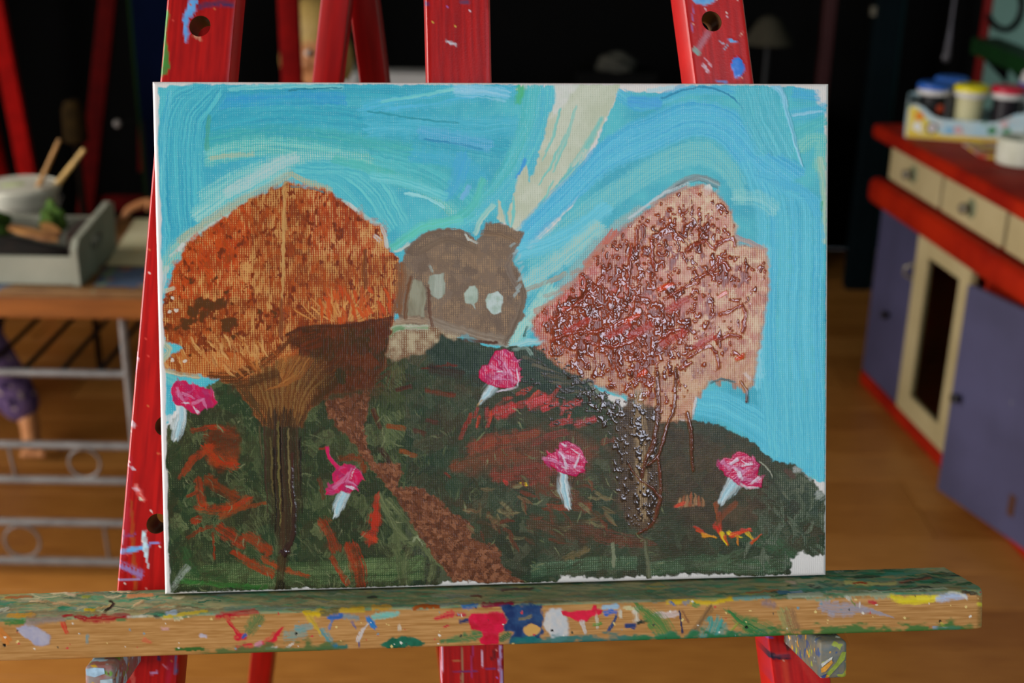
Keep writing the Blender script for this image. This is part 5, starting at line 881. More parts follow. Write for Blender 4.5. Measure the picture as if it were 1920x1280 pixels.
def paint_left(Q):
    q = Q.stroke
    Q.poly([(300, 145), (298, 128), (304, 122), (306, 60), (308, 16), (318, 20), (314, 40), (310, 60), (316, 100), (320, 126), (312, 138)], (58, 128, 48), (80, 110, 50), rag=2, soft=1.5, h=.2)
    Q.poly([(343, 30), (350, 16), (356, 0), (370, 0), (366, 20), (356, 32), (350, 48), (352, 62), (349, 80), (344, 58)], LB, (100, 160, 214), rag=3, soft=1.5, h=.25, body=.2)
    q([(375, 12), (400, 6), (436, 8)], 16, (60, 40, 80), (120, 30, 40), dry=.3); q([(366, 66), (376, 72)], 8, (196, 140, 110), dry=.1)
    q([(300, 100), (296, 200), (286, 300)], 3, (190, 90, 84), dry=.2); q([(262, 540), (246, 700), (236, 860), (222, 1010), (213, 1100)], 4, (190, 110, 90), (150, 60, 50), dry=.25)
    q([(254, 622), (250, 690), (244, 720)], 8, (170, 130, 160), (190, 150, 170), dry=.25, body=.2); q([(250, 640), (258, 676)], 5, (206, 150, 160), dry=.3); q([(252, 615), (254, 625)], 5, (40, 110, 60)); q([(238, 790), (250, 796)], 11, (196, 170, 176), dry=.3, body=.2)
    q([(256, 912), (262, 924), (268, 934)], [10, 18, 12], (206, 60, 56), (210, 120, 110), body=.4, r=.2); q([(252, 914), (258, 920)], 6, (210, 180, 190)); q([(262, 934), (266, 936)], 6, (200, 196, 170))
    q([(246, 940), (250, 1030), (254, 1104)], [6, 9, 10], (172, 84, 26), (150, 60, 20), dry=.1, op=.9)
    q([(217, 1036), (245, 1030), (276, 1024)], [12, 12, 8], (92, 156, 210), (110, 170, 216), body=.2, dry=.05); q([(270, 1000), (273, 1030), (277, 1060)], [8, 11, 3], (178, 206, 214), (190, 214, 220), body=.5, r=.22, rag=.15)
    q([(225, 1060), (262, 1076)], 22, (140, 110, 160), dry=.55); q([(216, 1086), (262, 1086)], 5, (150, 130, 170), dry=.3); q([(278, 1020), (298, 1016)], 4, (120, 130, 190), dry=.2); q([(232, 995), (230, 1018)], 5, (170, 180, 200), dry=.2); q([(236, 870), (252, 880)], 5, (196, 170, 180), dry=.2); q([(230, 1004), (250, 1000)], 14, (120, 60, 110), dry=.5)
    q([(240, 860), (236, 960), (228, 1040)], 20, (176, 40, 60), op=.5, dry=.2)
    q([(330, 1230), (328, 1262)], 6, (70, 90, 130), dry=.2); q([(296, 1228), (298, 1236)], 7, (50, 30, 70)); q([(284, 1262), (294, 1260)], 6, (176, 150, 196), body=.3); q([(306, 1246), (314, 1252)], 3, (196, 130, 150)); q([(245, 1250), (250, 1280)], 10, (176, 70, 60), dry=.3); q([(322, 1226), (316, 1280)], 14, (150, 20, 50), op=.6)
    specks(Q, 60, [(206, 120, 110), (196, 60, 50), (216, 190, 180), (190, 90, 50)])
def paint_mid(Q):
    q = Q.stroke
    q([(838, 77), (846, 80), (854, 83)], [4, 8, 6], (196, 206, 214), (206, 214, 220), body=.3); q([(796, 4), (802, 8)], 7, (70, 40, 90)); q([(864, 4), (878, 4)], 10, (100, 50, 80), dry=.3); q([(916, 20), (917, 80), (918, 150)], 10, (190, 40, 44), op=.6)
    q([(828, 1212), (828, 1250), (827, 1280)], 4, (196, 150, 170), dry=.15); q([(938, 1212), (938, 1245), (940, 1280)], 8, (150, 130, 180), (180, 160, 200), dry=.25, body=.2); q([(866, 1215), (866, 1250), (866, 1280)], 4, (150, 110, 80), dry=.55); q([(850, 1238), (862, 1238)], 3, (176, 120, 70)); q([(904, 1220), (904, 1250)], 3, (206, 170, 190), dry=.5); q([(830, 1262), (900, 1256), (942, 1250)], 2.5, (110, 40, 90), dry=.3); q([(886, 1210), (884, 1270)], 4, (150, 40, 90), dry=.4); q([(926, 1220), (924, 1236)], 8, (96, 14, 16), dry=.2)
    specks(Q, 50, [(206, 120, 110), (196, 60, 50), (216, 190, 200), (196, 160, 60), (160, 90, 160)])
def paint_right(Q):
    q = Q.stroke; Q.c[:] = Q.c * .9 + lin((206, 40, 34)).astype(np.float32) * .16  # brighter, pinker red puts the light on this leg into its colour
    Q.poly([(1294, -4), (1342, -6), (1338, 6), (1322, 10), (1304, 6)], LB, (130, 180, 210), rag=3, soft=1.5, h=.2, body=.2)
    Q.poly([(1382, 106), (1392, 114), (1397, 130), (1390, 142), (1378, 147), (1374, 132), (1369, 126), (1374, 112)], (40, 110, 200), (54, 122, 206), rag=1, soft=1.2, h=.12, body=.3, r=.2)
    q([(1328, 60), (1318, 78), (1306, 96)], 17, (160, 84, 96), (176, 110, 120), dry=.15); q([(1303, 92), (1310, 100)], 9, (120, 160, 150), dry=.2); q([(1300, 10), (1297, 60)], 3, (150, 90, 140), dry=.35); q([(1358, 92), (1364, 84)], 5, (120, 150, 170), dry=.1); q([(1369, 75), (1382, 79)], [7, 3], (90, 160, 214), body=.2); q([(1350, 78), (1356, 82)], 4, (160, 180, 200)); q([(1388, 66), (1392, 62)], 3, (206, 150, 130)); q([(1322, 110), (1334, 124)], 3, (206, 160, 170), dry=.3); q([(1345, 152), (1362, 154)], 6, (110, 120, 180), dry=.2); q([(1318, 122), (1328, 134)], 7, (200, 170, 180), dry=.5)
    q([(1438, 1196), (1442, 1240), (1448, 1280)], 5, (96, 30, 60), (130, 30, 60), op=.6, dry=.35); q([(1438, 1231), (1458, 1232), (1480, 1231)], 9, (20, 30, 60), (24, 24, 44), body=.3); q([(1440, 1222), (1450, 1226)], 8, (50, 20, 40), dry=.2); q([(1476, 1207), (1480, 1214)], 12, (70, 20, 14), dry=.1); q([(1470, 1240), (1476, 1280)], 18, (196, 70, 40), op=.5, dry=.3); q([(1500, 1230), (1530, 1280)], 20, (190, 50, 40), op=.5, dry=.3); q([(1438, 1194), (1448, 1195)], 6, (60, 70, 160))
    specks(Q, 90, [(206, 140, 120), (216, 190, 180), (196, 100, 60), (206, 170, 180)])
hole_ys = [.185 - .0592 * k for k in range(-0, 8)]
leg('leg', -.1950, .1085, .0412, [(.0, y) for y in hole_ys if y > -.15], paint_left)
leg('center_post', -.0202, .0116 * -1, .0392, [], paint_mid)
leg('leg', .1610, -.1345, .0378, [(-.003, y + .005) for y in hole_ys if y > -.15], paint_right)
# crossbars and hind legs (mostly behind the canvas)
def ebox(name, x0, x1, y0, y1, z0, z1, m_=red_plain, bev=.002):
    o = MB().box(x0, x1, y0, y1, z0, z1, bev=bev).build(name, m_, easel, True); o.matrix_basis = EI @ EM; return o
ebox('crossbar', -.16, .125, .345, .385, LZ1 - .019, LZ1 - .0002)
ebox('crossbar', -.30, .275, -.83, -.79, LZ1 - .019, LZ1 - .0002)
for (ua, va, da), (ub, vb, db), nm, mm in (((633, 0, 1.02), (492, 1250, 1.36), 'hind_leg', red_plain), ((684, 0, 1.06), (846, 1250, 1.42), 'hind_leg', red_plain)):
    pa, pb = CAM + ray(ua, va) / np.linalg.norm(ray(ua, va)) * da, CAM + ray(ub, vb) / np.linalg.norm(ray(ub, vb)) * db
    dv_ = pb - pa; foot_ = pa + dv_ * (pa[2] / -dv_[2]); head_ = pa - dv_ * ((1.47 - pa[2]) / -dv_[2])
    d = Vector(foot_ - head_); L_ = d.length; d.normalize(); yv = Vector((0, 1, 0)); yv = (yv - d * yv.dot(d)).normalized(); xv = yv.cross(d)
    M_ = Matrix(((xv.x, yv.x, d.x, head_[0]), (xv.y, yv.y, d.y, head_[1]), (xv.z, yv.z, d.z, head_[2]), (0, 0, 0, 1)))
    o = MB().box(-.0108, .0108, -.016, .016, 0, L_ - .006, bev=.002).build(nm, mm, easel, True); o.matrix_basis = EI @ M_
# pegs that carry the tray
peg_m = mat('peg_paint', (120, 110, 90), (90, 100, 100), scale=160, rough=.45, bump=.0006, spots=[(120, .60, (150, 160, 60)), (100, .60, (60, 80, 120)), (140, .63, (206, 150, 50)), (150, .64, (206, 206, 200))])
peg_l = mat('peg_paint_pale', (150, 90, 84), (140, 130, 124), scale=140, rough=.45, bump=.0006, spots=[(80, .52, (160, 190, 206)), (130, .64, (110, 150, 60)), (120, .64, (206, 160, 40)), (150, .62, (110, 60, 60))])
def peg(x0, x1, y0, y1, m_, label):
    o = MB().box(x0, x1, y0, y1, LZ1 - .02, .0505, bev=.0022, seg=3).build('easel_peg', m_, None, True); o.matrix_world = EM
    tag(o, label, 'peg', 'pegs under the easel tray'); return o
pL = peg(-.2345, -.2185, -.1960, -.1757, peg_l, 'square wooden peg caked with pale blue paint under the left end of the tray')
pR = peg(.1790, .1955, -.1975, -.1757, peg_m, 'square wooden peg streaked with orange and green paint under the right end of the tray')
def dab(parent, pts, z_, c_, name):
    """thick brush mark on the end of a peg"""
    m_ = mat('dab_%d_%d_%d' % c_, c_, tuple(int(v * .85) for v in c_), scale=300, rough=.35, bump=.0004)
    o = MB().prism(pts, z_, z_ + .0007).build(name, m_, parent); return o
dab(pR, [(.1800, -.1915), (.1862, -.1862), (.1868, -.1880), (.1826, -.1930), (.1803, -.1936)], .0502, (220, 150, 40), 'paint_dab')
dab(pR, [(.1832, -.1944), (.1890, -.1880), (.1925, -.1818), (.1946, -.1820), (.1938, -.1862), (.1880, -.1925), (.1848, -.1958)], .0502, (140, 156, 50), 'paint_dab')
dab(pR, [(.1800, -.1885), (.1838, -.1862), (.1866, -.1845), (.1862, -.1860), (.1830, -.1882), (.1805, -.1902)], .0503, (216, 214, 204), 'paint_dab')
dab(pR, [(.1800, -.1958), (.1830, -.1945), (.1825, -.1965), (.1808, -.1968)], .0502, (40, 60, 120), 'paint_dab')
dab(pL, [(-.2338, -.1772), (-.2290, -.1765), (-.2240, -.1770), (-.2236, -.1800), (-.2290, -.1818), (-.2334, -.1806)], .0502, (170, 200, 220), 'paint_dab')
dab(pL, [(-.2262, -.1835), (-.2196, -.1830), (-.2194, -.1950), (-.2270, -.1950)], .0502, (176, 196, 204), 'paint_dab')

# ------------------------------------------------------------------ helpers for the things behind
def bar(mb, p0, p1, w_, d_, bev=.002, up=(0, 1, 0)):
    """square bar from p0 to p1; w_ across, d_ along 'up'"""
    p0 = Vector(p0); p1 = Vector(p1); z = (p1 - p0); L_ = z.length; z.normalize(); y = Vector(up); y = (y - z * y.dot(z)).normalized(); x = y.cross(z)
    M = Matrix(((x.x, y.x, z.x, p0.x), (x.y, y.y, z.y, p0.y), (x.z, y.z, z.z, p0.z), (0, 0, 0, 1)))
    mb.box(-w_ / 2, w_ / 2, -d_ / 2, d_ / 2, 0, L_, bev=bev, M=M); return mb
def rel(o, parent):
    """keep a part modelled in world coordinates where it is"""
    o.matrix_basis = Matrix.Translation(-Vector(parent.location)) if not any(parent.rotation_euler) else parent.matrix_basis.inverted(); return o
# ------------------------------------------------------------------ two easels further back
def red_easel(label, base, posts, m_):
    o = empty('easel', base); tag(o, label, 'easel', 'easels in the background')
    for nm, p0, p1, w_ in posts:
        rel(bar(MB(), p0, p1, w_, .03).build(nm, m_, o, True), o)
    return o
def line_plane(u0, v0, u1, v1, y0, lean, ztop):
    """post seen along two pixels, standing in the plane y = y0 + lean*z; returns its foot and top"""
    pts = []
    for u_, v_ in ((u0, v0), (u1, v1)):
        r = ray(u_, v_); t = (y0 + lean * CAMH) / (r[1] - lean * r[2]); pts.append(CAM + r * t)
    a, b = pts; d = b - a
    return a + d * ((0 - a[2]) / d[2]), a + d * ((ztop - a[2]) / d[2])
dred = mat('shaded_deep_red', (62, 4, 3), (50, 3, 3), scale=20, rough=.9, spec=.05)  # first of the easel reds, darkened in colour for the shade
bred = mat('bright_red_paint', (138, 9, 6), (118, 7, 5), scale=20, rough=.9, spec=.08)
def three_posts(label, L_, R_, m_, w_, back, hx=0, centre=True):
    """easel of two slanting legs, a centre post, two crossbars and a hind leg"""
    (l0, l1), (r0, r1) = L_, R_; o_ = np.array([0, .032, 0]); tp = (l1 + r1) / 2
    return red_easel(label, ((l0 + r0) / 2)[:2].tolist() + [0], [('leg', l0, l1, w_), ('leg', r0, r1, w_)] + ([('center_post', (l0 * .7 + l1 * .3 + r0 * .7 + r1 * .3) / 2, tp, w_)] if centre else []) + [('crossbar', l0 * .12 + l1 * .88 + o_, r0 * .12 + r1 * .88 + o_, w_), ('crossbar', l0 * .78 + l1 * .22 + o_, r0 * .78 + r1 * .22 + o_, w_), ('hind_leg', tp + o_ * 2.1 - [0, 0, .05], np.array([tp[0] + hx, (l0[1] + r0[1]) / 2 + back, 0]), w_ * .8)], m_)
three_posts('shade-darkened red easel whose post hides half of the peering child', line_plane(396, 0, 399, 150, 2.78, .08, 1.36), line_plane(541, 0, 548, 150, 2.78, .08, 1.36), mat('shaded_red_paint', (96, 5, 4), (80, 4, 4), scale=20, rough=.9, spec=.05), .044, .50, -.36, False)  # easel red with its shade put into the colour
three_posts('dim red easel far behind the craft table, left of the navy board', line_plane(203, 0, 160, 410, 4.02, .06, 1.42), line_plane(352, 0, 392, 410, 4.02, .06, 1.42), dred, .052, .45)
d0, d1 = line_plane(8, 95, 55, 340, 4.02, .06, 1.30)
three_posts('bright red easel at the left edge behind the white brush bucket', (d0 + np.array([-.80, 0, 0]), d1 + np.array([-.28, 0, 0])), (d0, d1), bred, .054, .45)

# ------------------------------------------------------------------ metal framed table on the left
TY0, TY1, TZ = 2.25, 2.76, .63
table = empty('craft_table', (-1.35, 2.5, 0)); tag(table, 'wooden craft table on a grey metal frame with rod shelf and rings', 'table')
ttop = mat('table_wood', (116, 82, 44), (92, 60, 28), scale=14, stretch=(1, 6, 6), rough=.5, spots=[(14, .64, (110, 120, 90)), (18, .66, (60, 84, 110)), (20, .68, (140, 60, 40))])
aprm = mat('apron_wood', (110, 60, 16), (128, 72, 22), scale=8, stretch=(1, 8, 8), rough=.45)
stl = mat('grey_metal', (116, 112, 110), (98, 94, 92), scale=30, rough=.4, metal=.3)
blk = mat('black_rod', (14, 9, 7), rough=.5)
rel(MB().box(-2.1, -.655, TY0, TY1, TZ - .016, TZ, bev=.003).build('tabletop', ttop, table), table)
rel(MB().box(-2.09, -.665, TY0 + .006, TY0 + .024, TZ - .058, TZ - .0165, bev=.002).build('apron', aprm, table), table)
rel(MB().box(-2.09, -.665, TY1 - .024, TY1 - .006, TZ - .058, TZ - .0165, bev=.002).build('apron', aprm, table), table)
for x_, y_ in ((-.741, 2.285), (-.741, 2.72), (-2.03, 2.285), (-2.03, 2.72)):
    l_ = rel(MB().tube([(x_, y_, 0), (x_, y_, TZ - .05)], .0085, 12).build('leg', stl, table, True), table)
    rel(MB().box(x_ - .012, x_ + .012, y_ - .009, y_ + .012, TZ - .06, TZ - .017, bev=.002).build('bracket', blk, l_), table).matrix_basis = Matrix.Identity(4)
for z_ in (.449, .295, .218, .122, .032):
    for y_ in ((2.285, 2.72) if z_ > .4 else (2.285,)): rel(MB().tube([(-2.03, y_, z_), (-.741, y_, z_)], .0082, 10).build('rail', stl, table, True), table)
for k in range(17):
    x_ = -.7935 - .0735 * (k - 1)
    rel(MB().tube([(x_, 2.285, .456), (x_, 2.72, .456)], .0052, 8).build('shelf_rod', blk, table, True), table)
def ring(x_, z_, r_):
    pts = [(x_ + r_ * math.cos(a), 2.285, z_ + r_ * math.sin(a)) for a in np.linspace(0, 2 * math.pi, 33)[:-1]]
    rel(MB().tube(pts, .0028, 8, closed=True).build('ring', stl, table, True), table)
for k in range(5): ring(-.8445 - .29 * k, .2565, .031)
for k in range(4): ring(-.9898 - .29 * k, .077, .036)
for k in range(5): rel(MB().tube([(-.985 - .29 * k, 2.285, .22), (-.992 - .29 * k, 2.285, .295)], .003, 8).build('upright', stl, table, True), table)
for k in range(5): rel(MB().tube([(-.816 - .29 * k, 2.285, .035), (-.820 - .29 * k, 2.285, .122)], .003, 8).build('upright', stl, table, True), table)
# crate with moss
crw = mat('crate_paint', (132, 131, 116), (116, 116, 102), scale=10, rough=.7)
cr = empty('planter_crate', (-1.2, 2.39, TZ)); tag(cr, 'pale grey wooden crate with a handle hole, filled with moss and bark, on the table', 'crate')
cx0, cx1, cy0, cy1 = -1.55, -.822, 2.276, 2.50
def cpart(name, mb, m_=crw): return rel(mb.build(name, m_, cr), cr)
cpart('front_side', MB().box(cx0, cx1, cy0, cy0 + .012, TZ + .001, TZ + .055, bev=.002)); cpart('back_side', MB().box(cx0, cx1, cy1 - .012, cy1, TZ + .001, TZ + .075, bev=.002)); cpart('base', MB().box(cx0 + .001, cx1 - .001, cy0 + .0125, cy1 - .0125, TZ + .001, TZ + .010))
def end_board(x_):
    """board with an oval handle hole: matching outer and inner loops"""
    outer = [(cy0 - .004, .001), (cy1 + .004, .001), (cy1 + .012, .100), (cy1 - .012, .108), (cy0 + .010, .088), (cy0 - .006, .072)]; c_ = ((cy0 + cy1) / 2, .056); angs = sorted([2 * math.pi * k / 40 for k in range(40)] + [math.atan2(q[1] - c_[1], q[0] - c_[0]) % (2 * math.pi) for q in outer]); mb = MB(); loops = []
    for a in angs:
        dx, dy = math.cos(a), math.sin(a); best = 9
        for (ax, ay), (bx, by) in zip(outer, outer[1:] + outer[:1]):
            den = dx * (by - ay) - dy * (bx - ax)
            if abs(den) < 1e-9: continue
            t = ((ax - c_[0]) * (by - ay) - (ay - c_[1]) * (bx - ax)) / den; s = ((ax - c_[0]) * dy - (ay - c_[1]) * dx) / den
            if t > 0 and -1e-6 <= s <= 1 + 1e-6: best = min(best, t)
        hr_ = 1 / math.sqrt((dx / .036) ** 2 + (dy / .015) ** 2)
        loops.append([mb.bm.verts.new((x_ + d, c_[0] + dx * r, TZ + c_[1] + dy * r)) for r in (best, hr_) for d in (0, .012)])
    for A, B in zip(loops, loops[1:] + loops[:1]):
        for k, l in ((0, 1), (1, 3), (3, 2), (2, 0)): mb.bm.faces.new((A[k], B[k], B[l], A[l]))
    return mb
cpart('end_board', end_board(cx1 + .0004)); cpart('end_board', end_board(cx0 - .0124))
def mound(name, x_, y_, z_, rx, ry, rz_, m_, seed, rough_=.35, sub=4):
    t = bmesh.new(); bmesh.ops.create_icosphere(t, subdivisions=sub, radius=1); rn = random.Random(seed)
    ph = [(rn.uniform(2, 7), rn.uniform(0, 6), rn.uniform(2, 7), rn.uniform(0, 6)) for _ in range(5)]
    for v in t.verts:
        f = 1 + rough_ * sum(math.sin(v.co.x * a + b) * math.sin(v.co.y * c + d + v.co.z * a) for a, b, c, d in ph) / 3
        v.co = Vector((v.co.x * rx * f, v.co.y * ry * f, max(v.co.z, -.15) * rz_ * f))
    mb = MB(); mb.add(t); o = mb.build(name, m_, None, True, 180); o.location = (x_, y_, z_); return o
soil = mat('dark_soil', (12, 8, 4), (26, 16, 8), scale=60, rough=.95); moss = mat('moss_green', (34, 62, 8), (58, 78, 16), scale=70, rough=.95, bump=.004); bark = mat('bark_brown', (136, 92, 44), (96, 58, 24), scale=40, rough=.8)
tag(mound('soil_heap', -1.19, 2.388, TZ + .026, .33, .088, .042, soil, 3, .12), 'dark soil filling the grey planter crate', 'soil')
for x_, y_, r_, lb in ((-1.045, 2.42, .055, 'big tuft of green moss at the left side of the planter crate'), (-.915, 2.455, .026, 'small tuft of green moss in the middle of the planter crate')):
    tag(mound('moss_tuft', x_, y_, TZ + .066, r_, r_ * .8, .045, moss, int(r_ * 999), .35), lb, 'moss', 'moss in the crate')
for k, (x_, y_, a_, L_, lb) in enumerate(((-.925, 2.375, -.45, .12, 'long light brown strip of bark lying across the crate'), (-.842, 2.392, 1.57, .12, 'dark brown bark piece standing against the end board of the crate'), (-.90, 2.40, -.9, .08, 'middle-sized brown bark piece beside the small moss tuft'))):
    o = MB().prism([(-L_ / 2, -.008), (-L_ * .2, -.012), (L_ * .3, -.010), (L_ / 2, .0), (L_ * .35, .010), (-L_ * .1, .012), (-L_ / 2, .006)], 0, .055 if k == 1 else .008).build('bark_strip', mat('bark_dark', (40, 22, 10), (26, 14, 6), scale=40, rough=.9) if k == 1 else bark); o.location = (x_, y_, TZ + (.03 if k == 1 else .068)); o.rotation_euler = (0, 0, a_) if k == 1 else (.12, .08, a_); tag(o, lb, 'bark', 'bark in the crate')  # dark lump of the crate, stood upright to blacken the handle hole
# bucket and brushes
bk = mat('white_plastic', (176, 172, 158), (150, 146, 132), scale=12, rough=.45, spots=[(22, .66, (96, 66, 44)), (26, .68, (120, 120, 90))])
b = empty('paint_bucket', (-1.045, 2.63, TZ)); tag(b, 'white plastic bucket of brushes standing behind the crate', 'bucket')
MB().lathe([(.073, .001), (.0745, .004), (.0778, .103), (.0758, .103), (.072, .008)], 36).build('shell', bk, b, True); rim = MB().lathe([(.0785, .090), (.083, .091), (.083, .101), (.0785, .105), (.0765, .1035)], 36).build('rim', bk, b, True)
MB().tube([(.083, 0, .088), (.09, .0, .08), (.088, -.03, .06), (.06, -.07, .045), (0, -.085, .04)], .0016, 6).build('wire_handle', stl, b, True)
MB().lathe([(.001, .085), (.071, .085), (.071, .082), (.001, .082)], 30).build('paint_water', mat('murky_water', (150, 150, 96), (130, 124, 80), scale=20, rough=.2), b, True)
def brush(base, tip, r_, c_, label):
    base = Vector(base); tip = Vector(tip); o = empty('paintbrush', base); tag(o, label, 'paintbrush', 'brushes in the bucket'); d = tip - base
    MB().tube([d * .18, d * .4, d * .6, d], [r_ * 1.1, r_ * 1.3, r_, r_ * .75], 10).build('handle', mat('brush_wood_%d' % c_[0], c_, tuple(int(v * .85) for v in c_), scale=40, rough=.5), o, True)
    MB().tube([d * .08, d * .19], [r_ * 1.4, r_ * 1.2], 10).build('ferrule', stl, o, True); MB().tube([Vector((0, 0, .0)), d * .09], [r_ * .8, r_ * 1.5], 10).build('bristles', mat('bristle', (90, 70, 44), rough=.9), o, True)
brush((-1.045, 2.62, TZ + .02), (-.946, 2.625, .832), .0050, (150, 104, 46), 'slim dark-wood paintbrush standing more upright in the bucket')
brush((-1.040, 2.655, TZ + .02), (-.902, 2.64, .809), .0062, (190, 150, 84), 'light wooden paintbrush leaning further right out of the bucket')
mound_m = mat('crumpled_paper', (170, 176, 130), (140, 150, 96), scale=60, rough=.9)
tag(mound('cleaning_rag', -1.05, 2.63, TZ + .088, .055, .05, .016, mound_m, 12, .3), 'crumpled greenish rag on the brim of the white bucket', 'rag')
# sheets on the table
def sheet(name, pts, z_, m_, th=.0012): return MB().prism(pts, z_, z_ + th).build(name, m_)
tag(sheet('picture_sheet', [(-.838, 2.735), (-.668, 2.735), (-.668, 2.40), (-.80, 2.40)], TZ + .0025, mat('cream_paper', (196, 188, 156), (186, 178, 140), scale=16, rough=.8, spots=[(24, .66, (150, 170, 120)), (20, .68, (206, 170, 110))])), 'cream sheet of paper with faint colour marks on the table corner', 'paper')
tag(sheet('newspaper', [(-.80, 2.39), (-.668, 2.39), (-.668, 2.275), (-.785, 2.275)], TZ + .0008, mat('blue_paper', (70, 86, 110), (54, 66, 90), scale=20, rough=.8, spots=[(30, .62, (150, 100, 70)), (34, .62, (110, 130, 90))]), .001), 'blue printed sheet by the front corner of the craft table', 'paper')

# ------------------------------------------------------------------ children
skinm = mat('child_skin', (176, 118, 74), (166, 106, 64), scale=30, rough=.55)
hairm = mat('blond_hair', (168, 140, 78), (136, 106, 52), scale=60, stretch=(6, 6, 1), rough=.6)
def skin(verts, edges, radii, sub=2):
    me = bpy.data.meshes.new('skin'); me.from_pydata([tuple(v) for v in verts], edges, []); o = bpy.data.objects.new('skin', me); C.objects.link(o)
    md = o.modifiers.new('s', 'SKIN'); sv = me.skin_vertices[0].data if me.skin_vertices else None
    if sv is None:
        bm = bmesh.new(); bm.from_mesh(me); bm.verts.layers.skin.verify(); bm.to_mesh(me); bm.free(); sv = me.skin_vertices[0].data
    for k, r_ in enumerate(radii):
        sv[k].radius = (r_, r_) if not isinstance(r_, tuple) else r_
    sv[0].use_root = True; md.use_smooth_shade = True
    s2 = o.modifiers.new('u', 'SUBSURF'); s2.levels = sub; s2.render_levels = sub
    dg = bpy.context.evaluated_depsgraph_get(); r = bpy.data.meshes.new_from_object(o.evaluated_get(dg)); bpy.data.objects.remove(o); return r
def remesh(meshes, name, vox):
    bm = bmesh.new()
    for me in meshes: bm.from_mesh(me)
    me = bpy.data.meshes.new(name); bm.to_mesh(me); bm.free(); me.materials.clear(); o = bpy.data.objects.new('tmp', me); C.objects.link(o)
    md = o.modifiers.new('r', 'REMESH'); md.mode = 'VOXEL'; md.voxel_size = vox; md.use_smooth_shade = True
    s_ = o.modifiers.new('sm', 'SMOOTH'); s_.factor = .5; s_.iterations = 4
    dg = bpy.context.evaluated_depsgraph_get(); r = bpy.data.meshes.new_from_object(o.evaluated_get(dg)); r.name = name; bpy.data.objects.remove(o); r.materials.clear()
    r.polygons.foreach_set('use_smooth', np.ones(len(r.polygons), bool)); return r
def meshof(mb):
    me = bpy.data.meshes.new('t'); bmesh.ops.recalc_face_normals(mb.bm, faces=mb.bm.faces[:]); mb.bm.to_mesh(me); mb.bm.free(); return me
def hand(wrist, d, palm_n, thumb_side, curl=.5, s=.8):
    """palm and five fingers as tubes; d = pointing direction, palm_n = back of the hand"""
    wrist = Vector(wrist); d = Vector(d).normalized(); n = Vector(palm_n); n = (n - d * n.dot(d)).normalized(); x = d.cross(n) * thumb_side; mb = MB()
    for k, (off, ln) in enumerate(((.016, .050), (.0055, .056), (-.0055, .052), (-.016, .042))):
        p = wrist + d * .055 * s + x * off * s; mb.tube([wrist + d * .008 * s + x * off * .6 * s, p], [.010 * s, .0088 * s], 8)
        q1 = p + (d * math.cos(curl * .4) - n * math.sin(curl * .4)) * ln * .5 * s; q2 = q1 + (d * math.cos(curl) - n * math.sin(curl)) * ln * .32 * s; q3 = q2 + (d * math.cos(curl * 1.5) - n * math.sin(curl * 1.5)) * ln * .25 * s
        mb.tube([p - d * .004, q1, q2, q3], [.0078 * s, .0070 * s, .0062 * s, .0048 * s], 8)
    p = wrist + d * .016 * s + x * .014 * s; q1 = p + (d * .5 + x * .85).normalized() * .028 * s; q2 = q1 + (d * .85 + x * .4 - n * .25).normalized() * .024 * s
    mb.tube([p, q1, q2], [.0105 * s, .0088 * s, .0062 * s], 8); return meshof(mb)
def head(c, yaw, pitch, s=1.):
    """head mesh with face relief, looking along -y before yaw"""
    M = Matrix.Translation(Vector(c)) @ Matrix.Rotation(yaw, 4, 'Z') @ Matrix.Rotation(pitch, 4, 'X') @ Matrix.Scale(s, 4)
    mb = MB(); mb.ball((0, .008, .018), (.068, .082, .084), 4, M).ball((0, -.022, -.038), (.052, .052, .058), 4, M).ball((0, -.052, -.076), (.02, .018, .016), 3, M)
    mb.ball((0, -.076, -.012), (.010, .016, .013), 3, M).ball((0, -.068, .006), (.007, .012, .022), 3, M).ball((.033, -.050, -.026), (.022, .02, .022), 3, M).ball((-.033, -.050, -.026), (.022, .02, .022), 3, M)
    mb.ball((.070, .012, -.006), (.007, .015, .022), 3, M).ball((-.070, .012, -.006), (.007, .015, .022), 3, M).ball((0, -.060, .022), (.045, .016, .008), 3, M)
    return mb, M
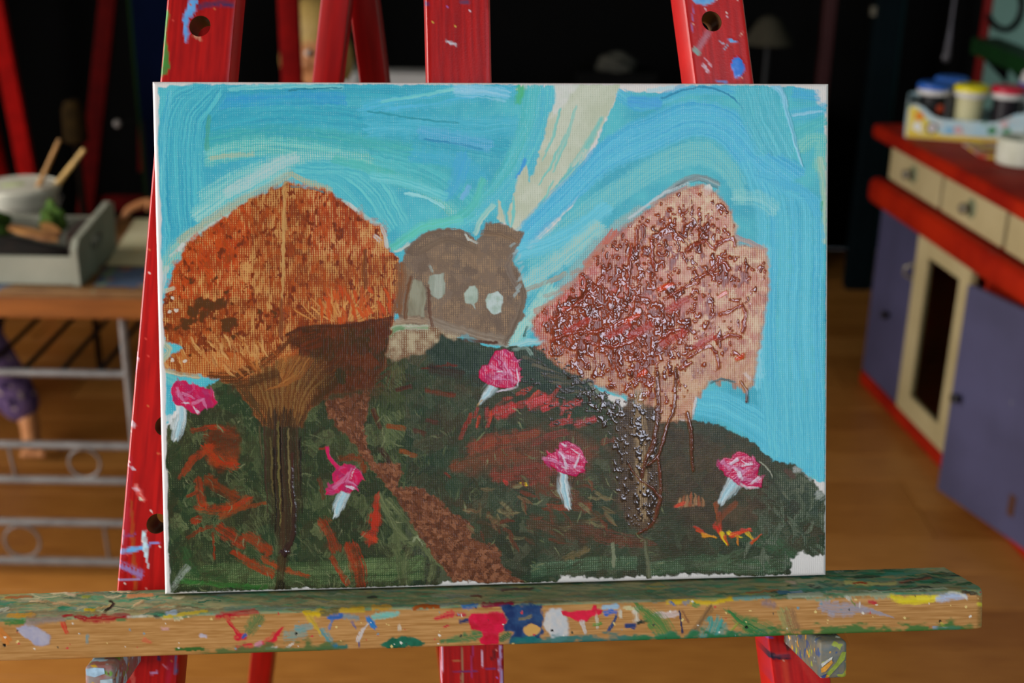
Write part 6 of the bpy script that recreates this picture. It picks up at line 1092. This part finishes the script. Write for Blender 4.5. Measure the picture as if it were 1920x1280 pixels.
def child(name, label, J, shirt_c, trouser_c, yaw, pitch, hair, hands, bare=True):
    """J: joints in world coordinates"""
    root = empty(name, (J['pel'][0], J['pel'][1], 0)); tag(root, label, 'person')
    names = [n for n in J if n != 'head']; idx = {n: i for i, n in enumerate(names)}
    E_ = [(a, b_) for a, b_ in (('pel', 'waist'), ('waist', 'chest'), ('chest', 'neck'), ('neck', 'headb'), ('chest', 'shl'), ('shl', 'ell'), ('ell', 'wrl'), ('chest', 'shr'), ('shr', 'elr'), ('elr', 'wrr'), ('pel', 'hipl'), ('hipl', 'knl'), ('knl', 'anl'), ('anl', 'tol'), ('pel', 'hipr'), ('hipr', 'knr'), ('knr', 'anr'), ('anr', 'tor'))]
    R_ = dict(pel=.075, waist=.072, chest=.078, neck=.034, headb=.036, shl=.036, ell=.026, wrl=.019, shr=.036, elr=.026, wrr=.019, hipl=.058, knl=.039, anl=.026, tol=.022, hipr=.058, knr=.039, anr=.026, tor=.022)
    full = skin([J[n] for n in names], [(idx[a], idx[b_]) for a, b_ in E_], [R_[n] for n in names])
    hb, HM = head(J['head'], yaw, pitch); feet = MB()
    for sd in 'lr':
        a_, t_ = Vector(J['an' + sd]), Vector(J['to' + sd]); d_ = (t_ - a_); d_.z = 0; d_.normalize(); s_ = Vector((-d_.y, d_.x, 0))
        for k in range(5):
            q_ = t_ + s_ * (.022 - .011 * k) + d_ * (.014 - .003 * k) * .8; feet.tube([t_ + s_ * (.016 - .008 * k) - d_ * .03, q_], [.011, .0085 if k else .0105], 8); feet.ball(q_, .0088 if k else .011, 2)
        feet.ball(a_ - d_ * .018 - Vector((0, 0, .025)), (.024, .024, .024), 3)
    body = remesh([full, meshof(hb), meshof(feet)] + hands, 'body', .0048)
    bo = rel(link('body', body, skinm, root), root)
    def garment(nm, keep, extra, m_, ends):
        vs = [n for n in names if n in keep]; ix = {n: i for i, n in enumerate(vs)}
        P_ = [Vector(J[n]) for n in vs]; 
        for n, (toward, f) in ends.items(): P_[ix[n]] = Vector(J[toward]).lerp(Vector(J[n]), f)
        g_ = skin(P_, [(ix[a], ix[b_]) for a, b_ in E_ if a in ix and b_ in ix], [R_[n] + extra for n in vs]); g_ = remesh([g_], nm, .008); return rel(link(nm, g_, m_, root), root)
    garment('shirt', ('waist', 'pel', 'chest', 'shl', 'ell', 'shr', 'elr', 'neck'), .011, shirt_c, dict(pel=('waist', 1.25), neck=('chest', .45), ell=('shl', .8), elr=('shr', .8)))
    garment('trousers', ('pel', 'hipl', 'knl', 'anl', 'hipr', 'knr', 'anr'), .025, trouser_c, dict(anl=('knl', 1.03), anr=('knr', 1.03)))
    hm = MB(); hm.ball((0, .016, .036), (.077, .090, .080), 4, HM)
    for k in range(26):
        a_ = -2.6 + 5.2 * k / 25; hm.ball((.070 * math.sin(a_), .018 - .074 * math.cos(a_) * (.35 if abs(a_) < 1.2 else 1), .052 - (.085 if abs(a_) > 1.35 else .0) * hair), (.018, .018, .036 + .02 * (abs(a_) > 1.35)), 2, HM)
    hr_ = rel(link('hair', remesh([meshof(hm)], 'hair', .006), hairm, root), root)
    for sx in (-1, 1):
        ey_ = MB().ball((sx * .029, -.0645, .004), (.0118, .008, .0085), 3, HM).build('eye', mat('eye_white', (170, 160, 150), rough=.3), root, True); rel(ey_, root)
        MB().ball((sx * .029, -.0700, .004), (.0062, .0042, .0068), 3, HM).build('iris', mat('iris_dark', (22, 18, 20), rough=.2), ey_, True)
        rel(MB().ball((sx * .030, -.0665, .021), (.015, .005, .003), 2, HM).build('eyebrow', hairm, root, True), root)
    rel(MB().ball((0, -.0715, -.042), (.019, .006, .0052), 3, HM).build('mouth', mat('lips', (160, 84, 70), rough=.4), root, True), root)
    return root
hc = np.array([-.470, 3.06, .968])
H1 = dict(pel=(hc[0] + .03, 3.07, .53), waist=(hc[0] + .02, 3.07, .64), chest=(hc[0] + .01, 3.07, .76), neck=(hc[0], 3.065, .855), headb=(hc[0], 3.06, .91), shl=(hc[0] - .105, 3.06, .795), ell=(hc[0] - .165, 2.98, .715), wrl=(hc[0] - .335, 2.785, .664), shr=(hc[0] + .13, 3.07, .795), elr=(hc[0] + .19, 3.04, .66), wrr=(hc[0] + .16, 2.93, .58), hipl=(hc[0] - .035, 3.07, .48), knl=(hc[0] - .04, 3.06, .26), anl=(hc[0] - .045, 3.09, .055), tol=(hc[0] - .05, 2.99, .024), hipr=(hc[0] + .095, 3.07, .48), knr=(hc[0] + .10, 3.06, .26), anr=(hc[0] + .105, 3.09, .055), tor=(hc[0] + .115, 2.99, .024), head=tuple(hc))
tcl = mat('white_shirt', (176, 172, 162), (160, 156, 148), scale=12, rough=.9); jean = mat('dark_trousers', (30, 32, 44), rough=.9)
h1 = [hand(H1['wrl'], (-.75, -.62, -.12), (0, 0, 1), -1, .55), hand(H1['wrr'], (-.1, -.55, -.8), (.5, -.5, .2), 1, .7)]
child('person', 'blond child in a pale shirt peering between red easel posts, hand on the table', H1, tcl, jean, math.radians(18), math.radians(6), 1, h1)
foot = atz(62, 832, .03)
fx, fy = foot[0], foot[1]
kn = (fx - .17, fy + .10, .335)
H2 = dict(pel=(fx - .50, fy + .16, .40), waist=(fx - .53, fy + .18, .51), chest=(fx - .53, fy + .17, .64), neck=(fx - .52, fy + .15, .74), headb=(fx - .51, fy + .13, .79), shl=(fx - .53, fy + .04, .675), ell=(fx - .46, fy - .03, .56), wrl=(fx - .33, fy + .0, .50), shr=(fx - .53, fy + .30, .675), elr=(fx - .46, fy + .36, .56), wrr=(fx - .33, fy + .30, .50), hipl=(fx - .47, fy + .08, .39), knl=kn, anl=(fx - .022, fy + .05, .075), tol=(fx + .015, fy - .045, .026), hipr=(fx - .47, fy + .24, .39), knr=(fx - .18, fy + .30, .36), anr=(fx - .26, fy + .30, .06), tor=(fx - .18, fy + .26, .026), head=(fx - .51, fy + .11, .85))
flo = mat('purple_floral', (66, 46, 84), (108, 84, 120), scale=26, rough=.9, spots=[(40, .6, (150, 130, 130)), (34, .62, (44, 26, 60))])
h2 = [hand(H2['wrl'], (.8, .1, -.4), (0, 0, 1), 1, .6), hand(H2['wrr'], (.8, -.1, -.4), (0, 0, 1), -1, .6)]
child('person', 'barefoot child in purple flowered trousers, only one leg showing behind the craft table', H2, mat('lilac_shirt', (110, 90, 120), rough=.9), flo, math.radians(70), math.radians(8), 1, h2)
stool = empty('stool', (fx - .51, fy + .17, 0)); tag(stool, 'low wooden stool under the child in purple flowered trousers', 'stool')
MB().lathe([(.12, .275), (.15, .28), (.15, .298), (.12, .302)], 28).build('seat', aprm, stool, True)
for a_ in (.7, 2.3, 3.9, 5.5): bar(MB(), (.14 * math.cos(a_), .14 * math.sin(a_), 0), (.09 * math.cos(a_), .09 * math.sin(a_), .278), .025, .025).build('leg', aprm, stool)

# ------------------------------------------------------------------ cabinet on the right
cab = empty('cabinet', (1.0, 3.40, 0), math.atan2(-.9935, .114)); tag(cab, 'red cabinet with cream drawers and purple doors along the teal wall', 'cabinet')
rc_ = mat('cabinet_red', (148, 28, 4), (120, 16, 3), scale=8, rough=.6, spec=.12, spots=[(26, .74, (140, 70, 64))]); cre = mat('cabinet_cream', (166, 150, 112), (152, 136, 98), scale=6, rough=.5, spots=[(12, .74, (150, 140, 70))]); pur = mat('cabinet_purple', (66, 64, 90), (56, 54, 76), scale=5, rough=.5, spots=[(30, .76, (110, 110, 110))])
knb = mat('old_brass', (120, 112, 96), rough=.35, metal=.6); dkin = mat('cabinet_inside', (16, 14, 12), rough=.9)
LEN, DEP = 1.62, .335
def cp(name, mb, m_, smooth=False, parent=None):
    return mb.build(name, m_, parent or cab, smooth)
cp('body', MB().box(.012, LEN, .02, .034, .045, .055).box(.012, LEN, .014, DEP, .04, .055).box(.012, LEN, .014, DEP, .585, .60).box(.012, LEN, DEP - .012, DEP, .055, .70).box(.012, .024, .014, DEP, .055, .70).box(LEN - .012, LEN, .014, DEP, .04, .70).box(.58, .592, .03, DEP - .013, .056, .584).box(.012, .27, .016, .028, .056, .584), rc_)
cp('plinth', MB().box(-.002, LEN, -.004, DEP, 0, .039, bev=.008), rc_)
cp('worktop', MB().box(-.035, LEN + .02, -.038, DEP + .0, .703, .742, bev=.012, seg=3), rc_, True)
cp('moulding', MB().box(-.028, LEN + .01, -.036, .013, .528, .600, bev=.022, seg=4), rc_, True)
for k in range(4):
    x0_ = .030 + .335 * k; d_ = cp('drawer', MB().box(x0_, x0_ + .318, -.004, .28, .606, .698, bev=.004), cre)
    kn_ = MB().lathe([(.004, 0), (.005, .012), (.012, .016), (.014, .022), (.010, .028), (.001, .03)], 16).build('knob', knb, d_, True); kn_.matrix_basis = Matrix.Translation((x0_ + .159, -.004, .654)) @ Matrix.Rotation(math.radians(90), 4, 'X')
    MB().lathe([(.001, 0), (.024, 0), (.022, .003), (.001, .004)], 18).build('knob_plate', mat('plate_green', (110, 112, 84), rough=.5), d_, True).matrix_basis = Matrix.Translation((x0_ + .159, -.0042, .654)) @ Matrix.Rotation(math.radians(90), 4, 'X')
d_ = cp('door', MB().box(.014, .262, -.004, .013, .048, .526, bev=.003), pur)
k_ = MB().lathe([(.004, 0), (.011, .01), (.011, .02), (.001, .024)], 14).build('knob', mat('knob_dark', (30, 26, 28), rough=.4), d_, True); k_.matrix_basis = Matrix.Translation((.15, -.004, .26)) @ Matrix.Rotation(math.radians(90), 4, 'X')
gd = cp('glass_door', MB().box(.272, .340, -.008, .012, .048, .526, bev=.003).box(.520, .575, -.008, .012, .048, .526, bev=.003).box(.3405, .5195, -.008, .012, .48, .526, bev=.003).box(.3405, .5195, -.008, .012, .048, .105, bev=.003), cre)
gm = bpy.data.materials.new('cabinet_glass'); gm.use_nodes = True; b_ = gm.node_tree.nodes['Principled BSDF']; b_.inputs['Transmission Weight'].default_value = 1; b_.inputs['Roughness'].default_value = .05; b_.inputs['Base Color'].default_value = (.6, .62, .6, 1); b_.inputs['IOR'].default_value = 1.1
MB().box(.3402, .5198, .000, .004, .1055, .4795).build('pane', gm, gd)
MB().tube([(.268, -.008, .40), (.262, -.028, .41), (.262, -.028, .43), (.268, -.008, .44)], .004, 8).build('handle', knb, gd, True)
# open purple door, hinged at its near edge
fe = atz(1762, 918, .045); ftop = aty(1805, 508, fe[1])
ci = cab.matrix_basis.inverted() if cab.matrix_basis != Matrix.Identity(4) else (Matrix.Translation(cab.location) @ Matrix.Rotation(cab.rotation_euler.z, 4, 'Z')).inverted()
ci = (Matrix.Translation(cab.location) @ Matrix.Rotation(cab.rotation_euler.z, 4, 'Z')).inverted()
fl = ci @ Vector(fe); hx_ = 1.09
dv = Vector((fl.x - hx_, fl.y + .006, 0)); dl = dv.length; ang = math.atan2(dv.y, dv.x)
od = cp('door', MB().box(0, dl, -.009, .009, .048, .545, bev=.003), pur); od.matrix_basis = Matrix.Translation((hx_, -.006, 0)) @ Matrix.Rotation(ang, 4, 'Z')
k_ = MB().lathe([(.004, 0), (.011, .01), (.011, .02), (.001, .024)], 14).build('knob', mat('knob_dark', (30, 26, 28), rough=.4), od, True); k_.matrix_basis = Matrix.Translation((dl - .03, .009, .29)) @ Matrix.Rotation(math.radians(-90), 4, 'X')
MB().box(dl - .245, dl - .225, .0091, .0102, .10, .15, bev=.0004).build('keyhole_plate', mat('keyhole', (66, 36, 20), rough=.6), od)
cp('door', MB().box(1.10, LEN - .01, -.004, .013, .048, .526, bev=.003), pur)
# what stands inside the glass door
for k, (x_, z0_, h_, c_, nm, lb) in enumerate(((.40, .056, .14, (96, 60, 30), 'jar', 'brown jar on the floor of the cabinet behind the glass door'), (.47, .056, .10, (110, 104, 84), 'jar', 'pale jar on the floor of the cabinet behind the glass door'))):
    M_ = Matrix.Translation(cab.location) @ Matrix.Rotation(cab.rotation_euler.z, 4, 'Z'); p_ = M_ @ Vector((x_, .12, z0_ + .0005))
    o = MB().lathe([(.028, 0), (.032, .004), (.032, h_ * .75), (.024, h_ * .9), (.024, h_), (.001, h_)], 20).build(nm, mat('jar_%d' % k, c_, rough=.4), None, True); o.location = p_; tag(o, lb, 'jar', 'jars in the cabinet')
# carton of paint pots on the worktop
CM = Matrix.Translation(cab.location) @ Matrix.Rotation(cab.rotation_euler.z, 4, 'Z'); WT = .7425
pc = atz(1697, 257, WT); box_ang = math.radians(-16)
car = empty('cardboard_tray', tuple(pc), box_ang); tag(car, 'yellow and pale blue printed cardboard box full of paint pots on the cabinet', 'box')
white = mat('carton_print', (180, 188, 184), (150, 178, 190), scale=18, rough=.7, spots=[(40, .66, (190, 170, 160)), (46, .68, (84, 130, 100))]); yel = mat('carton_yellow', (206, 176, 40), (196, 186, 110), scale=24, rough=.7, spots=[(44, .66, (206, 206, 196)), (50, .68, (110, 90, 60))])
BW, BD, BH = .285, .19, .082
XZ = Matrix(((1, 0, 0, 0), (0, 0, -1, 0), (0, 1, 0, 0), (0, 0, 0, 1)))
def cut_side(dy): return MB().prism([(0, 0), (BW, 0), (BW, BH), (BW - .03, BH - .006), (BW - .06, BH - .024), (BW - .08, BH - .030), (.085, BH - .030), (.062, BH - .024), (.036, BH - .004), (.018, BH + .004), (0, BH)], -.0015, .0015, Matrix.Translation((0, dy, 0)) @ XZ)
cut_side(0).build('front_panel', white, car); cut_side(BD).build('back_panel', white, car)
MB().box(-.0015, .0015, .002, BD - .002, 0, BH).build('end_panel', white, car); MB().box(BW - .0015, BW + .0015, .002, BD - .002, 0, BH).build('end_panel', white, car); MB().box(.002, BW - .002, .002, BD - .002, 0, .003).build('base', white, car)
pr = MB().prism([(.002, .012), (.085, .012), (.070, .030), (.052, .046), (.034, .066), (.020, .078), (.002, .078)], 0, .0008, Matrix.Translation((0, -.0016, 0)) @ XZ).build('printed_corner', yel, car)
MB().prism([(.002, .001), (BW - .012, .001), (BW - .012, .013), (.002, .013)], 0, .0008, Matrix.Translation((0, -.0016, 0)) @ XZ).build('printed_band', mat('band_yellow', (206, 166, 30), (196, 170, 70), scale=30, rough=.7), car)
for x_, z_, r_, c_ in ((.026, .030, .011, (206, 206, 204)), (.062, .028, .014, (70, 66, 56)), (.062, .028, .009, (200, 190, 190)), (.028, .056, .011, (206, 120, 30)), (.125, .028, .010, (190, 150, 150)), (.105, .024, .009, (110, 160, 190)), (.205, .032, .011, (70, 124, 90)), (.240, .030, .011, (90, 140, 110)), (.232, .050, .010, (190, 160, 160))):
    MB().lathe([(.0002, 0), (r_, 0), (r_, .0006), (.0002, .0006)], 20).build('printed_dot', mat('dot_%d_%d_%d' % c_, c_, rough=.7), car).matrix_basis = Matrix.Translation((x_, -.0024 - (.0006 if c_ == (200, 190, 190) else 0), z_)) @ Matrix.Rotation(math.radians(90), 4, 'X')
wpl = mat('pot_white', (186, 182, 178), rough=.4)
for k, (x_, y_, lc, cn) in enumerate(((.058, .060, (40, 84, 160), 'blue lidded paint pot at the front left of the printed box'), (.100, .143, (50, 96, 176), 'blue lidded paint pot at the back of the printed box'), (.147, .052, (206, 190, 20), 'yellow lidded paint pot in the middle of the printed box'), (.235, .058, (176, 20, 48), 'red lidded paint pot at the right end of the printed box'))):
    p_ = Matrix.Translation(pc) @ Matrix.Rotation(box_ang, 4, 'Z') @ Vector((x_, y_, .0035))
    pt = empty('paint_pot', p_); tag(pt, cn, 'paint pot', 'paint pots in the printed box'); hh_ = (.112, .116, .113, .114)[k]
    MB().lathe([(.030, 0), (.033, .003), (.033, hh_), (.001, hh_)], 28).build('jar', (mat('pot_black', (10, 9, 10), rough=.4), wpl, mat('pot_cream', (176, 170, 130), rough=.5), mat('pot_plum', (20, 12, 18), rough=.4))[k], pt, True)
    if k == 0: rel_ = MB().ball((.010, -.032, .068), (.011, .003, .011), 2).build('label_dot', mat('dot_orange', (150, 50, 16), rough=.6), pt, True)
    MB().lathe([(.036, hh_ - .012), (.041, hh_ - .010), (.041, hh_ + .002), (.001, hh_ + .0022)], 32).build('lid_rim', wpl, pt, True); MB().lathe([(.0425, hh_ + .003), (.042, hh_ + .014), (.037, hh_ + .018), (.001, hh_ + .0185)], 32).build('lid', mat('lid_%d' % lc[0], lc, tuple(min(255, int(v * 1.1)) for v in lc), scale=10, rough=.35), pt, True)
# roll, bottle and sheet in front of the carton
o = empty('tape_roll', tuple(atz(1912, 306, WT + .001))); tag(o, 'thick white paper roll at the right edge of the cabinet worktop', 'roll')
MB().lathe([(.020, .001), (.054, .001), (.056, .004), (.056, .056), (.054, .060), (.020, .060), (.018, .058), (.018, .003)], 30).build('paper', mat('roll_paper', (186, 184, 168), (172, 170, 150), scale=20, rough=.85), o, True); MB().lathe([(.0175, .0012), (.0178, .053), (.0150, .053), (.0150, .0012)], 24).build('core', mat('roll_core', (120, 112, 90), rough=.9), o, True)
o = empty('spray_bottle', tuple(atz(1924, 244, WT + .001))); tag(o, 'tall white bottle with a blue band cut off by the right edge', 'bottle')
MB().lathe([(.034, .001), (.037, .004), (.037, .12), (.030, .15), (.014, .165), (.014, .18), (.001, .18)], 26).build('bottle_body', wpl, o, True); MB().lathe([(.0372, .095), (.0376, .096), (.0376, .125), (.0372, .126)], 26).build('blue_band', mat('band_blue', (60, 70, 150), rough=.5), o, True); MB().lathe([(.016, .1805), (.017, .184), (.017, .205), (.001, .206)], 20).build('cap', wpl, o, True)
pp = [atz(u_, v_, WT)[:2] for u_, v_ in ((1805, 272), (1868, 268), (1878, 300), (1838, 296))]
tag(sheet('paint_rag', [tuple(q_) for q_ in pp], WT + .0008, mat('red_yellow_rag', (196, 170, 150), (186, 60, 44), scale=30, rough=.9, spots=[(30, .58, (206, 170, 40))]), .004), 'crumpled red and yellow stained cloth in front of the printed box', 'cloth')

# ------------------------------------------------------------------ along the back; most base colours darkened for the dim light
o = empty('doorpost', (1.205, 4.27, 0)); tag(o, 'dark teal wooden post standing left of the cabinet', 'post')
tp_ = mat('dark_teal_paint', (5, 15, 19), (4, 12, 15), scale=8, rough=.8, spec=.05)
MB().box(-.045, .035, -.03, .03, 0, 2.64, bev=.006).build('shaft', tp_, o); MB().box(.0352, .047, -.018, .018, .0, 2.64, bev=.003).build('edge_strip', mat('teal_highlight', (12, 40, 42), rough=.7, spec=.1), o); MB().box(-.06, -.0452, -.01, .01, .93, .96).build('latch', knb, o)  # lighter edge strip carries the post's teal highlight as colour
o = MB().box(-.02, .02, -.02, .02, 0, 1.9, bev=.003).build('post', mat('deep_red_post', (44, 4, 4), rough=.6)); p_ = aty(1550, 70, 4.4); o.location = (p_[0], p_[1], 0); tag(o, 'narrow deep red upright post beyond the top right corner of the painting', 'post')
# dark cupboard run with a lamp, stones and white boxes
CUZ = .60
cb = empty('sideboard', (.1, 4.45, 0)); tag(cb, 'long black sideboard in the shade at the far end of the room', 'sideboard'); bkm = mat('shade_black', (3, 3, 3), (4, 4, 4), scale=6, rough=.8)
bkm.node_tree.nodes['Principled BSDF'].inputs['Specular IOR Level'].default_value = .1  # near-black colour carries the darkness of the unlit far end
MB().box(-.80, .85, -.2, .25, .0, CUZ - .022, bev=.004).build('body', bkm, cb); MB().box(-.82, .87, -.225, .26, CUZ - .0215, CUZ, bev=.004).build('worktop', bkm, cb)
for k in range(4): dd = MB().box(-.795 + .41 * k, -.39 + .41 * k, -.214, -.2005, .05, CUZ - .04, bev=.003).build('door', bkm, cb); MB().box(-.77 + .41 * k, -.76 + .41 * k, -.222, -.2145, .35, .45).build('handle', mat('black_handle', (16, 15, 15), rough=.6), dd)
p_ = aty(757, 150, 4.32); o = empty('white_box', (p_[0], 4.36, CUZ + .0005)); h_ = aty(757, 139, 4.3)[2] - CUZ
tag(o, 'flat white box on the far sideboard just left of the central easel post', 'box'); MB().box(-.075, .085, -.05, .05, 0, max(.02, h_ - .012), bev=.002).build('box_body', wpl, o); MB().box(-.078, .088, -.053, .053, max(.02, h_ - .0115), max(.035, h_), bev=.002).build('lid', wpl, o)
p_ = aty(659, 150, 4.32); hz_ = aty(659, 135, 4.32)[2] - CUZ; o = empty('lidded_pot', (p_[0], 4.34, CUZ + .0005)); tag(o, 'small white pot with a knobbed lid on the far sideboard', 'pot')
MB().lathe([(.030, 0), (.036, .01), (.038, hz_), (.001, hz_)], 22).build('pot_body', wpl, o, True); MB().lathe([(.036, hz_ + .0005), (.030, hz_ + .012), (.012, hz_ + .02), (.014, hz_ + .034), (.001, hz_ + .038)], 22).build('lid', mat('pot_lid', (110, 112, 100), rough=.4), o, True)
dim = mat('dim_grey_shade', (58, 54, 44), (46, 43, 35), scale=10, rough=.95, spec=.05)
b0 = aty(1434, 150, 4.35); t0 = aty(1445, 30, 4.35); s0_ = aty(1440, 82, 4.35)
o = empty('table_lamp', (b0[0], 4.35, CUZ + .0005)); tag(o, 'dim grey cone lamp at the far end, right of the painting', 'lamp'); zt, zs = t0[2] - CUZ, s0_[2] - CUZ
MB().lathe([(.05, 0), (.055, .008), (.012, .02), (.008, .03), (.008, zs + .02), (.001, zs + .02)], 20).build('stem', mat('lamp_stem', (26, 25, 25), rough=.6), o, True); MB().lathe([(.085, zs), (.080, zs + .01), (.035, zt - .012), (.012, zt), (.001, zt + .001)], 26).build('shade', dim, o, True)
p_ = aty(1155, 131, 4.34); bh_ = p_[2] - CUZ
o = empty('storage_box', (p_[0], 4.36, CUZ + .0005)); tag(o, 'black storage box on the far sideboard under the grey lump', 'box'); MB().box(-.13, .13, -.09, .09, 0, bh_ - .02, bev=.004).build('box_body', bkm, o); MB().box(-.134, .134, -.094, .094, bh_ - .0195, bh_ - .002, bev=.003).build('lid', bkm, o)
tag(mound('grey_stone', p_[0], 4.34, p_[2] + .008, .066, .05, .048, mat('stone_grey', (62, 61, 54), (46, 46, 42), scale=18, rough=.9, spec=.1), 5, .2), 'dim grey lump on the far sideboard above the middle of the painting', 'stone')
# far left: tall navy board, cloth, small white ball on a hook
p0_ = aty(255, 0, 3.5); p1_ = aty(283, 300, 3.5)
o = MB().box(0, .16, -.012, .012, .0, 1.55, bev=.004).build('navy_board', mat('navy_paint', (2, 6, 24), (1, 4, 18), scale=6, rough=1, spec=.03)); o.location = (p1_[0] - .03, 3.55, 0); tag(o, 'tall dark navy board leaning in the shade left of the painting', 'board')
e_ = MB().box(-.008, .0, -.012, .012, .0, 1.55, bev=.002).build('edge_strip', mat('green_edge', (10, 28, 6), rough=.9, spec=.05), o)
p_ = aty(220, 232, 3.4); o = empty('hook_bar', (p_[0], 3.4, 0)); tag(o, 'thin wall stand with a small white knob beside the navy board', 'stand')
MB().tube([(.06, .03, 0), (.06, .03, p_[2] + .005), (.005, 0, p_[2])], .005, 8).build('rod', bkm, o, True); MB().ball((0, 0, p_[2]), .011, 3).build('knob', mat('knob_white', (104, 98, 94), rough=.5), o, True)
p_ = aty(124, 235, 3.3); o = empty('upright_broom', (p_[0] + .005, 3.35, 0)); tag(o, 'dim brown brush head standing upright in the dark behind the paintbrushes', 'brush')
MB().tube([(0, 0, 0), (0, 0, p_[2] - .06)], .009, 10).build('handle', mat('dim_wood', (14, 9, 5), rough=.9, spec=.05), o, True); MB().lathe([(.012, p_[2] - .062), (.032, p_[2] - .05), (.030, p_[2] + .03), (.020, p_[2] + .055), (.001, p_[2] + .06)], 20).build('head', mat('dim_bristle', (40, 28, 10), (28, 19, 7), scale=50, rough=.95, spec=.05), o, True)
# right wall: green shelf, cable, red trim, hanging pale tool
g0 = atx(1818, 100, XR - .09); g1 = atx(1920, 128, XR - .09)
o = empty('wall_shelf', (XR - .045, (g0[1] + g1[1]) / 2, g0[2])); tag(o, 'dark green shelf board on the teal wall above the paint pots', 'shelf')
gz = aty(1818, 70, g0[1])[2] - g0[2]
MB().box(-.045, .044, -(g0[1] - g1[1]) / 2 - .15, (g0[1] - g1[1]) / 2, 0, gz, bev=.004).build('board', mat('shelf_green', (10, 52, 14), (8, 42, 12), scale=8, rough=.6), o)
for dy in (-.12, .12): MB().prism([(.043, -.002), (-.035, -.002), (.043, -.075)], dy - .006, dy + .006, Matrix(((1, 0, 0, 0), (0, 0, 1, 0), (0, 1, 0, 0), (0, 0, 0, 1)))).build('bracket', bkm, o)  # black wedges stand in for the shadow under the shelf
tr_ = atx(1849, 40, XR - .012); o = MB().box(XR - .022, XR - .001, tr_[1] - .012, tr_[1] + .02, .3, 2.3, bev=.003).build('trim_1', mat('trim_red', (110, 10, 8), rough=.5)); tag(o, kind='structure')
struct('unlit_panel', MB().box(XR - .018, XR - .001, tr_[1] + .021, YB - .001, 0, ZC - .001), dark)  # near-black sheet over the wall end, put in for its darkness
c_ = atx(1872, 20, XR - .02); pts = [(XR - .012, c_[1] + .155 * math.cos(a) - .01, c_[2] + .02 + .075 * math.sin(a)) for a in np.linspace(0, 2 * math.pi, 41)[:-1]]
o = MB().tube(pts, .009, 8, closed=True).build('cable_loop', mat('black_cable', (6, 6, 7), rough=.5), None, True); tag(o, 'black cable hanging in a loop on the teal wall', 'cable')
a_ = aty(1776, 42, 4.6); b_ = aty(1774, 116, 4.6); o = empty('hanging_utensil', (b_[0], 4.6, 0)); tag(o, 'slim pale metal ladle hanging in the dark behind the paint pots', 'utensil')
MB().tube([(0, 0, a_[2] + .4), (0, 0, a_[2]), (0, 0, (a_[2] + b_[2]) / 2), (0, 0, b_[2] + .02)], [.003, .005, .010, .013], 10).build('handle', mat('pale_metal', (120, 118, 124), rough=.35, metal=.4), o, True); MB().ball((0, 0, b_[2] + .016), (.016, .010, .018), 3).build('bowl', mat('pale_metal', (0,0,0)), o, True)
